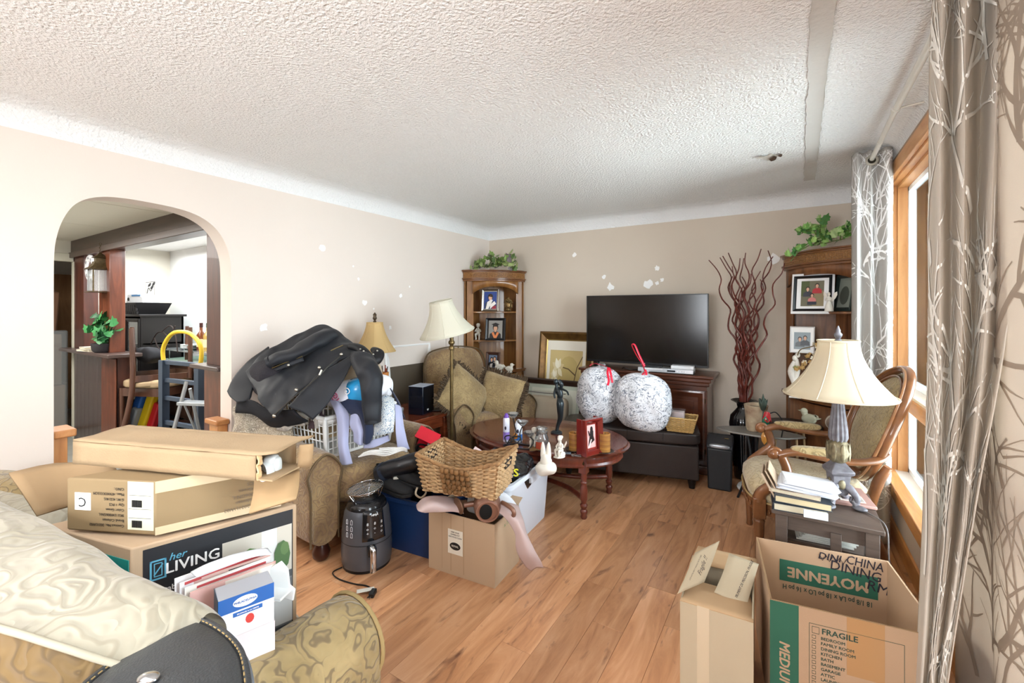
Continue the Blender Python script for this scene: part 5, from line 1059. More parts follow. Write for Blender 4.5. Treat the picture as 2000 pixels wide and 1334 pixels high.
hang('lavender_cloth', [[C(1070, 1090, 2.70), C(1150, 1085, 2.69), C(1250, 1060, 2.72)], [C(1060, 1160, 2.68), C(1150, 1150, 2.67), C(1260, 1100, 2.70)]], lav, 'lavender cloth tucked low inside the white basket', 'cloth', .006)
sw = hang('navy_sweatshirt', [[C(880, 800, 2.72), C(960, 780, 2.71), C(1050, 800, 2.72), C(1080, 850, 2.74)], [C(920, 870, 2.70), C(980, 840, 2.68), C(1050, 870, 2.66), C(1110, 900, 2.70)], [C(1020, 950, 2.69), C(1040, 940, 2.66), C(1080, 960, 2.64), C(1130, 980, 2.68)], [C(1050, 1040, 2.68), C(1070, 1040, 2.65), C(1090, 1050, 2.64), C(1130, 1060, 2.67)], [C(1050, 1110, 2.68), C(1075, 1120, 2.66), C(1090, 1125, 2.65), C(1115, 1110, 2.67)]], nav, 'navy sweatshirt with a white print draped over the basket front', 'sweatshirt', .008)
hang('navy_trousers', [[C(1260, 700, 2.90), C(1290, 740, 2.88), C(1320, 790, 2.86)], [C(1290, 760, 2.84), C(1320, 800, 2.82), C(1350, 850, 2.82)], [C(1330, 840, 2.80), C(1350, 880, 2.79), C(1378, 935, 2.80)]], nav, 'navy trousers sliding off the right side of the clothes pile', 'trousers', .005)
hg = thing('coat_hangers', C(1180, 1190, 2.60), 'bundle of white plastic hangers lying on the recliner seat before the basket', 'hangers')
for k in range(4):
    a = [C(1020+k*12, 1225-k*9, 2.60), C(1120, 1205-k*9, 2.60), C(1230, 1215-k*14, 2.58+k*.01), C(1350, 1178-k*8, 2.62), C(1390, 1185-k*4, 2.64), C(1300, 1165-k*3, 2.68), C(1180, 1180-k*6, 2.68)]
    o = ob('hanger', wpl, tube(a, .0045, 6, 5), hg, sm=60); o.matrix_parent_inverse = Matrix.Translation(-hg.location)

# ================================================================ TOTES, BOOTS, AIR FRYER
def tote(loc, rz, w, d, h, m, label, name='storage_tote', rimw=.02, tp=.86):
    o = thing(name, loc, label, 'tote', rz)
    def rr_(W, D, z, r=.05, n=5):
        W /= 2; D /= 2; return [(cx+r*cos(a), cy+r*sin(a), z) for cx, cy, a0 in ((W-r, D-r, 0), (-W+r, D-r, 90), (-W+r, -D+r, 180), (W-r, -D+r, 270)) for a in [R(a0+90*k/n) for k in range(n+1)]]
    s = loft([rr_(w*tp, d*tp, 0), rr_(w*tp*1.01, d*tp*1.01, .01), rr_(w*.96, d*.96, h*.93), rr_(w*.965, d*.965, h*.94)], False)
    inn = loft([rr_(w*.94, d*.94, h*.98), rr_(w*tp*.98, d*tp*.98, .012)], False); bot = ([(x, y, .006) for x, y, z in rr_(w*tp, d*tp, 0)], [tuple(range(24))])
    ob('tub', m, join(s, inn, bot), o, sm=50)
    ob('rim', m, loft([rr_(w*.96, d*.96, h*.93), rr_(w+rimw, d+rimw, h*.935), rr_(w+rimw, d+rimw, h*.985), rr_(w+rimw*.6, d+rimw*.6, h), rr_(w*.94, d*.94, h), rr_(w*.94, d*.94, h*.93)], False), o, sm=35)
    for s_ in (-1, 1): ob('handle', m, b2(s_*(w/2+.012)-.012, s_*(w/2+.012)+.012, -.07, .07, h*.84, h*.94), o, bev=.006)
    return o
tote((-1.60, 2.43, 0), 4, .44, .64, .41, mat('white_tote', 'cfd3dc', .4), 'white plastic storage tote full of odds and ends in front of the coffee table')
bt = tote((-1.93, 2.03, 0), 6, .56, .40, .32, mat('blue_tote', '1b3663', .35), 'dark blue plastic storage tote full of shoes and boots behind the air fryer')
ob('handle_clip', mat('light_blue_clip', '4a74a8', .4), b2(-.27, -.20, -.235, -.20, .19, .29), bt, bev=.01)
ob('sticker', mat('sticker_white', 'd9d6cc', .5), T(bx(0, 0, 0, .07, .002, .09), (-.18, -.193, .17), (4, 0, 0)), bt); ob('tote_label', mat('label_green', '4c6a3e', .5), T(bx(0, 0, 0, .05, .002, .03), (-.18, -.195, .185), (4, 0, 0)), bt)
blk = mat('black_shoe_leather', '16171b', .35, coat=.2); sue = mat('black_suede', '1c1c1e', .85)
bto = thing('tall_boot', (0, 0, 0), 'tall black leather boot lying across the blue tote', 'boot')
ob('shaft', blk, wr(tube([A(738, 926, D=2.62), A(765, 915, D=2.6), A(800, 905, D=2.6), A(840, 893, D=2.66)], [.045, .052, .055, .05], 14, 6), .006, 14), bto, sm=70)
ob('cuff_band', mat('boot_navy', '232c3c', .4), tube([A(748, 922, D=2.615), A(754, 919, D=2.61)], .055, 16, 1), bto, sm=60)
def shoe(loc, rot, m, label, L=.27, sole='0e0e10', cat='shoe', name='shoe'):
    o = thing(name, loc, label, cat, rot=rot)
    ob('upper', m, wr(loft([[(x, y0*cos(a), max(.0, z0+zr_*sin(a))) for a in [2*pi*j/14 for j in range(14)]] for x, y0, z0, zr_ in ((-.5*L, .02, .045, .03), (-.45*L, .035, .05, .045), (-.25*L, .038, .045, .042), (0, .042, .035, .033), (.25*L, .048, .03, .027), (.42*L, .04, .025, .02), (.5*L, .015, .02, .01))]), .003, 20), o, sub=1, sm=70)
    ob('sole', mat('sole_'+sole, sole, .7), T(prism([(-.5*L, -.03), (-.2*L, -.035), (.2*L, -.05), (.42*L, -.045), (.52*L, 0), (.42*L, .045), (.2*L, .05), (-.2*L, .035), (-.5*L, .03)], .02, 'XY'), (0, 0, .005)), o, bev=.005)
    ob('opening', mat('shoe_inside', '060606', .95), T(ball(.10, .05, .02, 2, 5), (-.28*L, 0, .088), (0, 8, 0)), o, sm=60); return o
shoe(A(792, 940, D=2.60).to_tuple(), (0, 8, 12), sue, 'black suede shoe on top of the blue tote, nearest the air fryer'); shoe(A(775, 962, D=2.56).to_tuple(), (0, -6, -8), sue, 'black suede shoe low in the blue tote beside its rim')
shoe(A(810, 930, D=2.66).to_tuple(), (20, 10, 60), blk, 'black leather shoe wedged behind the suede shoes in the blue tote', sole='c9c4b8')
shoe(A(772, 938, D=2.72).to_tuple(), (0, 5, 40), mat('grey_suede', '2c2d2a', .85), 'charcoal suede shoe under the tall boot in the blue tote')
tag(ob('shoe_strap', mat('tan_strap', 'a99c86', .6), tube([A(815, 952, D=2.45), A(812, 965, D=2.43), A(822, 972, D=2.43), A(832, 962, D=2.44), A(826, 950, D=2.45)], .006, 6, 5, flat=.4), None, sm=60), 'tan strap loop hanging over the rim of the blue tote', 'strap')
af = thing('air_fryer', (A(711, 1100, Z=0).x, A(711, 1100, Z=0).y+.02, 0), 'dark grey basket air fryer standing on the floor before the blue tote', 'air fryer', rz=12)
afm = mat('air_fryer_grey', '5a5c62', .35, .35)
ob('body', afm, lathe([(.128, .012), (.135, .03), (.138, .10), (.134, .2), (.122, .30), (.105, .335), (.09, .345)], 40), af, sm=50); ob('foot_ring', mat('black_plastic', '101012'), lathe([(.12, 0), (.13, .004), (.13, .02)], 40), af, sm=50)
ob('top_cap', mat('black_gloss', '15161a', .2, coat=.4), lathe([(.11, .325), (.106, .345), (.092, .36), (.05, .366), (.0, .366)], 40), af, sm=50); ob('drawer_seam', mat('seam_dark', '1e1f22', .5), lathe([(.139, .155), (.1395, .157), (.139, .159)], 40, caps=False), af)
af_p = ob('control_panel', mat('panel_gloss', '16181c', .12, coat=.6), loft([[(.001+(.1365-.0*(z) if z < .2 else .134-(z-.2)*.13)*cos(a), (.1365 if z < .2 else .134-(z-.2)*.13)*sin(a), z) for a in [R(-62+k*4.5) for k in range(13)]] for z in (.18, .2, .24, .28, .31, .335)], False, False), af, sm=60, solid=.004, off=1)
wpt = mat('panel_print', 'dfe2e6', .5)
for r_, row in enumerate(('888', 'ooo', '+-o')):
    for c_, chx in enumerate(row):
        a = R(-50+c_*16); txt(chx, .022, wpt, af, (.1375*cos(a), .1375*sin(a), .27-r_*.025), (90, 0, math.degrees(a)+90))
a = R(-34); txt('NINJA' if False else 'NINJA', .014, wpt, af, (.134*cos(a), .134*sin(a), .315), (83, 0, math.degrees(a)+90), bold=.001)
for k in range(6):
    a = R(-100+(k % 2)*13); o_ = ob('printed_icon', wpt, tube([(.1365*cos(a+.04*c), .1365*sin(a+.04*c), .20+(k//2)*.035+s_) for c, s_ in ((-1, 0), (1, 0), (1, .02), (0, .026), (-1, .02), (-1, 0))], .0011, 4), af)
ob('handle', mat('black_plastic', '101012'), T(join(bx(.155, 0, .135, .05, .045, .05)), (0, 0, 0), (0, 0, -42)), af, bev=.008)
ob('handle_trim', mat('chrome', 'c9ccd0', .12, 1), T(tube([(.165, 0, .165), (.19, 0, .155), (.195, 0, .10), (.192, 0, .04)], .016, 10, 5, flat=.6), (0, 0, 0), (0, 0, -42)), af, sm=60)
rk = thing('wire_rack', (af.location.x, af.location.y, .367), 'round chrome wire rack lying on top of the air fryer', 'rack', rot=(6, -5, 0))
chm = mat('chrome', 'c9ccd0'); 
ob('outer_ring', chm, tube([(.10*cos(2*pi*j/40), .10*sin(2*pi*j/40), .055) for j in range(40)], .0028, 6, closed=True), rk, sm=60); ob('lower_ring', chm, tube([(.07*cos(2*pi*j/40), .07*sin(2*pi*j/40), .035) for j in range(40)], .002, 6, closed=True), rk, sm=60)
for k in range(11): x = -.085+k*.017; y = sqrt(.01-x*x); ob('wire', chm, tube([(x, -y, .055), (x, y, .055)], .0016, 5), rk)
for a in (20, 140, 260): ob('leg', chm, tube([(.10*cos(R(a-14)), .10*sin(R(a-14)), .055), (.075*cos(R(a-8)), .075*sin(R(a-8)), .002), (.075*cos(R(a+8)), .075*sin(R(a+8)), .002), (.10*cos(R(a+14)), .10*sin(R(a+14)), .055)], .0022, 5), rk)
fcd = thing('power_cord', (0, 0, 0), 'black power cord with a plug and white tag on the floor before the air fryer', 'cord')
ob('cable', mat('black_rubber', '151515'), tube([A(668, 1108, Z=.005), A(650, 1118, Z=.005), A(660, 1130, Z=.005), A(690, 1140, Z=.005), A(718, 1145, Z=.005), A(732, 1158, Z=.008)], .0035, 6, 8), fcd, sm=60)
pp_ = A(728, 1163, Z=0); ob('plug', mat('black_rubber', '151515'), bx(pp_.x, pp_.y, .012, .05, .026, .022, rz=-60), fcd, bev=.004); ob('prong', chm, join(bx(pp_.x+.02, pp_.y-.035, .012, .004, .016, .006, rz=25), bx(pp_.x+.008, pp_.y-.038, .012, .004, .016, .006, rz=25)), fcd)
pp_ = A(714, 1158, Z=0); ob('tag', mat('sticker_white', 'd9d6cc'), wr(bx(pp_.x, pp_.y, .015, .085, .04, .002, rz=50, rx=-10), .003, 20), fcd)

# ================================================================ CARDBOARD BOX, WATERING CAN, CLOTH, WOVEN BASKET
kr = mat('cardboard', 'bca184', .85, var=.06, vs=5, bump=.06, bs=250, stretch=(1, 1, .08)); krd = mat('cardboard_dark', '9f8361', .85, var=.1, vs=6); kre = mat('cardboard_edge', '9d7f5c', .9)
wc_box = thing('cardboard_box', (-1.495, 1.975, 0), 'open brown cardboard box with a small round black logo sticker under the watering can', 'box', rz=5)
def open_box(o, w, d, h, t=.005, m=kr, mi=None):
    ob('front_panel', m, b2(-w/2, w/2, -d/2, -d/2+t, 0, h), o); ob('back_panel', m, b2(-w/2, w/2, d/2-t, d/2, 0, h), o)
    ob('side_panel', m, b2(-w/2, -w/2+t, -d/2+t, d/2-t, 0, h), o); ob('side_panel', m, b2(w/2-t, w/2, -d/2+t, d/2-t, 0, h), o); ob('bottom', m, b2(-w/2+t, w/2-t, -d/2+t, d/2-t, 0, t), o)
open_box(wc_box, .42, .28, .325)
ob('crease', krd, join(b2(-.062, -.060, -.1408, -.14, .02, .32), b2(.02, .022, -.1408, -.14, .02, .32), b2(-.12, -.119, -.1406, -.14, .02, .32)), wc_box)
stk = ob('sticker', mat('sticker_paper', 'e3ddcf', .5), b2(-.08, .015, -.1415, -.140, .115, .245), wc_box)
ins = mat('ink_black', '1d1c1c', .6)
o_ = ob('logo_oval', ins, T(prism(el(0, 0, .034, .020, 24), .0006, 'XZ'), (-.033, -.1420, .158)), stk); txt('ROYAL', .014, mat('sticker_paper', 'e3ddcf'), stk, (-.033, -.1426, .158), (90, 0, 0), bold=.0008)
for k, s_ in enumerate(('KEEP YOUR', 'COFFEE HOT', 'AND MUGS CLEAN')): txt(s_, .010, ins, stk, (-.033, -.1420, .232-k*.013), (90, 0, 0), bold=.0004)
ob('tape_flap', kr, T(b2(-.20, .205, 0, .003, 0, .06), (0, .14, .32), (-70, 0, 0)), wc_box)
txt('x Trav', .030, mat('ink_green', '2c7a4a', .6), wc_box, (.2105, .0, .28), (90, 0, 90), shear=.3)
cop = mat('copper_brown', '85604f', .38, .35, coat=.2)
wcn = thing('watering_can', A(948, 1000, Z=.40).to_tuple(), 'brown copper coloured watering can lying on its side across the cardboard box', 'watering can', rot=(0, 0, 0))
CR_ = (-80, 0, 38)
ob('body', cop, T(lathe([(.02, .135), (.05, .125), (.068, .09), (.072, .05), (.068, .01), (.058, -.012), (.054, -.016), (.048, -.014), (.046, .0), (.055, .03)], 28, caps=False), (0, .02, .0), CR_), wcn, sm=50)
ob('opening', mat('can_inside', '0b0908', .9), T(T(ball(.066, .086, .008, 2, 6), (-.010, 0, -.012)), (0, .02, .0), CR_), wcn, sm=50)
ob('face', cop, T(lathe([(.0, -.012), (.047, -.012), (.049, -.008)], 28), (0, .02, .0), CR_), wcn, sm=50)
ob('rim_band', mat('copper_light', '9a7262', .35, .4), T(tube([(.056*cos(2*pi*j/32), .056*sin(2*pi*j/32), -.012) for j in range(32)], .004, 6, closed=True), (0, .02, .0), CR_), wcn, sm=60)
ob('spout', cop, tube([(-.03, .06, .005), (-.09, .045, .005), (-.145, .012, -.004)], [.024, .015, .013], 12, 4), wcn, sm=60)
ob('rose_head', mat('copper_dull', '73543f', .5, .3), T(lathe([(.013, .05), (.018, .03), (.034, .012), (.045, .004), (.044, -.002), (.0, -.003)], 24), (-.172, -.005, -.008), (-80, 0, -22)), wcn, sm=50)
ob('handle', cop, tube([(.05, .08, .03), (.09, .06, .035), (.135, .045, .028), (.14, .05, .0), (.10, .075, -.02), (.05, .1, -.02)], .011, 8, 5), wcn, sm=60)
clm = cloth('pink_grey_satin', 'c3aba6', .1, .35, .05)
def px3(l): return [[A(x, y, D=d) for x, y, d in r] for r in l]
dc = tag(ob('satin_cloth', clm, wr(sheet(px3([[(955, 990, 2.30), (985, 982, 2.32), (1012, 988, 2.36)], [(985, 1010, 2.22), (1000, 1005, 2.21), (1020, 1010, 2.24)], [(1005, 1040, 2.19), (1018, 1035, 2.18), (1030, 1045, 2.2)], [(1008, 1070, 2.19), (1025, 1065, 2.17), (1042, 1070, 2.19)], [(1022, 1100, 2.19), (1035, 1085, 2.17), (1056, 1095, 2.19)], [(1036, 1114, 2.2), (1048, 1108, 2.19), (1061, 1108, 2.2)]]), 6, 6), .005, 12), None, solid=.003, sm=70), 'pinkish grey satin cloth trailing from the cardboard box to the floor', 'cloth')
tag(ob('satin_cloth', clm, wr(sheet(px3([[(812, 985, 2.32), (830, 972, 2.34), (860, 968, 2.38), (890, 975, 2.4)], [(818, 998, 2.24), (840, 985, 2.26), (865, 985, 2.3), (900, 990, 2.34)], [(830, 1002, 2.25), (850, 1000, 2.27), (880, 1000, 2.3), (905, 1003, 2.33)]]), 7, 6), .006, 14), None, solid=.003, sm=70), 'pinkish grey satin fold spilling over the left edge of the cardboard box', 'cloth')
tag(ob('tissue_paper', mat('white_tissue', 'e7e8ee', .8), wr(ball(.30, .2, .1, 2.4, 10, (-1.42, 2.03, .33)), .03, 10), None, sm=30), 'crumpled white tissue paper in the cardboard box behind the watering can', 'paper')
sg = (mat('seagrass', 'c8a478', .75, var=.4, vs=45), mat('seagrass_dark', '8a6540', .8), mat('seagrass_rim', 'a57c52', .8, var=.5, vs=60))
wbk_ = wicker('woven_basket', .40, .25, .20, .032, 'large woven seagrass basket with dipped sides resting on the watering can', (A(905, 970, D=2.40).x+.01, A(905, 970, D=2.40).y+.03, .455), 14, sg, 17, 26, .0105, rim=.28)
for s in (-1, 1): ob('handle_hole', mat('dark_handle', '241812', .7), T(tube([(s*.224, -.045, .14), (s*.230, -.045, .175), (s*.230, .045, .175), (s*.224, .045, .14)], .011, 8, closed=True), (0, 0, 0)), wbk_, sm=60)
ob('coarse_band', mat('seagrass_band', '8a6238', .7, var=.5, vs=40), join(*[T(ball(.026, .018, .03, 2.5, 3), ((i-2.5)*.028+.0, -.135-.05*(j/5)-.006*((i+j) % 2), .02+j*.03), (0, 20 if (i+j) % 2 else -20, 0)) for i in range(6) for j in range(5)]), wbk_, kind='stuff', sm=60)
# things standing in the white tote
pc1 = A(945, 900, D=2.78)
fb = thing('photo_album_frame', (pc1.x, pc1.y, .33), 'white boxed collage frame with a pale pink border standing in the white tote', 'picture frame', rot=(62, 32, 28))
ob('board', mat('pale_pink_card', 'd9c0bd', .5), b2(-.17, .17, -.13, .16, 0, .02), fb, bev=.003)
pic('picture', fb, [('efecee', re(-.16, .16, -.13, .10)), ('a5a3aa', re(-.145, -.055, -.10, .0)), ('dadbe2', re(-.13, -.07, -.08, -.02)), ('c9cad3', re(-.04, .13, -.11, .08)), ('f2f2f5', re(-.03, .12, -.10, .07)), ('8e8c95', el(.04, -.02, .05, .045)), ('d8cfd0', el(.03, .0, .025, .02)), ('b7b4bd', el(.08, -.05, .03, .02)), ('4a3d38', [(-.04, .11), (.17, .11), (.17, .118), (-.04, .118)])], (0, 0, .021))
for k, (lab, c_, pr_) in enumerate((('pink floral flat box leaning behind the collage frame in the white tote', 'c98f8a', 'd9c9b8'), ('cream floral folder leaning behind the pink flat box in the white tote', 'd3c2a8', 'b87f76'))):
    q_ = A(915-k*6, 895-k*8, D=2.86+k*.05); t = thing('gift_box', (q_.x, q_.y, .33), lab, 'box', rot=(75, 24, 34))
    ob('body', mat('box_'+c_, c_, .5), b2(-.17, .15, -.1, .155, 0, .028), t, bev=.002)
    pic('floral_print', t, [('e2d5c4', re(-.165, .145, -.095, .15))]+[(pr_ if j % 2 else '8f9a72', el(-.13+j*.04, .05+.07*sin(j*2.1), .022, .03, 10)) for j in range(7)], (0, 0, .029))
bgb = thing('plastic_bag', (0, 0, 0), 'crumpled black plastic bag with yellow lettering in the white tote', 'bag')
bp = A(1000, 925, D=2.55)
ob('bag_body', mat('black_poly', '15171a', .22, coat=.4), wr(wr(ball(.34, .42, .24, 2.8, 16, (-1.56, 2.38, .37)), .04, 7, 3), .012, 28), bgb, sm=50)
yl = mat('yellow_print', 'd9d02f', .4)
bpy.context.view_layer.update(); bagm = bgb.children[0]
for px, py, ch_, sz_ in ((1008, 925, 'S', .07), (1003, 946, 'C', .07), (1042, 893, 'A', .05)):
    d_ = (A(px, py, D=1)-V3(cam.location)).normalized(); hit, co, no, _f = bagm.ray_cast(V3(cam.location), d_)
    if hit: r_ = no.to_track_quat('Z', 'Y').to_euler(); co = co+no*.006; txt(ch_, sz_, yl, bgb, co, [math.degrees(v) for v in r_], bold=.004)
pw_ = A(1066, 900, D=2.74)
ph = thing('praying_figure', (pw_.x, pw_.y, .40), 'ivory winged figurine lying against the rim of the white tote', 'figurine', rz=20)
ob('base_form', ivory, wr(join(ball(.13, .11, .08, 2.3, 8, (0, 0, .04)), ball(.07, .07, .08, 2, 6, (0, 0, .09))), .01, 20), ph, sm=60)
for s in (-1, 1): ob('wing', ivory, T(loft([[(r*cos(a), r*.5*sin(a), z) for a in [2*pi*j/10 for j in range(10)]] for r, z in ((.016, -.02), (.018, .03), (.014, .07), (.009, .095), (.003, .11))]), (s*.015, 0, .095), (0, s*2, 0)), ph, sm=60)
hb = thing('handbag', (A(845, 875, D=3.05).x, A(845, 875, D=3.05).y, 0), 'black handbag with upright straps on the floor behind the woven basket', 'bag', rz=20)
ob('body', blk, wr(ball(.30, .20, .44, 4, 10, (0, 0, .22)), .01, 8), hb, sm=60); ob('strap', blk, tube([(-.1, -.05, .42), (-.06, -.1, .52), (.04, -.1, .50), (.1, -.05, .42)], .012, 8, 5, flat=.5), hb, sm=60)
rb_ = thing('red_box', A(838, 862, D=3.0).to_tuple(), 'small bright red carton with a white label on the black handbag', 'box', rot=(20, 25, 30))
ob('carton', mat('bright_red', 'c21a2c', .4), bx(0, 0, 0, .13, .08, .09), rb_, bev=.004); ob('flap', mat('bright_red', 'c21a2c'), bx(-.02, -.02, .055, .15, .10, .006, rx=14), rb_); ob('label', mat('white_print', 'f2f2f2'), bx(.02, -.0408, .0, .035, .001, .035), rb_)
# ================================================================ CARVED ARMCHAIR
wal = mat('carved_walnut', '8a5936', .28, var=.45, vs=9, coat=.45, stretch=(1, 1, 1)); chf = brocade('chair_damask', 'c7b48f', 'b8a37c', '97805a', 13, thr=.55); chb = brocade('chair_back_damask', 'b29c70', 'a08a5e', '7d6a45', 15, thr=.7)
ac = thing('carved_armchair', (.09, 3.10, 0), 'carved walnut armchair with oval back and cream damask seat beside the window', 'armchair', rz=-81)
def seat_ring(s, z, n=40):
    o = []
    for j in range(n):
        a = 2*pi*j/n; c, d = cos(a), sin(a); k = (abs(c)**3.2+abs(d)**3.2)**(-1/3.2); x = .30*c*k*s; y = .29*d*k*s
        if y > 0: x *= 1-.25*(y/.29)
        o.append((x, y-.03, z))
    return o
ob('seat_cushion', chf, wr(loft([seat_ring(1.0, .36), seat_ring(1.04, .40), seat_ring(1.03, .44), seat_ring(.9, .475), seat_ring(.6, .492), seat_ring(.2, .498)]), .004, 6), ac, sm=60)
ob('seat_rail', wal, loft([seat_ring(1.0, .29), seat_ring(1.035, .295), seat_ring(1.02, .325), seat_ring(1.03, .355), seat_ring(1.0, .362)], False), ac, sm=50)
ob('seat_piping', mat('gold_gimp', 'a5895a', .7), tube([V3(p)*1 for p in seat_ring(1.045, .365)], .006, 6, closed=True), ac, sm=60)
cv = []
for j in range(26):
    a = -pi+pi*j/25
    if 0 <= j <= 25: cv.append(T(ball(.035, .012, .02, 2, 3), (.31*cos(a)*(abs(cos(a))**3.2+abs(sin(a))**3.2)**(-1/3.2)*1.0, .30*sin(a)*(abs(cos(a))**3.2+abs(sin(a))**3.2)**(-1/3.2)-.03, .322), (0, 30, 0)))
ob('carving', wal, join(*cv), ac, kind='stuff', sm=60)
for s in (-1, 1):
    ob('front_leg', wal, join(bx(s*.265, -.275, .335, .062, .062, .11), lathe([(.016, 0), (.02, .01), (.017, .03), (.027, .25), (.030, .262), (.022, .27), (.031, .285)], 24, (s*.265, -.275, 0), flute=.07, nf=8)), ac, bev=.004, sm=45)
    ob('rear_leg', wal, tube([(s*.20, .36, 0), (s*.19, .28, .2), (s*.19, .24, .36), (s*.20, .27, .52), (s*.215, .31, .62)], [.018, .022, .026, .026, .02], 10, 5), ac, sm=60)
    ar = ob('arm_support', wal, tube([(s*.265, -.275, .37), (s*.27, -.262, .42), (s*.285, -.20, .48), (s*.29, -.15, .53), (s*.29, -.15, .58), (s*.285, -.17, .635)], [.035, .03, .028, .026, .024, .024], 10, 6), ac, sm=60)
    ob('armrest', wal, tube([(s*.285, -.185, .64), (s*.288, -.10, .668), (s*.29, .02, .655), (s*.285, .14, .645), (s*.26, .25, .66), (s*.235, .30, .69)], [.026, .030, .027, .024, .026, .022], 12, 6, flat=.75), ac, sm=60)
    ob('arm_scroll', wal, T(join(tube([(r_*cos(t_), 0, r_*sin(t_)) for r_, t_ in [(.034*(1-k/26), .4+k*.42) for k in range(25)]], [.012, .005], 8, 1), ball(.055, .05, .055, 2, 6)), (s*.285, -.205, .642), (0, 0, 90)), ac, sm=60)
    ob('arm_pad', chb, ball(.062, .26, .045, 3, 8, (s*.289, -.0, .682)), ac, sm=60)
    for k in range(3): ob('flute', mat('walnut_shadow', '3b2013', .5), b2(s*.265-.012+k*.010, s*.265-.009+k*.010, -.3025, -.300, .06, .24), ac) if False else None
# oval back, curved and reclined
def bp_(u, v, k=0):          # u,v in oval plane
    y = .31+.30*(v)+.0*u; return V3((u, y*1.0-.16*u*u*1.2+k*1.0, .86+v))
def oval(a, s, k=0, w=.27, h=.30):
    u = w*s*cos(a); v = h*s*sin(a)
    return V3((u, .345+(v)*.36+.0-.55*u*u+k, .80+v))
N_ = 44
ob('back_frame', wal, tube([oval(2*pi*j/N_, 1.0) for j in range(N_)], .023, 10, closed=True, flat=1), ac, sm=60)
ob('frame_bead', mat('walnut_light', '9a6a45', .25, coat=.5), tube([oval(2*pi*j/N_, 1.03, -.024) for j in range(N_)], .008, 6, closed=True), ac, sm=60)
ob('inner_bead', wal, tube([oval(2*pi*j/N_, .88, -.02) for j in range(N_)], .008, 6, closed=True), ac, sm=60)
ob('back_cushion', chb, loft([[oval(2*pi*j/N_, s, k) for j in range(N_)] for s, k in ((.02, -.065), (.35, -.06), (.65, -.045), (.82, -.025), (.92, 0))]), ac, sm=60)
ob('back_cover', chf, loft([[oval(2*pi*j/N_, s, k) for j in range(N_)] for s, k in ((.02, .04), (.5, .035), (.92, .01))]), ac, sm=60)
wd_ = thing('floor_disc', A(1448, 962, Z=0).to_tuple(), 'round white disc with brown underside on the floor at the armchair front', 'appliance')
ob('cover', mat('white_plastic', 'e4e3e0'), lathe([(.12, .03), (.125, .04), (.118, .055), (.0, .06)], 32, (.09, .03, 0)), wd_, sm=50); ob('base', mat('wooden_disc', 'a5744c', .5), lathe([(.10, 0), (.115, .01), (.12, .03)], 32, (.09, .03, 0)), wd_, sm=50)

# ================================================================ SIDE TABLE, LAMP, BOOKS
stw = wood('grey_brown_table', '67574d', '463a33', '584a41', axis='X', rough=.45, coat=.05)
sd = thing('side_table', (.135, 2.605, 0), 'grey brown wooden side table before the armchair holding a lamp and books', 'table', rz=0)
ob('top', stw, b2(-.205, .205, -.23, .23, .48, .50), sd, bev=.003)
ob('drawer_box', stw, join(b2(-.18, .18, -.20, -.18, .41, .48), b2(-.18, .18, .18, .2, .41, .48), b2(-.18, -.16, -.2, .2, .41, .48), b2(.16, .18, -.2, .2, .41, .48)), sd)
for x in (-.165, .165):
    for y in (-.195, .195): ob('leg', stw, b2(x-.024, x+.024, y-.024, y+.024, 0, .48), sd, bev=.002)
ob('lower_shelf', stw, b2(-.18, .18, -.2, .2, .16, .178), sd, bev=.002); ob('middle_shelf', stw, b2(-.17, .17, -.12, .2, .32, .335), sd, bev=.002)
ob('brace', stw, b2(.02, .06, -.21, -.19, 0, .44), sd, bev=.002)
LX, LY = A(1637, 985, Z=.50).x, A(1637, 985, Z=.50).y
lm = thing('table_lamp', (LX, LY, .501), 'large table lamp with cream bell shade and ornate grey column on the side table', 'lamp', rz=20)
gp = mat('antique_grey', '77747a', .5, .25, var=.4, vs=40); gd = mat('antique_gold_leaf', '83775c', .45, .4, var=.5, vs=50)
for k in range(4):
    a = 45+k*90
    ob('foot', gp, T(join(tube([(.025, 0, .10), (.05, 0, .085), (.075, 0, .055), (.07, 0, .03), (.052, 0, .035), (.055, 0, .052)], [.02, .018, .014, .011, .009, .007], 10, 5), ball(.06, .042, .022, 2, 6, (.085, 0, .011)), tube([(.06, 0, .04), (.075, 0, .02)], [.014, .016], 8, 2)), (0, 0, 0), (0, 0, a)), lm, sm=60)
ob('plinth', gp, loft([[(s*x, s*y, z) for x, y in ((-1, -1), (1, -1), (1, 1), (-1, 1))] for s, z in ((.024, .05), (.030, .06), (.037, .145), (.048, .155), (.050, .168), (.040, .180), (.022, .205))]), lm, bev=.003)
ob('leaf_ornament', gd, join(*[T(ball(.03, .01, .045, 2.2, 4), (.037*cos(R(a)), .037*sin(R(a)), .105), (0, 0, a+90)) for a in (0, 90, 180, 270)]), lm, sm=60)
ob('acanthus_bulb', gd, join(lathe([(.018, .195), (.04, .215), (.05, .25), (.042, .29), (.028, .31)], 24), *[T(ball(.022, .010, .085, 2, 5), (.046*cos(R(a)), .046*sin(R(a)), .255), (0, 0, a+90)) for a in range(0, 360, 45)]), lm, sm=60)
ob('fluted_column', gp, lathe([(.03, .30), (.037, .32), (.035, .36), (.026, .44), (.022, .485), (.02, .49)], 72, flute=.09, nf=12), lm, sm=60)
ob('capital', gp, join(lathe([(.02, .485), (.026, .49), (.018, .50), (.024, .53), (.034, .555), (.03, .56), (.014, .565), (.018, .58), (.012, .60), (.01, .77)], 24), *[T(ball(.013, .008, .045, 2, 4), (.025*cos(R(a)), .025*sin(R(a)), .53), (0, 12, a)) for a in range(0, 360, 45)]), lm, sm=60)
bell(shade_cream, .222, .082, .258, .520, lm, 8, 1.85, dim=.035)
ob('finial', gp, lathe([(.012, .775), (.015, .78), (.008, .788), (.015, .80), (.017, .81), (.009, .82), (.010, .827), (.002, .85)], 16), lm, sm=50)
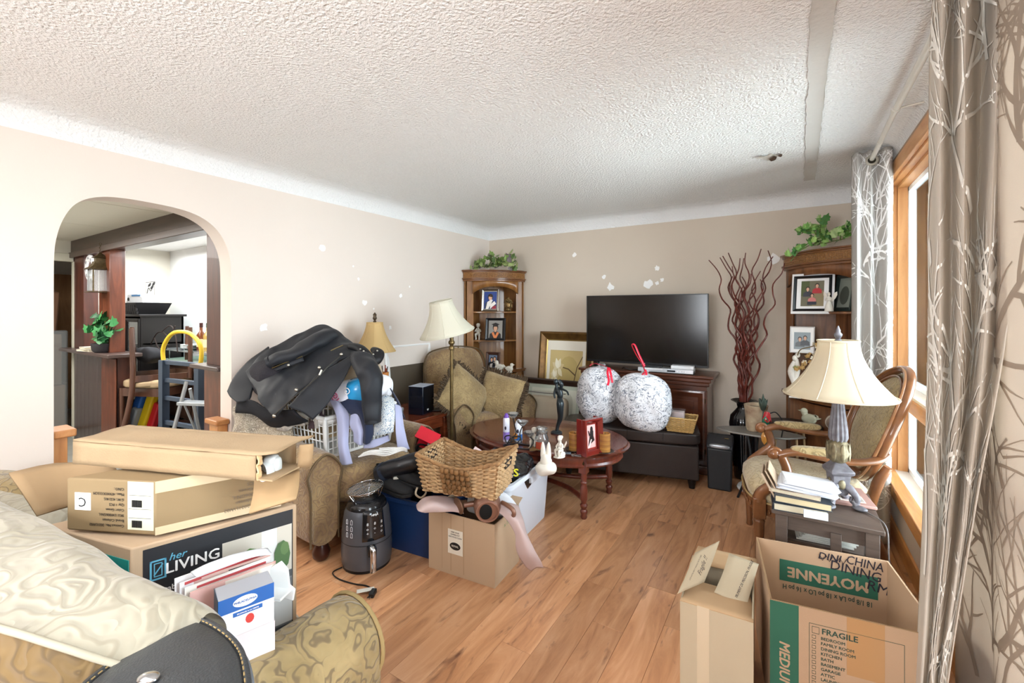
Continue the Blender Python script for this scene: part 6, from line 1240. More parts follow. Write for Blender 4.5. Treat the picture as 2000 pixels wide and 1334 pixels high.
tag(ob('lamp_cord', mat('grey_cord', '6f6a68', .5), tube([(LX+.06, LY+.02, .506), (LX+.10, LY-.02, .506), (.30, LY-.05, .506), (.352, 2.46, .495), (.357, 2.42, .38), (.36, 2.40, .1), (.37, 2.4, .01), (.45, 2.7, .006)], .003, 6, 8), None, sm=60), 'grey lamp cord draped over the window side edge of the side table', 'cord')
def book(loc, rz, w, d, h, cov, lab, page='d9cfb4', cat='book'):
    o = thing('book', loc, lab, cat, rz); cm = mat('cover_'+cov, cov, .4)
    ob('pages', mat('page_'+page, page, .85, var=.12, vs=200, stretch=(.02, .02, 3)), b2(-w/2+.006, w/2-.004, -d/2+.004, d/2-.004, .003, h-.003), o); ob('cover', cm, join(b2(-w/2, w/2, -d/2, d/2, 0, .003), b2(-w/2, w/2, -d/2, d/2, h-.003, h), b2(-w/2, -w/2+.003, -d/2, d/2, 0, h)), o, bev=.001); return o
bk = lambda x, y, z: (x, y, z)
X0 = .035
book((X0+.0, 2.45, .501), 5, .21, .15, .034, '2d3640', 'dark covered hardback with a paper slip, bottom of the book stack on the side table')
tag(ob('paper_slip', mat('paper_sheet', 'd8dbe0'), b2(-.04, .05, -.006, .006, 0, .032), None, (X0+.06, 2.362, .502), (0, 0, 5)), 'white paper slip against the front edge of the bottom hardback', 'paper')
book((X0+.015, 2.46, .536), 1, .22, .16, .032, '39414a', 'thick hardback with cream pages, second in the book stack on the side table', 'd8c7a0')
book((X0-.01, 2.48, .569), -4, .20, .155, .016, 'c9b8a5', 'thin tan booklet, third in the book stack on the side table')
for k, (zz, rz_, c_, lb) in enumerate(((.586, 6, 'dfe2ea', 'open stack of white printed sheets leaning over the books'), (.598, -3, 'e6e7ee', 'white booklet on the printed sheets'), (.612, 4, 'eceef4', 'top white envelope on the paper stack beside the lamp'))):
    o = thing('paper_sheaf', (X0+.02+.01*k, 2.49, zz), lb, 'paper', rot=(0, 4, rz_)); ob('sheets', mat('sheet_'+c_, c_, .6), join(*[bx(.002*j, .001*j, .0015+j*.002, .23-.012*k, .16, .0014, rz=j*1.3) for j in range(5)]), o)
tag(ob('upright_booklet', mat('booklet_beige', 'bda58c', .6), T(join(bx(0, 0, .06, .008, .16, .12), bx(.02, 0, .065, .006, .15, .12), bx(.035, 0, .07, .004, .15, .12)), (0, 0, 0), (0, -28, 0)), None, (-.055, 2.49, .54)), 'beige booklets tipped up at the left edge of the book stack', 'book')
nf = thing('notebook', (.245, 2.72, .501), 'dusty pink notebook with a framed white window beside the lamp foot', 'notebook', rz=8)
ob('cover', mat('dusty_pink', 'b08a80', .6), b2(-.085, .085, -.12, .12, 0, .014), nf, bev=.003); ob('window', mat('window_cream', 'ded5ca', .6), T(frame_s(.10, .08, .012, .003), (.0, -.05, .014)), nf, sm=0)
tag(ob('magazine_pile', mat('pale_paper', 'd5d3ca', .7, var=.2, vs=6), join(*[bx(.003*(k % 3), .004*k, .004+k*.007, .22, .28, .006, rz=k*3) for k in range(8)]), None, (.13, 2.64, .336), (0, 0, 4)), 'pile of magazines on the middle shelf inside the side table', 'magazine')

# ================================================================ MOVING BOXES
mb = thing('moving_box', (.142, 2.05, 0), 'large open moving box with green print and handwriting in the right foreground', 'box', rz=8.5)
w_, d_, h_ = .47, .465, .41
mk = mat('moving_kraft', 'ba9b7d', .85, var=.05, vs=5, bump=.05, bs=250); gk = mat('moving_green', '2f6550', .7); t_ = .006
ob('front_panel', mk, b2(-w_/2, w_/2, -d_/2, -d_/2+t_, 0, h_), mb); ob('back_panel', mk, b2(-w_/2, w_/2, d_/2-t_, d_/2, 0, h_), mb); ob('side_panel', mk, b2(-w_/2, -w_/2+t_, -d_/2+t_, d_/2-t_, 0, h_), mb); ob('side_panel', mk, b2(w_/2-t_, w_/2, -d_/2+t_, d_/2-t_, 0, h_), mb); ob('bottom', mk, b2(-w_/2+t_, w_/2-t_, -d_/2+t_, d_/2-t_, 0, t_), mb)
ob('panel_edge', kre, join(b2(-w_/2, w_/2, -d_/2+.001, -d_/2+t_-.001, h_, h_+.001), b2(-w_/2+.001, -w_/2+t_-.001, -d_/2, d_/2, h_, h_+.001)), mb)
ob('green_stripe', gk, b2(-w_/2-.0004, -w_/2+.085, -d_/2-.0005, -d_/2+.001, .0, h_-.0005), mb)
ob('packing_tape', mat('packing_tape', 'b98f63', .25, coat=.4), b2(-.015, .085, -d_/2-.0008, -d_/2, .22, h_), mb)
yF = -d_/2-.0009
txt('MEDIUM', .043, mk, mb, (-w_/2+.042, yF, .195), (90, 90, 0), bold=.0022, shear=.18)
grn = mat('ink_green_dark', '2c4a40', .7)
txt('FRAGILE', .027, grn, mb, (-.085, yF, .342), (90, 0, 0), bold=.0012, al='LEFT')
for k, s_ in enumerate(('BEDROOM', 'FAMILY ROOM', 'DINING ROOM', 'KITCHEN', 'BATH', 'BASEMENT', 'GARAGE', 'ATTIC', 'LAUNDRY', 'OFFICE')):
    txt(s_, .0140, grn, mb, (-.087, yF, .318-k*.0172), (90, 0, 0), bold=.0006, al='LEFT')
def box_outline(x0, x1, z0, z1, t, y): return join(b2(x0, x1, y, y+.0006, z0, z0+t), b2(x0, x1, y, y+.0006, z1-t, z1), b2(x0, x0+t, y, y+.0006, z0, z1), b2(x1-t, x1, y, y+.0006, z0, z1))
ob('checkbox', grn, join(box_outline(-.112, -.091, .330, .353, .001, yF), *[box_outline(-.112, -.101, .3125-k*.0172, .3235-k*.0172, .0009, yF) for k in range(10)]), mb)
ob('print_border', grn, box_outline(-.12, .135, .12, .362, .0011, yF), mb)
yB = d_/2-t_-.0006
txt('MOYENNE', .060, mk, mb, (-.015, yB-.0006, .29), (90, 180, 0), bold=.004, name='lettering')
ob('green_block', gk, b2(-.215+.07, .20-.0, yB, yB+.0006, .245, .337), mb)
o_ = [c for c in mb.children if c.name.startswith('lettering')][-1]; o_.location.x = .027
txt('18 1/8 po LA x 18 po LO x 16 po H', .030, grn, mb, (.025, yB-.0003, .222), (90, 180, 0), bold=.001, sx=.72)
ink = mat('marker_ink', '2a2630', .6)
txt('DINI', .040, ink, mb, (.035, yB-.0003, .383), (90, 0, -0), bold=.001, shear=.2); ob('scribble', ink, tube([(.0+.012*k, yB-.001, .378+.012*((-1)**k)) for k in range(9)], .0016, 4), mb)
txt('CHINA', .050, ink, mb, (.155, yB-.0003, .383), (90, 4, 0), bold=.0006, shear=.1, sx=.8); txt('DINING', .055, ink, mb, (.125, yB-.0010, .345), (90, 6, 0), bold=.0006, sx=.9); txt('RM', .055, ink, mb, (.20, yB-.0010, .295), (90, 10, 0), bold=.0006)
b2x = thing('cardboard_box', (-.228, 1.86, 0), 'tall pale carton with raised flaps and small printed warnings, left of the moving box', 'box', rz=3)
pk_ = mat('pale_kraft', 'b9aa90', .85, var=.06, vs=5, bump=.05, bs=250)
w_, d_, h_ = .235, .34, .365
open_box(b2x, w_, d_, h_, .005, pk_)
def flap(par, rows, m, name='flap', th=.004): return ob(name, m, sheet(rows, 4, 4), par, solid=th, sm=60)
fl0 = lambda px, py, D: (Matrix.Rotation(-R(3), 4, 'Z') @ (A(px, py, D=D)-V3((-.228, 1.86, 0))))
flap(b2x, [[fl0(1323, 1160, 1.62), fl0(1375, 1137, 1.66)], [fl0(1342, 1118, 1.68), fl0(1392, 1095, 1.70)], [fl0(1358, 1080, 1.74), fl0(1405, 1057, 1.74)]], pk_)
fp = flap(b2x, [[fl0(1395, 1157, 1.66), fl0(1458, 1185, 1.60)], [fl0(1412, 1118, 1.70), fl0(1470, 1142, 1.66)], [fl0(1424, 1081, 1.76), fl0(1482, 1102, 1.72)]], pk_)
flap(b2x, [[(-w_/2, d_/2-.06, h_+.0), (w_/2, d_/2-.04, h_+.0)], [(-w_/2+.02, d_/2+.03, h_+.03), (w_/2+.01, d_/2+.04, h_+.03)]], mat('kraft_inside', 'bf9f7a', .85), 'flap')
flap(b2x, [[(-w_/2, -d_/2, h_), (w_/2, -d_/2, h_)], [(-w_/2+.01, 0, h_-.02), (w_/2-.01, 0, h_-.02)], [(-w_/2+.02, d_/2-.1, h_-.05), (w_/2-.02, d_/2-.1, h_-.05)]], mat('kraft_inside', 'd0ae85'), 'flap')
pm0 = fl0(1452, 1135, 1.62); txt('INSTRUMENT DE PRECISION, FRAGILE', .0125, ink, b2x, pm0, (48, -70, 8), bold=.0004, sx=.82)
pm0 = fl0(1372, 1105, 1.66); txt('Fragile !!', .022, ink, b2x, pm0, (50, -72, 12), shear=.3); pm0 = fl0(1357, 1112, 1.65); txt('DELICATE INSTRUMENT HANDLE WITH CARE', .006, ink, b2x, pm0, (50, -68, 12))
ob('tape_strip', mat('clear_tape', 'c8b79b', .2, coat=.5), b2(-.06, -.02, -d_/2-.0006, -d_/2, .02, h_), b2x)

# ================================================================ CURTAINS AND ROD
rodm = mat('rod_cream', 'd9d4ca', .3, .1)
r0, r1 = V3((.425, 3.58, 2.335)), V3((.435, 1.0, 2.40))
rd = thing('curtain_rod', (.43, 2.3, 2.36), 'long cream curtain rod running above the window', 'curtain rod')
def rob(n, s, m=rodm): o = ob(n, m, s, rd, sm=60); o.matrix_parent_inverse = Matrix.Translation(-rd.location); return o
mid = A(1750, 213, X=.43)
rob('pole', tube([r0, mid], .0125, 12)); rob('pole', tube([mid, r1], .0150, 12)); rob('collar', tube([mid-V3((0, .012, 0)), mid+V3((0, .012, 0))], .018, 12)); rob('collar', tube([r0.lerp(mid, .5), r0.lerp(mid, .515)], .014, 12)); rob('bracket', tube([mid, mid+V3((.10, .0, .01)), mid+V3((.125, 0, .0))], .005, 6)); rob('bracket_plate', bx(XR-.008, mid.y, mid.z-.02, .006, .03, .06))
bpy.context.view_layer.update()
def curtain(name, label, rows, m, mp, seed, nb, su=5, sv=6, bw=.005, side=1):
    a = [crom(r, su) for r in rows]; cols = list(zip(*a)); b = [crom(list(c), sv) for c in cols]; nu, nv = len(b), len(b[0])
    t = thing(name, b[nu//2][-1].to_tuple(), label, 'curtain'); inv = Matrix.Translation(-t.location)
    V = [b[i][j] for j in range(nv) for i in range(nu)]; F = [(j*nu+i, j*nu+i+1, (j+1)*nu+i+1, (j+1)*nu+i) for j in range(nv-1) for i in range(nu-1)]
    def put(n, mm, s, **k): o = ob(n, mm, s, t, **k); o.matrix_parent_inverse = inv; return o
    put('panel', m, (V, F), solid=.002, sm=80)
    def S(u, v):
        u = min(.9999, max(0, u))*(nu-1); v = min(.9999, max(0, v))*(nv-1); i, j = int(u), int(v); f, g = u-i, v-j
        return (b[i][j]*(1-f)+b[i+1][j]*f)*(1-g)+(b[i][j+1]*(1-f)+b[i+1][j+1]*f)*g
    W = sum((a[len(a)//2][k+1]-a[len(a)//2][k]).length for k in range(len(a[0])-1)); H = sum((b[nu//2][k+1]-b[nu//2][k]).length for k in range(nv-1))
    q = random.Random(seed); VV = []; FF = []
    def nrm(u, v):
        n = (S(u+.004, v)-S(u-.004, v)).cross(S(u, v+.004)-S(u, v-.004))
        if n.length < 1e-9: return V3((-1, 0, 0))
        n.normalize(); return n*(side)
    def branch(u, v, ang, L, w, depth):
        n = max(4, int(L/.03)); pts = []; a_ = ang; cu_ = q.uniform(-.35, .35)
        for k in range(n+1):
            pts.append((u, v, w*(1-.75*k/n))); a_ += cu_*.12+q.uniform(-.16, .16); st = L/n; u += cos(a_)*st/W; v -= sin(a_)*st/H
            if not (.01 < u < .99 and .01 < v < .99): break
            if depth and q.random() < .30: branch(u, v, a_+q.choice([-1, 1])*q.uniform(.45, .95), L*q.uniform(.3, .6), w*.65*(1-.5*k/n)+.0008, depth-1)
        if len(pts) < 3: return
        base = len(VV)
        for k, (x, y, ww) in enumerate(pts):
            x2, y2, _ = pts[min(k+1, len(pts)-1)]; x1, y1, _ = pts[max(0, k-1)]; dx, dy = (x2-x1)*W, (y2-y1)*H; l_ = max(1e-6, sqrt(dx*dx+dy*dy)); nx, ny = -dy/l_*ww/W, dx/l_*ww/H
            for s_ in (-1, 0, 1): VV.append(S(x+nx*s_, y+ny*s_)+nrm(x, y)*(.003 if s_ else .0034))
        for k in range(len(pts)-1): FF.extend([(base+3*k, base+3*k+1, base+3*k+4, base+3*k+3), (base+3*k+1, base+3*k+2, base+3*k+5, base+3*k+4)])
    for k in range(nb): branch(q.random(), .03+.97*(k+.5)/nb+q.uniform(-.03, .03), q.uniform(.6, 2.5), q.uniform(.4, .85), bw, 2)
    put('branch_print', mp, (VV, FF), kind='stuff', sm=60)
    return t, put
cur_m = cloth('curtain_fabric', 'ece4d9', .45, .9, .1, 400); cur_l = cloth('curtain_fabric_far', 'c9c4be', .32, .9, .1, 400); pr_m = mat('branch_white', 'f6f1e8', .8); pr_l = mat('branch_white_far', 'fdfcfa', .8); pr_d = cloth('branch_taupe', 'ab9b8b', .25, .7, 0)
def crow(z, k=1, dx=0, dy=0): return [V3((x+dx, y+dy, z)) for x, y in ((.335, 3.50), (.355, 3.425), (.39, 3.46), (.42, 3.42), (.455, 3.47), (.49, 3.40), (.525, 3.44), (.50, 3.53), (.42, 3.55), (.38, 3.58), (.45, 3.62), (.525, 3.64), (.47, 3.70))]
rows = [crow(2.40), crow(2.0, dx=-.0), crow(1.4, dx=.0), crow(.8, dx=-.005), crow(.3, dx=-.01), crow(.03, dx=-.015)]
ct1, put = curtain('grommet_curtain', 'white grommet curtain with pale branch print hanging before the right corner cabinet', rows, cur_l, pr_l, 5, 30, 4, 6, .0085, side=-1)
put('grommet', mat('nickel', 'b9b5aa'), T(T(ring(.02, .032, -.003, .003, 28), (0, 0, 0), (90, 0, 0)), (.425, 3.415, 2.335)), sm=50); put('grommet_hole', mat('hole_shadow', '2d2a20'), T(T(ring(.0, .02, -.001, .001, 24), (0, 0, 0), (90, 0, 0)), (.425, 3.418, 2.335)))
def crow2(pts, py): return [A(x, py, D=d) for x, d in pts]
rows = [crow2([(1828, 1.42), (1846, 1.28), (1868, 1.33), (1890, 1.21), (1925, 1.29), (1960, 1.17), (2000, 1.22), (2040, 1.12)], -110),
        crow2([(1816, 1.42), (1838, 1.28), (1862, 1.34), (1885, 1.21), (1918, 1.30), (1950, 1.17), (1985, 1.23), (2022, 1.12)], 100),
        crow2([(1814, 1.42), (1836, 1.28), (1860, 1.34), (1884, 1.21), (1912, 1.30), (1940, 1.17), (1972, 1.23), (2002, 1.12)], 330),
        crow2([(1812, 1.42), (1834, 1.28), (1858, 1.33), (1878, 1.21), (1900, 1.29), (1922, 1.17), (1945, 1.21), (1962, 1.12)], 680),
        crow2([(1803, 1.41), (1822, 1.28), (1842, 1.32), (1858, 1.21), (1874, 1.27), (1888, 1.18), (1901, 1.21), (1908, 1.14)], 980),
        crow2([(1788, 1.40), (1800, 1.28), (1812, 1.31), (1822, 1.22), (1832, 1.25), (1840, 1.2), (1848, 1.2), (1852, 1.16)], 1334),
        crow2([(1778, 1.40), (1788, 1.28), (1797, 1.31), (1806, 1.23), (1814, 1.25), (1822, 1.2), (1826, 1.2), (1830, 1.17)], 1560)]
curtain('grommet_curtain', 'taupe grommet curtain with cream branch print gathered in the near right foreground', rows, cur_m, pr_m, 11, 26, 6, 7, .014, side=-1)
rows = [[V3((.475, 2.05, z)), V3((.50, 1.85, z)), V3((.47, 1.65, z)), V3((.495, 1.45, z)), V3((.47, 1.25, z)), V3((.49, 1.05, z)), V3((.475, .85, z))] for z in (2.42, 1.9, 1.4, .9, .45, .03)]
curtain('sheer_curtain', 'pale curtain with taupe branch print hanging against the window behind the near taupe curtain', rows, cloth('curtain_fabric_pale', 'cfc3b6', .30, .9, .1, 400), pr_d, 23, 30, 5, 6, .012, side=-1)
# ================================================================ FOREGROUND SOFA
sof = brocade('sofa_brocade', 'a38d62', '8b764d', '62523c', 11, thr=.75); crs = brocade('cream_damask', 'aba290', 'a19884', '8c826f', 9, thr=.6)
so = thing('sofa', (-1.60, .42, 0), 'brown brocade sofa in the left foreground with its back to the viewer', 'sofa')
def sob(n, s, m=sof, **k): o = ob(n, m, s, so, **k); o.matrix_parent_inverse = Matrix.Translation(-so.location); return o
sob('seat_base', wr(ball(1.6, .82, .30, 8, 12, (-1.80, .42, .20)), .004, 5), sm=60)
sob('seat_cushion', wr(ball(1.45, .68, .16, 5, 14, (-1.83, .52, .37)), .006, 5), crs, sm=60)
sob('back', wr(ball(1.62, .22, .62, 5, 14, (-1.82, .07, .45)), .006, 5), sm=60)
def sarm(xc):
    def prof(y, g=1, dz=0, n=18):
        r = []
        for j in range(n):
            a = 2*pi*j/n; x = .13*cos(a)*g; z = .50+.12*sin(a)*g+dz
            if sin(a) < -.3: z = .08; x = .10*(1 if cos(a) > 0 else -1)*min(1, abs(cos(a))*1.6)
            r.append((xc+x, y*.93, z-.015))
        return r
    return wr(loft([prof(.88, .75), prof(.90, .92), prof(.875, 1), prof(.6, 1.0), prof(.3, 1.0), prof(.05, 1.0, .01), prof(-.03, .9, .01)]), .006, 6)
sob('arm', sarm(-1.065), sm=70, sub=1); sob('arm', sarm(-2.68), sm=70, sub=1)
sob('arm_piping', tube([(-1.065+.122*cos(a), .832, .485+.114*sin(a)) for a in [R(-30+k*15) for k in range(17)]], .006, 6), mat('gold_piping', '9a8458', .8), sm=60)
for x, y in ((-1.1, .82), (-2.6, .82), (-1.1, .0), (-2.6, 0)): sob('foot', bx(x, y, .03, .07, .07, .06), mat('mahogany_foot', '3b1c14'))
# loose back cushion, cream underside up, lying on top of the sofa back
cu = thing('sofa_cushion', (-1.55, .2, .84), 'large cream damask back cushion lying over the sofa back in the left foreground', 'cushion')
def cob2(n, s, m=crs, **k): o = ob(n, m, s, cu, **k); o.matrix_parent_inverse = Matrix.Translation(-cu.location); return o
rid = [(-260, 880, .97), (-120, 930, .95), (0, 982, .93), (67, 1010, .915), (167, 1064, .895), (230, 1102, .875), (310, 1139, .855), (375, 1168, .83), (412, 1200, .80)]
low = [(-300, 1140, .92), (-140, 1185, .90), (0, 1227, .88), (45, 1240, .87), (95, 1256, .855), (140, 1270, .84), (185, 1285, .82), (270, 1310, .78), (340, 1330, .73)]
R0 = [A(x, y, Z=z) for x, y, z in rid]; R3 = [A(x, y, Z=z) for x, y, z in low]
R1 = [a.lerp(b, .33)+V3((0, 0, .025)) for a, b in zip(R0, R3)]; R2 = [a.lerp(b, .7)+V3((0, 0, .022)) for a, b in zip(R0, R3)]
Rb = [p+V3((0, .03, -.05)) for p in R0]; Rc = [p+V3((.0, .02, -.13)) for p in R0]; Rf = [p+V3((0, -.015, -.09)) for p in R3]
cob2('cover', wr(sheet([Rc, Rb, R0, R1, R2, R3], 5, 4), .008, 7), sm=70, sub=1)
cob2('piping', tube(R3, .006, 8, 5), mat('cream_piping', 'b0a793', .8), sm=60)
cob2('brown_face', wr(sheet([R3, Rf, [p+V3((0, .02, -.14)) for p in R3]], 5, 4), .005, 7), brocade('brown_damask', '7b6138', '65502f', '4b3c28', 10), sm=70, sub=1)
th2 = tag(ob('pale_throw', mat('pale_mint_throw', 'c4c9b4', .9, bump=.3, bs=60), wr(sheet([[A(-40, 1255, Z=.80), A(60, 1290, Z=.79), A(150, 1325, Z=.77), A(240, 1370, Z=.74)], [A(-40, 1300, Z=.78), A(60, 1330, Z=.77), A(150, 1360, Z=.75), A(240, 1400, Z=.72)], [A(-40, 1420, Z=.74), A(60, 1440, Z=.73), A(150, 1450, Z=.70), A(240, 1460, Z=.7)]], 5, 4), .006, 8), None, sm=70, solid=.01), 'pale green throw at the very bottom left under the cream cushion', 'throw')
# second cream cushion and brocade arm pillow at the far left
tag(ob('sofa_cushion', crs, wr(T(pillow(.50, .40, .17), (0, 0, 0), (8, 10, 20)), .008, 8), None, (A(60, 985, Z=.62)).to_tuple(), sm=70), 'pale cream cushion lying at the far left arm of the sofa beside the cartons', 'cushion')
tag(ob('bolster', sof, wr(T(ball(.52, .15, .15, 3, 10), (0, 0, 0), (0, 0, 18)), .008, 8), None, (A(20, 960, Z=.66)).to_tuple(), sm=70), 'olive brocade bolster at the far left end of the sofa', 'cushion')
# black leather case
bc = thing('leather_case', A(330, 1290, Z=.80).to_tuple(), 'black stitched leather case with a silver snap in the bottom left foreground', 'case')
gl = mat('grey_black_leather', '3b3d3f', .42, bump=.2, bs=260, coat=.08)
out = [(118, 1400), (150, 1345), (210, 1296), (280, 1248), (325, 1218), (350, 1206), (385, 1203), (415, 1213), (450, 1236), (474, 1262), (486, 1290), (494, 1340), (500, 1400), (420, 1470), (220, 1480)]
def rowz(k, dz, dxy=0):
    c = A(320, 1340, Z=.80); P = [A(x, y, Z=.80) for x, y in out]; P = crom(P, 4, True); return [(c.x+(p.x-c.x)*k, c.y+(p.y-c.y)*k, .80+dz) for p in P]
def bob(n, s, m=gl, **k): o = ob(n, m, s, bc, **k); o.matrix_parent_inverse = Matrix.Translation(-bc.location); return o
bob('lid', loft([rowz(.1, .012), rowz(.6, .01), rowz(.86, .004), rowz(.90, -.001), rowz(.93, .006), rowz(.98, .004), rowz(1.0, -.006), rowz(1.0, -.02)], True), sm=60)
bob('body', loft([rowz(.99, -.02), rowz(1.0, -.024), rowz(1.0, -.05), rowz(1.0, -.10), rowz(.97, -.14)]), mat('blue_grey_leather', '464c55', .4, coat=.1), sm=60)
bob('piping', tube([V3(p) for p in rowz(1.005, -.018)], .0045, 6, closed=True), mat('grey_piping', '70757c', .5), sm=60)
P = [V3(p) for p in rowz(.915, .0035)]; ss = []
for i in range(len(P)):
    a, b = P[i], P[(i+1) % len(P)]; n = max(1, int((b-a).length/.009))
    for k in range(n): ss.append(tube([a.lerp(b, (k+.15)/n), a.lerp(b, (k+.7)/n)], .0013, 5))
bob('stitching', join(*ss), mat('tan_thread', 'a58a5a', .7), kind='stuff')
sn = A(290, 1325, Z=.815); bob('snap', T(ball(.036, .026, .012, 2, 6), (sn.x, sn.y, .816), (0, 0, 30)), mat('chrome', 'c9ccd0'), sm=60)

# ================================================================ BOXES ON THE SOFA
# product box: corner nearest the viewer, long printed face towards the room
zt, zb = .84, .452
c0, c1, c3 = A(256, 1072, Z=zt), A(580, 984, Z=zt), A(60, 1020, Z=zt)
ux = (c1-c0); L_ = ux.length; ux.normalize(); ang = math.degrees(atan2(ux.y, ux.x)); W3 = .36
fb2 = thing('product_box', (c0.x, c0.y, zb), 'black and teal fire bowl carton standing on the sofa seat, lowest of the box stack', 'box', rz=ang)
H3 = zt-zb
dl = Matrix.Rotation(-R(ang), 3, 'Z') @ (c3-c0); dl = dl.normalized()*.36; dl = (dl.x, dl.y)
ob('carton', kr, loft([[(0, 0, z), (L_, 0, z), (L_+dl[0], dl[1], z), (dl[0], dl[1], z)] for z in (0, H3)]), fb2, bev=.004)
blkp = mat('print_black', '24262b', .45)
ob('printed_face', blkp, b2(.022, L_-.012, -.0012, 0, 0, H3-.012), fb2)
def up(n, layers, x, z, y=-.0016): p = pic(n, fb2, layers, (x, y, z), (90, 0, 0)); return p
up('photo_print', [('c9c4b8', re(0, .175, 0, .335)), ('d8d9d6', re(.095, .135, .18, .335)), ('7e7f80', re(.075, .175, .0, .20)), ('55585a', re(.075, .175, .18, .20)), ('8b8c8d', re(.075, .12, .13, .175)), ('696b6d', re(.125, .175, .13, .175)), ('9a9b9b', re(.09, .15, .09, .125)), ('4f7a3a', el(.065, .24, .038, .06, 12)), ('7da356', el(.06, .255, .024, .04, 10)), ('3f6631', el(.08, .215, .025, .035, 9)), ('4c6b44', el(.148, .25, .022, .045, 9)), ('5f7d50', el(.155, .27, .012, .02, 8)), ('c5c5c3', re(.12, .175, .05, .15)), ('b98a5d', re(.0, .10, .03, .1)), ('3d4148', re(.10, .175, 0, .045))], L_-.012-.178, .0)
wtp = mat('white_print', 'f2f2f2'); tlp = mat('logo_teal', '5fa9c6', .5)
txt('LIVING', .038, wtp, fb2, (.124, -.0022, H3-.075), (90, 0, 0), bold=.0012); txt('her', .026, tlp, fb2, (.090, -.0022, H3-.048), (90, 0, 0), shear=.3, bold=.0004)
ob('logo_square', tlp, join(box_outline(.035, .068, H3-.095, H3-.045, .004, -.0022), box_outline(.043, .060, H3-.087, H3-.053, .0022, -.0022), bx(.052, -.0019, H3-.07, .003, .0006, .03, ry=35)), fb2)
for k, s_ in enumerate(('Portable Gas', 'Fire Bowl', 'Foyer au', 'gaz portatif')): txt(s_, .019, wtp, fb2, (.036, -.0022, H3-.125-k*.022), (90, 0, 0), bold=.0006, al='LEFT')
ta = math.degrees(atan2(dl[1], dl[0])); TT = lambda s: T(s, (0, 0, 0), (0, 0, ta))
ob('teal_side', mat('teal_print', '1f8f88', .45), TT(b2(.008, .35, 0, .0015, 0, H3-.03)), fb2); ob('side_label', mat('label_mint', 'b9c8b8', .5), TT(b2(.16, .24, .0016, .0022, .28, H3-.036)), fb2); txt('M A', .014, ins, fb2, (cos(R(ta))*.2-sin(R(ta))*.0026, sin(R(ta))*.2+cos(R(ta))*.0026, .335), (90, 0, ta+180))
# raised flap at the far left of the stack
pf = lambda px, py, z: A(px, py, Z=z)
fl_ = thing('open_flap', pf(90, 990, .86).to_tuple(), 'loose brown cardboard flap sticking out left of the labelled carton', 'cardboard')
o_ = ob('panel', krd, sheet([[pf(17, 925, .955), pf(110, 905, .955), pf(215, 905, .95)], [pf(45, 965, .915), pf(130, 945, .91), pf(240, 930, .91)], [pf(72, 1008, .862), pf(150, 985, .865), pf(260, 960, .865)]], 3, 3), fl_, solid=.005, sm=60); o_.matrix_parent_inverse = Matrix.Translation(-fl_.location)
# labelled carton
zc0, zc1 = .848, .985
k0, k1, k3 = A(303, 1046, Z=zc0), A(560, 985, Z=zc0), A(130, 1035, Z=zc0)
uv_ = k3-k0; ang2 = math.degrees(atan2(uv_.y, uv_.x)); W4 = uv_.length; ux2 = k1-k0; L4 = ux2.length
lc = thing('shipping_carton', (k0.x, k0.y, zc0), 'brown shipping carton with shipping labels and clear tape lying on the product box', 'box', rz=ang2-180)
# local x: from far left edge (-W4) to the near corner 0; local y: away along the long side
a_ = R(ang2-180); lx = V3((cos(a_), sin(a_), 0)); ly = V3((-sin(a_), cos(a_), 0)); dirx = ux2.dot(lx); diry = ux2.dot(ly)
Hc = zc1-zc0
base = [(-W4, 0), (0, 0), (dirx, diry), (dirx-W4, diry)]
ob('carton', mat('carton_kraft', '8f7857', .75, var=.06, vs=6), loft([[(x, y, z) for x, y in base] for z in (0, Hc)]), lc, bev=.004)
ob('label_sheet', mat('label_cream', 'd9d6bd', .45), b2(-W4*.30, -.004, -.0012, 0, .012, Hc-.002), lc); ob('label_square', mat('white_print', 'f2f2f2'), b2(-W4*.9, -W4*.72, -.0012, 0, .055, .10), lc)
bars = [b2(-W4*.25+.0016*k, -W4*.25+.0016*k+(.0009 if k % 3 else .0004), -.0022, -.001, z0, z0+.018) for z0 in (.018, .07) for k in range(18)]
ob('barcode', ins, join(*bars), lc, kind='stuff')
ob('label_rule', ins, join(*[b2(-W4*.29, -.01, -.0020, -.001, z, z+.0006) for z in (.042, .065, .1)]), lc)
txt('C', .034, ins, lc, (-W4*.81, -.002, .077), (90, 180, 0))
for k, s_ in enumerate(('Contract No.: 2021LW02', 'Brand: Coleman', 'SKU: LW006GN-L', 'Color: Green', 'Qty: 1 PCS', 'G.W.: 4.52 KG', 'Meas.: 47X41X13.5CM', 'C/NO.:')): txt(s_, .0095, ins, lc, (-W4*.34, -.0016, .020+k*.0135), (90, 180, 0), bold=.0003, al='LEFT')
sa = math.degrees(atan2(diry, dirx)); sl_ = sqrt(dirx**2+diry**2)
for k, s_ in enumerate(('Contract No.: 2021LW02', 'Brand: Coleman', 'SKU: LW006GN-L', 'Color: Green', '1 PCS', '4.52 KG', '41X13.5 CM')):
    d2 = (cos(R(sa)), sin(R(sa))); t5 = .72; txt(s_, .0135, mat('faded_ink', '7a6a58', .6), lc, (d2[0]*sl_*t5+.0012*d2[1], d2[1]*sl_*t5-.0012*d2[0], .022+k*.0155), (90, 180, sa), bold=.0003, al='CENTER')
ob('packing_tape', mat('clear_shine_tape', 'd3bd9b', .12, coat=.8), T(join(b2(0, sl_, -.0010, 0, Hc-.03, Hc), b2(0, sl_*.95, -.0010, 0, 0, .02)), (0, 0, 0), (0, 0, sa)), lc)
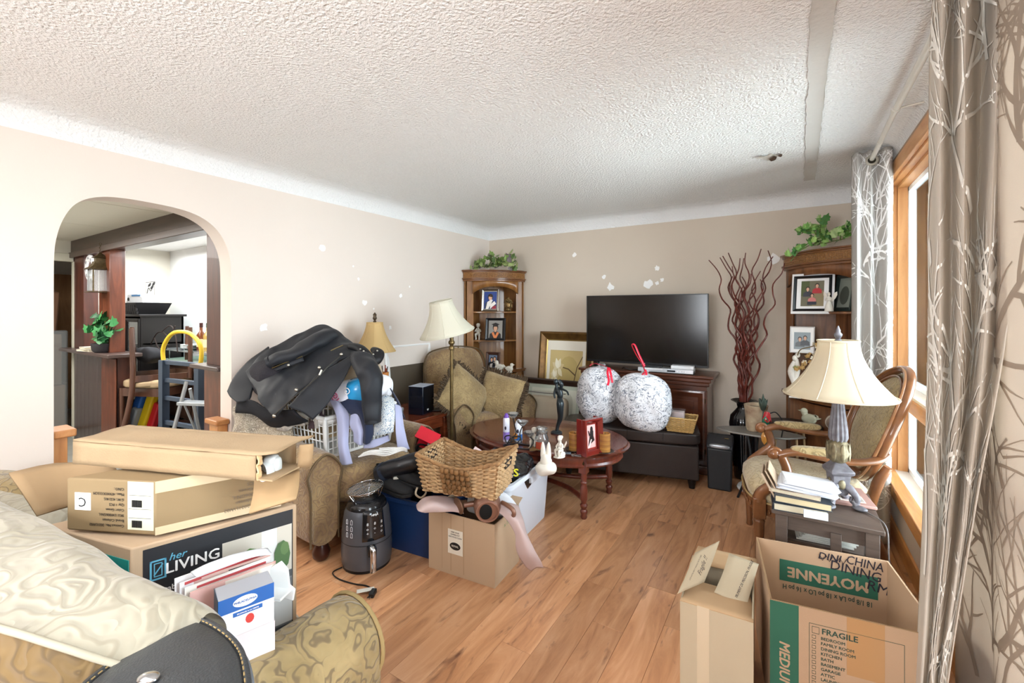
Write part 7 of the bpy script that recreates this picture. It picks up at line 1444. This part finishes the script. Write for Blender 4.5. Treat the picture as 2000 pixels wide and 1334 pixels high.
tag(ob('torn_cardboard_piece', mat('cardboard_orange', 'a98a64', .8), sheet([[A(497, 935, Z=.972), A(585, 918, Z=.985)], [A(495, 965, Z=.95), A(584, 950, Z=.96)], [A(487, 1003, Z=.92), A(578, 975, Z=.94)]], 3, 3), None, solid=.006), 'torn piece of orange brown cardboard hanging at the right end under the long box', 'cardboard')
# long torn box with a white fitting inside
g0, g1 = A(145, 905, Z=.992), A(500, 938, Z=.992); gx = g1-g0; LL = gx.length; ag = math.degrees(atan2(gx.y, gx.x)); DD = .12; HH = .062
tb = thing('long_torn_box', (g0.x, g0.y, .992), 'long torn cardboard box with an open right end, top of the box stack', 'box', rz=ag)
crk = mat('worn_cardboard', 'ab9170', .85, var=.12, vs=7, bump=.1, bs=200)
q = random.Random(6)
ob('front_wall', crk, wr(sheet([[(LL*k/8, -.001, z) for k in range(9)] for z in (0, HH*.5, HH)], 2, 2), .002, 15), tb, solid=.005, sm=40)
ob('back_wall', crk, sheet([[(LL*1.0*k/8+.02, DD, z) for k in range(9)] for z in (0, HH*.5, HH)], 2, 2), tb, solid=.005); ob('bottom', crk, b2(0, LL*1.08, 0, DD, 0, .004), tb); ob('end_wall', crk, b2(-.002, .003, 0, DD, 0, HH), tb)
ob('top_wall', crk, wr(sheet([[(LL*k/8+.002*q.uniform(-1, 1), y, HH+.003+(.004 if y > .05 else 0)) for k in range(9)]+[(LL*1.07+q.uniform(-.01, .01), y+.02, HH+.006)] for y in (-.004, .05, .10, .15, DD+.004)], 2, 2), .0025, 20), tb, solid=.005, sm=40)
sc_ = sheet([[(LL+.004+q.uniform(-.004, .004), y, z+q.uniform(-.003, .003)) for y in (0, .012)] for z in [HH*k/9 for k in range(10)]], 2, 2); ob('torn_edge', mat('torn_tan', 'd8b486', .9), sc_, tb, solid=.004, sm=0)
ob('inner_flap', krd, sheet([[(LL*1.07, .10, .0), (LL*1.07+.03, DD, 0)], [(LL*1.08, .10, HH), (LL*1.08+.03, DD, HH)]], 3, 3), tb, solid=.005)
wf_ = thing('white_fitting', A(516, 912, D=1.16).to_tuple(), 'glossy white plastic wheel fitting inside the torn box opening', 'fitting', rz=ag+8)
gw = mat('gloss_white', 'dfe3e3', .15, coat=.6)
ob('wheel', gw, T(lathe([(.0, .002), (.006, .002), (.008, -.004), (.018, -.004), (.020, .006), (.025, .007), (.026, .0), (.024, -.014), (.018, -.018)], 28), (0, 0, -.012), (90, 0, -28)), wf_, sm=50); ob('fork', gw, join(ball(.032, .04, .024, 3, 6, (.008, .018, .014)), ball(.02, .03, .05, 3, 6, (.022, .02, -.004))), wf_, sm=60); ob('axle', mat('axle_brown', '8a6a4a', .5), T(ball(.008, .006, .008, 2, 4), (-.002, -.004, -.012)), wf_)

# papers, cheese box, picture frame corner in front of the product box
def stack_at(px, py, z): return A(px, py, Z=z)
pz = .50
tp_ = A(545, 1130, Z=.72)
sp = thing('paper_crate', (tp_.x, tp_.y, .70), 'white scroll edged tray end standing at the right of the post pile', 'tray', rz=24)
env_c = ['ece9ea', 'e3c9bd', 'f1eff2', 'd8b0a8', 'e9e4dc', 'f4f2f4', 'dcaea6', 'e8ddd0']
labs = ('white envelope, farthest of the row of post leaning on the product box', 'pinkish envelope second from the back in the row of post', 'white envelope with red edge in the row of post', 'salmon coloured flyer in the row of post', 'cream envelope in the middle of the row of post', 'white envelope near the front of the row of post', 'red printed flyer near the front of the row of post', 'cream card nearest in the row of post behind the cheese box')
for k in range(8):
    a0, a1 = A(341+k*5, 1130+k*4.5-(k % 2)*4, Z=.785-.004*k), A(516+k*3.6-(k % 3)*4, 1068+k*4.6, Z=.785-.004*k)
    t = thing('envelope', ((a0.x+a1.x)/2, (a0.y+a1.y)/2, a0.z-.10), labs[k], 'envelope', rz=math.degrees(atan2(a1.y-a0.y, a1.x-a0.x)))
    l_ = (a1-a0).length; ob('paper', mat('env_'+env_c[k], env_c[k], .6), wr(bx(0, 0, .05, l_, .003, .10), .002, 12), t)
    if k in (2, 5): ob('red_edge', mat('env_red', 'b8484a', .6), bx(0, -.002, .095, l_*.9, .002, .006), t)
    if k == 3: ob('black_panel', blkp, bx(l_*.2, -.0022, .08, l_*.4, .0015, .03), t)
sheet_ws = [[A(372, 1118, Z=.80), A(420, 1096, Z=.81), A(480, 1076, Z=.81), A(520, 1070, Z=.80)], [A(385, 1130, Z=.792), A(430, 1110, Z=.80), A(490, 1088, Z=.80), A(532, 1082, Z=.79)]]
tag(ob('loose_paper', mat('paper_sheet', 'd8dbe0'), wr(sheet(sheet_ws, 5, 4), .005, 20), None, solid=.002, sm=40), 'crumpled white sheet on top of the row of post', 'paper')
ob('tray_wall', mat('gloss_white', 'dfe3e3'), T(prism([(-.10, 0), (.045, -.03), (.05, .0), (.035, .01), (.03, .05), (.01, .07), (-.02, .05), (-.10, .05)], .006, 'XZ'), (.0, -.005, 0)), sp, bev=.002); ob('tray_floor', mat('gloss_white', 'dfe3e3'), b2(-.1, .04, -.05, .0, -.004, .002), sp)
ph0, ph1 = A(426, 1176, Z=.765), A(535, 1137, Z=.765)
ux = ph1-ph0; a5 = math.degrees(atan2(ux.y, ux.x)); Lp = ux.length; Wp = .065; Hp = .092
pb_ = thing('cheese_box', (ph0.x, ph0.y, .765-Hp), 'blue and white cream cheese carton with an oval logo on the post pile', 'carton', rz=a5)
ob('carton', mat('grey_card', 'a9abb2', .4), b2(0, Lp, 0, Wp, 0, Hp), pb_, bev=.002); ob('blue_face', mat('cheese_blue', '1f5fa8', .35, coat=.3), b2(0, Lp, -.001, 0, Hp*.62, Hp), pb_); ob('white_face', mat('cheese_white', 'dfe3ee', .35, coat=.3), b2(0, Lp, -.001, 0, 0, Hp*.62), pb_); ob('blue_end', mat('cheese_blue_dark', '1c4a5c', .4), b2(-.001, 0, 0, Wp, 0, Hp), pb_)
ob('logo_oval', wtp, T(prism(el(0, 0, Lp*.22, Hp*.13, 24), .0006, 'XZ'), (Lp*.47, -.0016, Hp*.81)), pb_); txt('PHILADELPHIA', Lp*.062, mat('cheese_blue', '1f5fa8'), pb_, (Lp*.47, -.0024, Hp*.81), (90, 0, 0), bold=.0004)
ob('ribbon', mat('cheese_blue', '1f5fa8'), b2(Lp*.25, Lp*.78, -.0018, -.001, Hp*.48, Hp*.58), pb_); txt('FROMAGE A LA CREME', Lp*.038, wtp, pb_, (Lp*.515, -.0026, Hp*.53), (90, 0, 0), bold=.0002); ob('strawberry', mat('strawberry_print', 'c4403a', .4), T(prism(el(0, 0, .009, .011, 12), .0006, 'XZ'), (Lp*.55, -.0016, Hp*.32)), pb_)
ob('shelf_under', mat('dark_tub', '2b2522'), b2(.0, Lp, .0, Wp, -(.645-Hp-.452), -.002), pb_) if False else None
tag(ob('shoe_carton', mat('pink_white_card', 'd9cfd2', .5), b2(0, Lp*1.02, 0, .13, 0, .765-Hp-.454), None, (ph0.x, ph0.y, .453), (0, 0, a5)), 'pinkish white carton under the blue and white cheese box', 'box')
# ================================================================ THINGS IN THE DINING ROOM
chw = wood('dining_chair_wood', '5f3d2c', '39231a', '4d3023', axis='Z', rough=.35)
def dchair(loc, rot, label, back=True):
    t = thing('dining_chair', loc, label, 'chair', rot=rot, group=None)
    for x in (-.19, .19):
        ob('front_leg', chw, tube([(x, -.19, 0), (x, -.19, .44)], [.015, .020], 8), t, sm=60)
        ob('back_post', chw, tube([(x, .20, 0), (x, .19, .45)]+([(x*.97, .24, .78), (x*.95, .29, .98)] if back else []), [.015, .02, .018, .015], 8, 4), t, sm=60)
        ob('side_rail', chw, b2(x-.012, x+.012, -.18, .18, .39, .44), t)
    ob('front_rail', chw, b2(-.19, .19, -.2, -.18, .39, .44), t); ob('back_rail', chw, b2(-.19, .19, .18, .2, .39, .44), t)
    ob('seat_pad', mat('seat_tan', 'a89172', .8), ball(.43, .42, .06, 5, 8, (0, 0, .465)), t, sm=60)
    if not back:
        ob('stretcher', chw, b2(-.19, .19, -.195, -.18, .16, .18), t); ob('stretcher', chw, b2(-.19, .19, .18, .195, .16, .18), t); return t
    ob('crest_rail', chw, bx(0, .285, .93, .36, .022, .10, rx=-12), t, bev=.006); ob('lower_rail', chw, bx(0, .21, .56, .36, .018, .04, rx=-8), t)
    for k in range(4): ob('slat', chw, tube([(-.12+.08*k, .205, .56), (-.12+.08*k, .245, .75), (-.12+.08*k, .28, .90)], .008, 6, 3), t)
    ob('stretcher', chw, b2(-.19, .19, -.195, -.18, .18, .20), t)
    return t
def DX(px, Y, Z=0): p = A(px, 700, Y=Y); return (p.x, Y, Z)
ch1 = dchair(DX(316, 1.86), (0, 0, 25), 'counter height wooden stool standing under the flipped dining chair', False)
ch2 = dchair((DX(316, 1.86)[0], 1.86, 1.30), (180, 0, -18), 'dining chair turned upside down on the tall stool, legs in the air')
ch1.scale = (1.12, 1.12, 1.55); ch2.scale = (1.15, 1.15, 1.15)
ch2.location.z = 1.26
# china cabinet
cc = thing('china_cabinet', (DX(280, 2.05)[0], 2.10, 0), 'black china cabinet with glass doors against the far dining wall', 'cabinet')
bkw = mat('black_wood', '14100f'); cw = .40
ob('side', bkw, b2(-cw, -cw+.02, -.2, .2, 0, 1.36), cc); ob('side', bkw, b2(cw-.02, cw, -.2, .2, 0, 1.36), cc); ob('top', bkw, b2(-cw-.03, cw+.04, -.23, .22, 1.36, 1.385), cc, bev=.004); ob('back', mat('cabinet_inside', '8fa0a6', .5), b2(-cw, cw, .18, .2, 0, 1.36), cc)
for z in (.4, .75, 1.05): ob('shelf', bkw, b2(-cw, cw, -.18, .2, z, z+.015), cc)
for x in (-.2, .2): d = ob('door', bkw, T(frame_s(.38, .92, .04, .02), (x, -.2, .88), (90, 0, 0)), cc, sm=0); ob('pane', glass('cabinet_glass', (.8, .88, .9), .2, .9), b2(x-.16, x+.16, -.206, -.203, .45, 1.31), d)
ob('lower_front', bkw, b2(-cw, cw, -.205, -.19, 0, .4), cc)
q = random.Random(2)
for k in range(7): tag(ob('drinking_glass', glass('jar_glass'), lathe([(.025, 0), (.03, .002), (.035, .09)], 12), None, (cc.location.x-.28+k*.09, 2.08, (.767 if k % 2 else 1.067)), sm=50), 'clear drinking glass behind the china cabinet doors', 'glass', 'glasses in the china cabinet')
for o in sc.objects:
    if o.get('group') == 'glasses in the china cabinet': o['label'] = 'clear drinking glass on a shelf in the black china cabinet'
bs = thing('woven_tray', (cc.location.x-.02, 2.05, 1.386), 'black woven tray basket on top of the china cabinet', 'basket')
bw_ = mat('black_weave', '1b1a1c', .6)
ob('sides', bw_, loft([[(x*a, y*b, z) for x, y in ((-1, -1), (1, -1), (1, 1), (-1, 1))] for a, b, z in ((.26, .13, 0), (.33, .17, .13), (.31, .15, .13), (.24, .11, .01))], True), bs)
ob('weave_blocks', bw_, join(*[bx(-.26+k*.058+(.02 if j % 2 else 0), -.135-.013*j, .02+j*.035, .045, .012, .028) for k in range(10) for j in range(3)]), bs, kind='stuff')
pc_ = thing('carton', (cc.location.x-.02, 2.05, 1.517), 'white and blue carton lying in the black woven tray', 'box')
ob('body', mat('carton_white', 'd7dadd', .5), T(prism([(-.24, 0), (.25, 0), (.24, .06), (.05, .11), (-.2, .10)], .16, 'XZ'), (0, 0, 0)), pc_, bev=.004); ob('blue_print', mat('carton_blue', '2f6fa3', .5), T(bx(.06, -.082, .085, .26, .002, .02), (0, 0, 0)), pc_); ob('opening', mat('hole_shadow', '2d2a20'), T(prism(el(0, 0, .03, .02), .002, 'XZ'), (-.17, -.081, .045)), pc_)
mp_ = thing('metal_plaque', (cc.location.x-.02, 2.12, 1.60), 'small black wire plaque with leaves above the china cabinet', 'ornament')
ob('border', iron, T(box_outline(-.13, .13, 0, .17, .006, 0), (0, 0, 0)), mp_); ob('vine', iron, tube([(-.1, 0, .02), (-.04, 0, .1), (.02, 0, .06), (.1, 0, .13)], .004, 5, 5), mp_)
for x, z in ((-.05, .11), (.02, .08), (.07, .12)): ob('leaf', iron, T(leafmesh(.06, .035, False), (x, 0, z), (80, 20, 30)), mp_, solid=.002)
tg = thing('twig_spray', (cc.location.x+.42, 1.98, 1.05), 'bare dark twig sticking out beside the china cabinet', 'branches')
for p in ([(0, 0, 0), (.15, 0, .12), (.3, 0, .15), (.5, 0, .10), (.62, 0, .22)], [(.3, 0, .15), (.5, 0, .22), (.62, 0, .14), (.68, 0, -.05)], [(.1, 0, .08), (.2, 0, -.02), (.35, 0, -.05), (.45, 0, .02)]): ob('twig', mat('twig_dark', '2d211c', .7), tube(p, .006, 5, 4), tg)
# counter with bottles
cn = thing('sideboard', (-4.75, 2.22, 0), 'pale glass topped sideboard against the far dining wall behind the ladder', 'sideboard')
ob('top', glass('green_glass_top', (.7, .85, .78), .2, .6), b2(-1.1, .95, -.2, .2, 1.0, 1.015), cn); ob('body', mat('sideboard_wood', '3d2b22', .4), b2(-1.05, .9, -.17, .2, .30, .86), cn, bev=.004); ob('upper_slab', mat('green_white', 'b9c7bd', .4), b2(-1.08, .93, -.19, .2, .86, .90), cn); ob('rod_support', chm, join(*[tube([(x, y, .9), (x, y, 1.0)], .008, 6) for x in (-1, 0, .9) for y in (-.15, .15)]), cn)
for k in range(3): ob('door', mat('sideboard_door', '4b362b', .4), b2(-1.0+k*.63, -.42+k*.63, -.185, -.17, .34, .82), cn, bev=.004)
for px, c, lab in ((393, '6f3a1c', 'amber liquor bottle with red label, left of two on the sideboard'), (406, 'a58a4a', 'pale liquor bottle with green cap beside the post, right of two on the sideboard')):
    b = thing('bottle', (A(px, 640, Y=2.12).x, 2.12, 1.016), lab, 'bottle'); h = .28
    ob('glass', mat('bottle_'+c, c, .1, coat=.5), lathe([(.035, 0), (.04, .01), (.04, .16), (.015, .20), (.013, .25)], 16), b, sm=50); ob('cap', mat('cap_'+c, '3a1512' if px < 400 else '24402c', .4), lathe([(.016, .24), (.016, .285)], 12), b); ob('label', mat('label_cream2', 'd5c29a' if px < 400 else 'ded8b8', .6), lathe([(.041, .04), (.041, .12)], 16, caps=False), b)
for px, c, lab in ((388, '2a3b3c', 'stack of small dark bowls on the sideboard'), (372, 'dfe5e0', 'white dish pile on the sideboard behind the hand truck')):
    b = thing('dish_stack', (A(px, 660, Y=2.14).x, 2.14, 1.016), lab, 'dishes')
    for k in range(3): ob('dish', mat('dish_'+c, c, .3), lathe([(.04, .002+k*.014), (.09, .02+k*.014), (.088, .024+k*.014), (.035, .008+k*.014)], 20), b)
# hand truck
ht = thing('hand_truck', (A(355, 700, Y=1.72).x, 1.72, 0), 'blue grey hand truck with a yellow loop handle behind the arch', 'hand truck', rz=8)
hb_ = mat('hand_truck_blue', '3f4a5a', .4, .3); yw = mat('yellow_handle', 'd8b42c', .4)
ws = .26
for s in (-1, 1): ob('side_channel', hb_, join(b2(s*ws-.025, s*ws+.025, -.03, .03, .06, .98), b2(s*ws-.03, s*ws+.03, -.034, -.03, .06, .98)), ht, bev=.003)
for z in (.20, .42, .64, .80, .96): ob('crossbar', hb_, b2(-ws, ws, -.015, .015, z-.018, z+.018), ht, bev=.003)
ob('handle_loop', yw, tube([(-ws-.0, 0, .92), (-ws-.02, 0, 1.08), (-ws+.10, 0, 1.21), (0, 0, 1.24), (ws-.10, 0, 1.21), (ws+.02, 0, 1.08), (ws-.04, 0, .75), (ws-.05, 0, .20)], .017, 10, 6), ht, sm=60)
ob('toe_plate', hb_, b2(-.22, .22, -.24, 0, 0, .012), ht)
for s in (-1, 1): ob('wheel', mat('black_rubber', '151515'), T(T(join(ring(.05, .12, -.03, .03), ball(.22, .22, .05, 4, 6)), (0, 0, 0), (0, 90, 0)), (s*.2, .05, .12)), ht, sm=50)
# step ladder, silver
sl2 = thing('step_ladder', (A(402, 800, Y=1.66).x, 1.66, 0), 'small aluminium step ladder right of the hand truck by the half wall', 'ladder', rz=25)
al = mat('aluminium', 'a9adb0', .35, .7)
for s in (-1, 1): ob('front_rail', al, tube([(s*.17, -.28, 0), (s*.15, -.02, .86)], .014, 8), sl2); ob('rear_rail', al, tube([(s*.16, .22, 0), (s*.14, .0, .80)], .012, 8), sl2)
for z, y in ((.22, -.21), (.46, -.14), (.70, -.07)): ob('step', al, b2(-.155, .155, y-.04, y+.06, z-.012, z+.012), sl2, bev=.003)
ob('brace', al, join(tube([(-.15, -.05, .70), (-.15, .15, .25)], .008, 6), tube([(.15, -.05, .70), (.15, .15, .25)], .008, 6)), sl2); ob('rubber_tread', mat('black_rubber', '151515'), b2(-.12, .12, -.23, -.17, .233, .237), sl2)
# colourful toy by the half wall
ty = thing('folding_toy', (A(258, 830, Y=1.74).x, 1.74, 0), 'red, yellow and blue folded plastic toy beside the red post of the half wall', 'toy', rot=(0, 22, 20))
ty.scale = (1.4, 1.4, 1.4)
for k, (c, x, z, w_, h_) in enumerate((('c8202c', .10, .22, .05, .40), ('e3c21c', .05, .28, .06, .42), ('2f62b0', -.02, .24, .06, .40), ('8c9196', .0, .18, .05, .34), ('3a9a4a', -.06, .16, .04, .22), ('e3c21c', -.04, .06, .16, .05))): ob('panel', mat('toy_'+c, c, .4), bx(x, -.02*k, z, w_, .05, h_), ty, bev=.01)
tag(ob('black_garment', mat('black_cotton', '15151a'), wr(ball(.42, .14, .16, 3, 10, (0, 0, 0)), .02, 8), None, (DX(290, 1.80)[0], 1.80, .98), sm=60), 'black garment slung over the flipped dining chair', 'garment')
tag(ob('tool_bag', mat('black_cotton', '15151a'), wr(ball(.40, .25, .28, 3, 10, (0, 0, .14)), .02, 8), None, (DX(330, 1.80)[0]+.2, 1.70, 0), sm=60), 'black ribbed bag on the dining room floor under the chairs', 'bag')
for k in range(5):
    c = ('d8d8d4', '2b2f38', 'c9c3b8', '3b3540', 'e2e0dc')[k]
    book((DX(283, 2.0)[0]+.045*k+.03, 1.86, .50), 90, .2, .03, .22, c, ('white spine', 'black spine', 'tan spine', 'plum spine', 'ivory spine')[k]+' book upright in the row under the black garment')
tag(ob('book_ledge', bkw, b2(-.1, .4, -.12, .12, .47, .498), None, (DX(283, 2.0)[0], 1.86, 0)), 'black ledge carrying the row of upright books', 'shelf')
# lantern
lt = thing('hanging_lantern', (A(196, 560, Y=1.50).x, 1.50, 0), 'bronze pagoda shaped lantern hanging beside the red post', 'lantern')
lz = 1.50; br2 = mat('lantern_bronze', '5f5138', .45, .6, var=.4, vs=30)
ob('chain', br2, join(*[T(tube([(.012*cos(a), 0, .016*sin(a)) for a in [k*pi/4 for k in range(8)]], .003, 5, closed=True), (0, 0, lz+.43+k2*.026), (0, 0, 90*(k2 % 2))) for k2 in range(6)]), lt)
def sq(s, z): return [(s*.82*x, s*y, z) for x, y in ((-1, -1), (1, -1), (1, 1), (-1, 1))]
ob('roof', br2, loft([sq(.155, lz+.20), sq(.10, lz+.245), sq(.075, lz+.29), sq(.075, lz+.31)]), lt); ob('cupola', br2, loft([sq(.055, lz+.31), sq(.055, lz+.36), sq(.085, lz+.365), sq(.04, lz+.40), sq(.01, lz+.44)]), lt)
for x in (-1, 1):
    for y in (-1, 1): ob('corner_post', br2, b2(x*.10-.007, x*.10+.007, y*.10-.007, y*.10+.007, lz-.11, lz+.2), lt)
ob('floor', br2, loft([sq(.15, lz-.12), sq(.13, lz-.11)]), lt); ob('panes', glass('lantern_glass', (.9, .92, .93), .15, .7), loft([sq(.115, lz-.1), sq(.115, lz+.19)], False), lt)
fl_s = [T(tube([(0, 0, 0), (.035, 0, .015), (.04, 0, 0), (.035, 0, -.015), (0, 0, 0)], .003, 4), (0, -.10, lz+.03), (0, k*72, 0)) for k in range(5)]; ob('flower_ornament', br2, join(*fl_s), lt)
wr_ = thing('wall_ring', (A(177, 523, Y=1.535).x, 1.535, A(177, 523, Y=1.535).z), 'white round ring plate on the dark post behind the lantern', 'ornament', rot=(90, 0, 0))
ob('ring', mat('white_ceramic', 'e9e9ec', .3), lathe([(.07, 0), (.075, .012), (.13, .016), (.14, .006), (.14, 0), (.07, 0)], 32, caps=False), wr_, sm=50); ob('ornament', mat('grey_relief', '8e8f94', .5), join(*[T(tube([(0, 0, 0), (.02, .015, 0), (.0, .03, 0)], .003, 5, 4), (.09*cos(a), .09*sin(a), .018), (0, 0, math.degrees(a))) for a in [k*pi/4 for k in range(8)]]), wr_)
lt.scale = (.7, .7, .7); lt.location.z = .64
# potted plant on the half wall cap
c0 = A(198, 690, Y=1.50)
t = ivy('potted_plant', (c0.x, 1.52, 1.016), 'bushy green potted plant on the half wall cap between the two posts', [[(0, 0, .08), (.02, 0, .2), (.03, 0, .36)], [(0, 0, .08), (-.1, 0, .18), (-.18, 0, .3)], [(0, 0, .08), (.1, 0, .16), (.17, 0, .26)], [(0, 0, .08), (-.05, -.05, .22), (-.02, -.05, .32)], [(0, 0, .08), (.08, -.05, .12), (.14, -.06, .15)]], ['2f6a3a', '3f8a4c', '1e4f2c'], 110, .095, 3, .045, (mat('pot_dark', '2d2a2e', .5), lathe([(.07, 0), (.09, .02), (.10, .09), (.09, .09), (.07, .03)], 20)))
for k, (c, lb) in enumerate((('cfcac0', 'grey book lying under the other on the half wall cap'), ('b9b2a8', 'white book on top beside the potted plant'))): book((A(178, 690, Y=1.5).x, 1.50, 1.016+k*.022), 10-k*14, .22, .14, .02, c, lb)
# wrapped furniture seen through the far door
wf3 = thing('wrapped_cartons', (-7.55, 1.28, 0), 'tall pile of cartons wrapped in clear film beyond the far doorway', 'cartons')
ob('lower_carton', mat('far_kraft', 'a08468', .8), b2(-.3, .3, -.22, .30, 0, .55), wf3, bev=.01); ob('upper_carton', mat('far_kraft2', '8f765e', .8), b2(-.28, .26, -.2, .28, .552, 1.15), wf3, bev=.01); ob('tipped_carton', mat('far_brown', '6e4f3b', .8), T(bx(0, 0, 0, .5, .45, .5), (0, .02, 1.45), (0, 12, 4)), wf3, bev=.02)
ob('film', glass('stretch_film', (.92, .93, .95), .15, .8, .15), wr(b2(-.32, .32, -.24, .32, .02, 1.2), .01, 5), wf3, bev=.02)
wd3 = struct('trim_3', wood('panel_wood_far', 'c79a6b', 'a87a4e', axis='Z'), b2(-8.89, -8.86, -2, 2.3, 0, 1.95))

# ================================================================ ORIGINS: put every thing's origin at its own base
bpy.context.view_layer.update()
def wpts(o):
    P = []
    if o.type == 'MESH': P += [o.matrix_world @ V3(c) for c in o.bound_box]
    for c in o.children: P += wpts(c)
    return P
for o in list(sc.objects):
    if o.parent or o.type not in ('MESH', 'EMPTY') or o.location.length > 1e-6 or o.get('kind') == 'structure': continue
    P = wpts(o)
    if not P: continue
    c = V3(((min(p.x for p in P)+max(p.x for p in P))/2, (min(p.y for p in P)+max(p.y for p in P))/2, min(p.z for p in P)))
    if o.type == 'MESH': o.data.transform(Matrix.Translation(-c)); o.location = c
    else:
        for ch in o.children: ch.matrix_parent_inverse = Matrix.Translation(-c)
        o.location = c
for o in sc.objects:
    if o.parent and 'category' in o: del o['category']
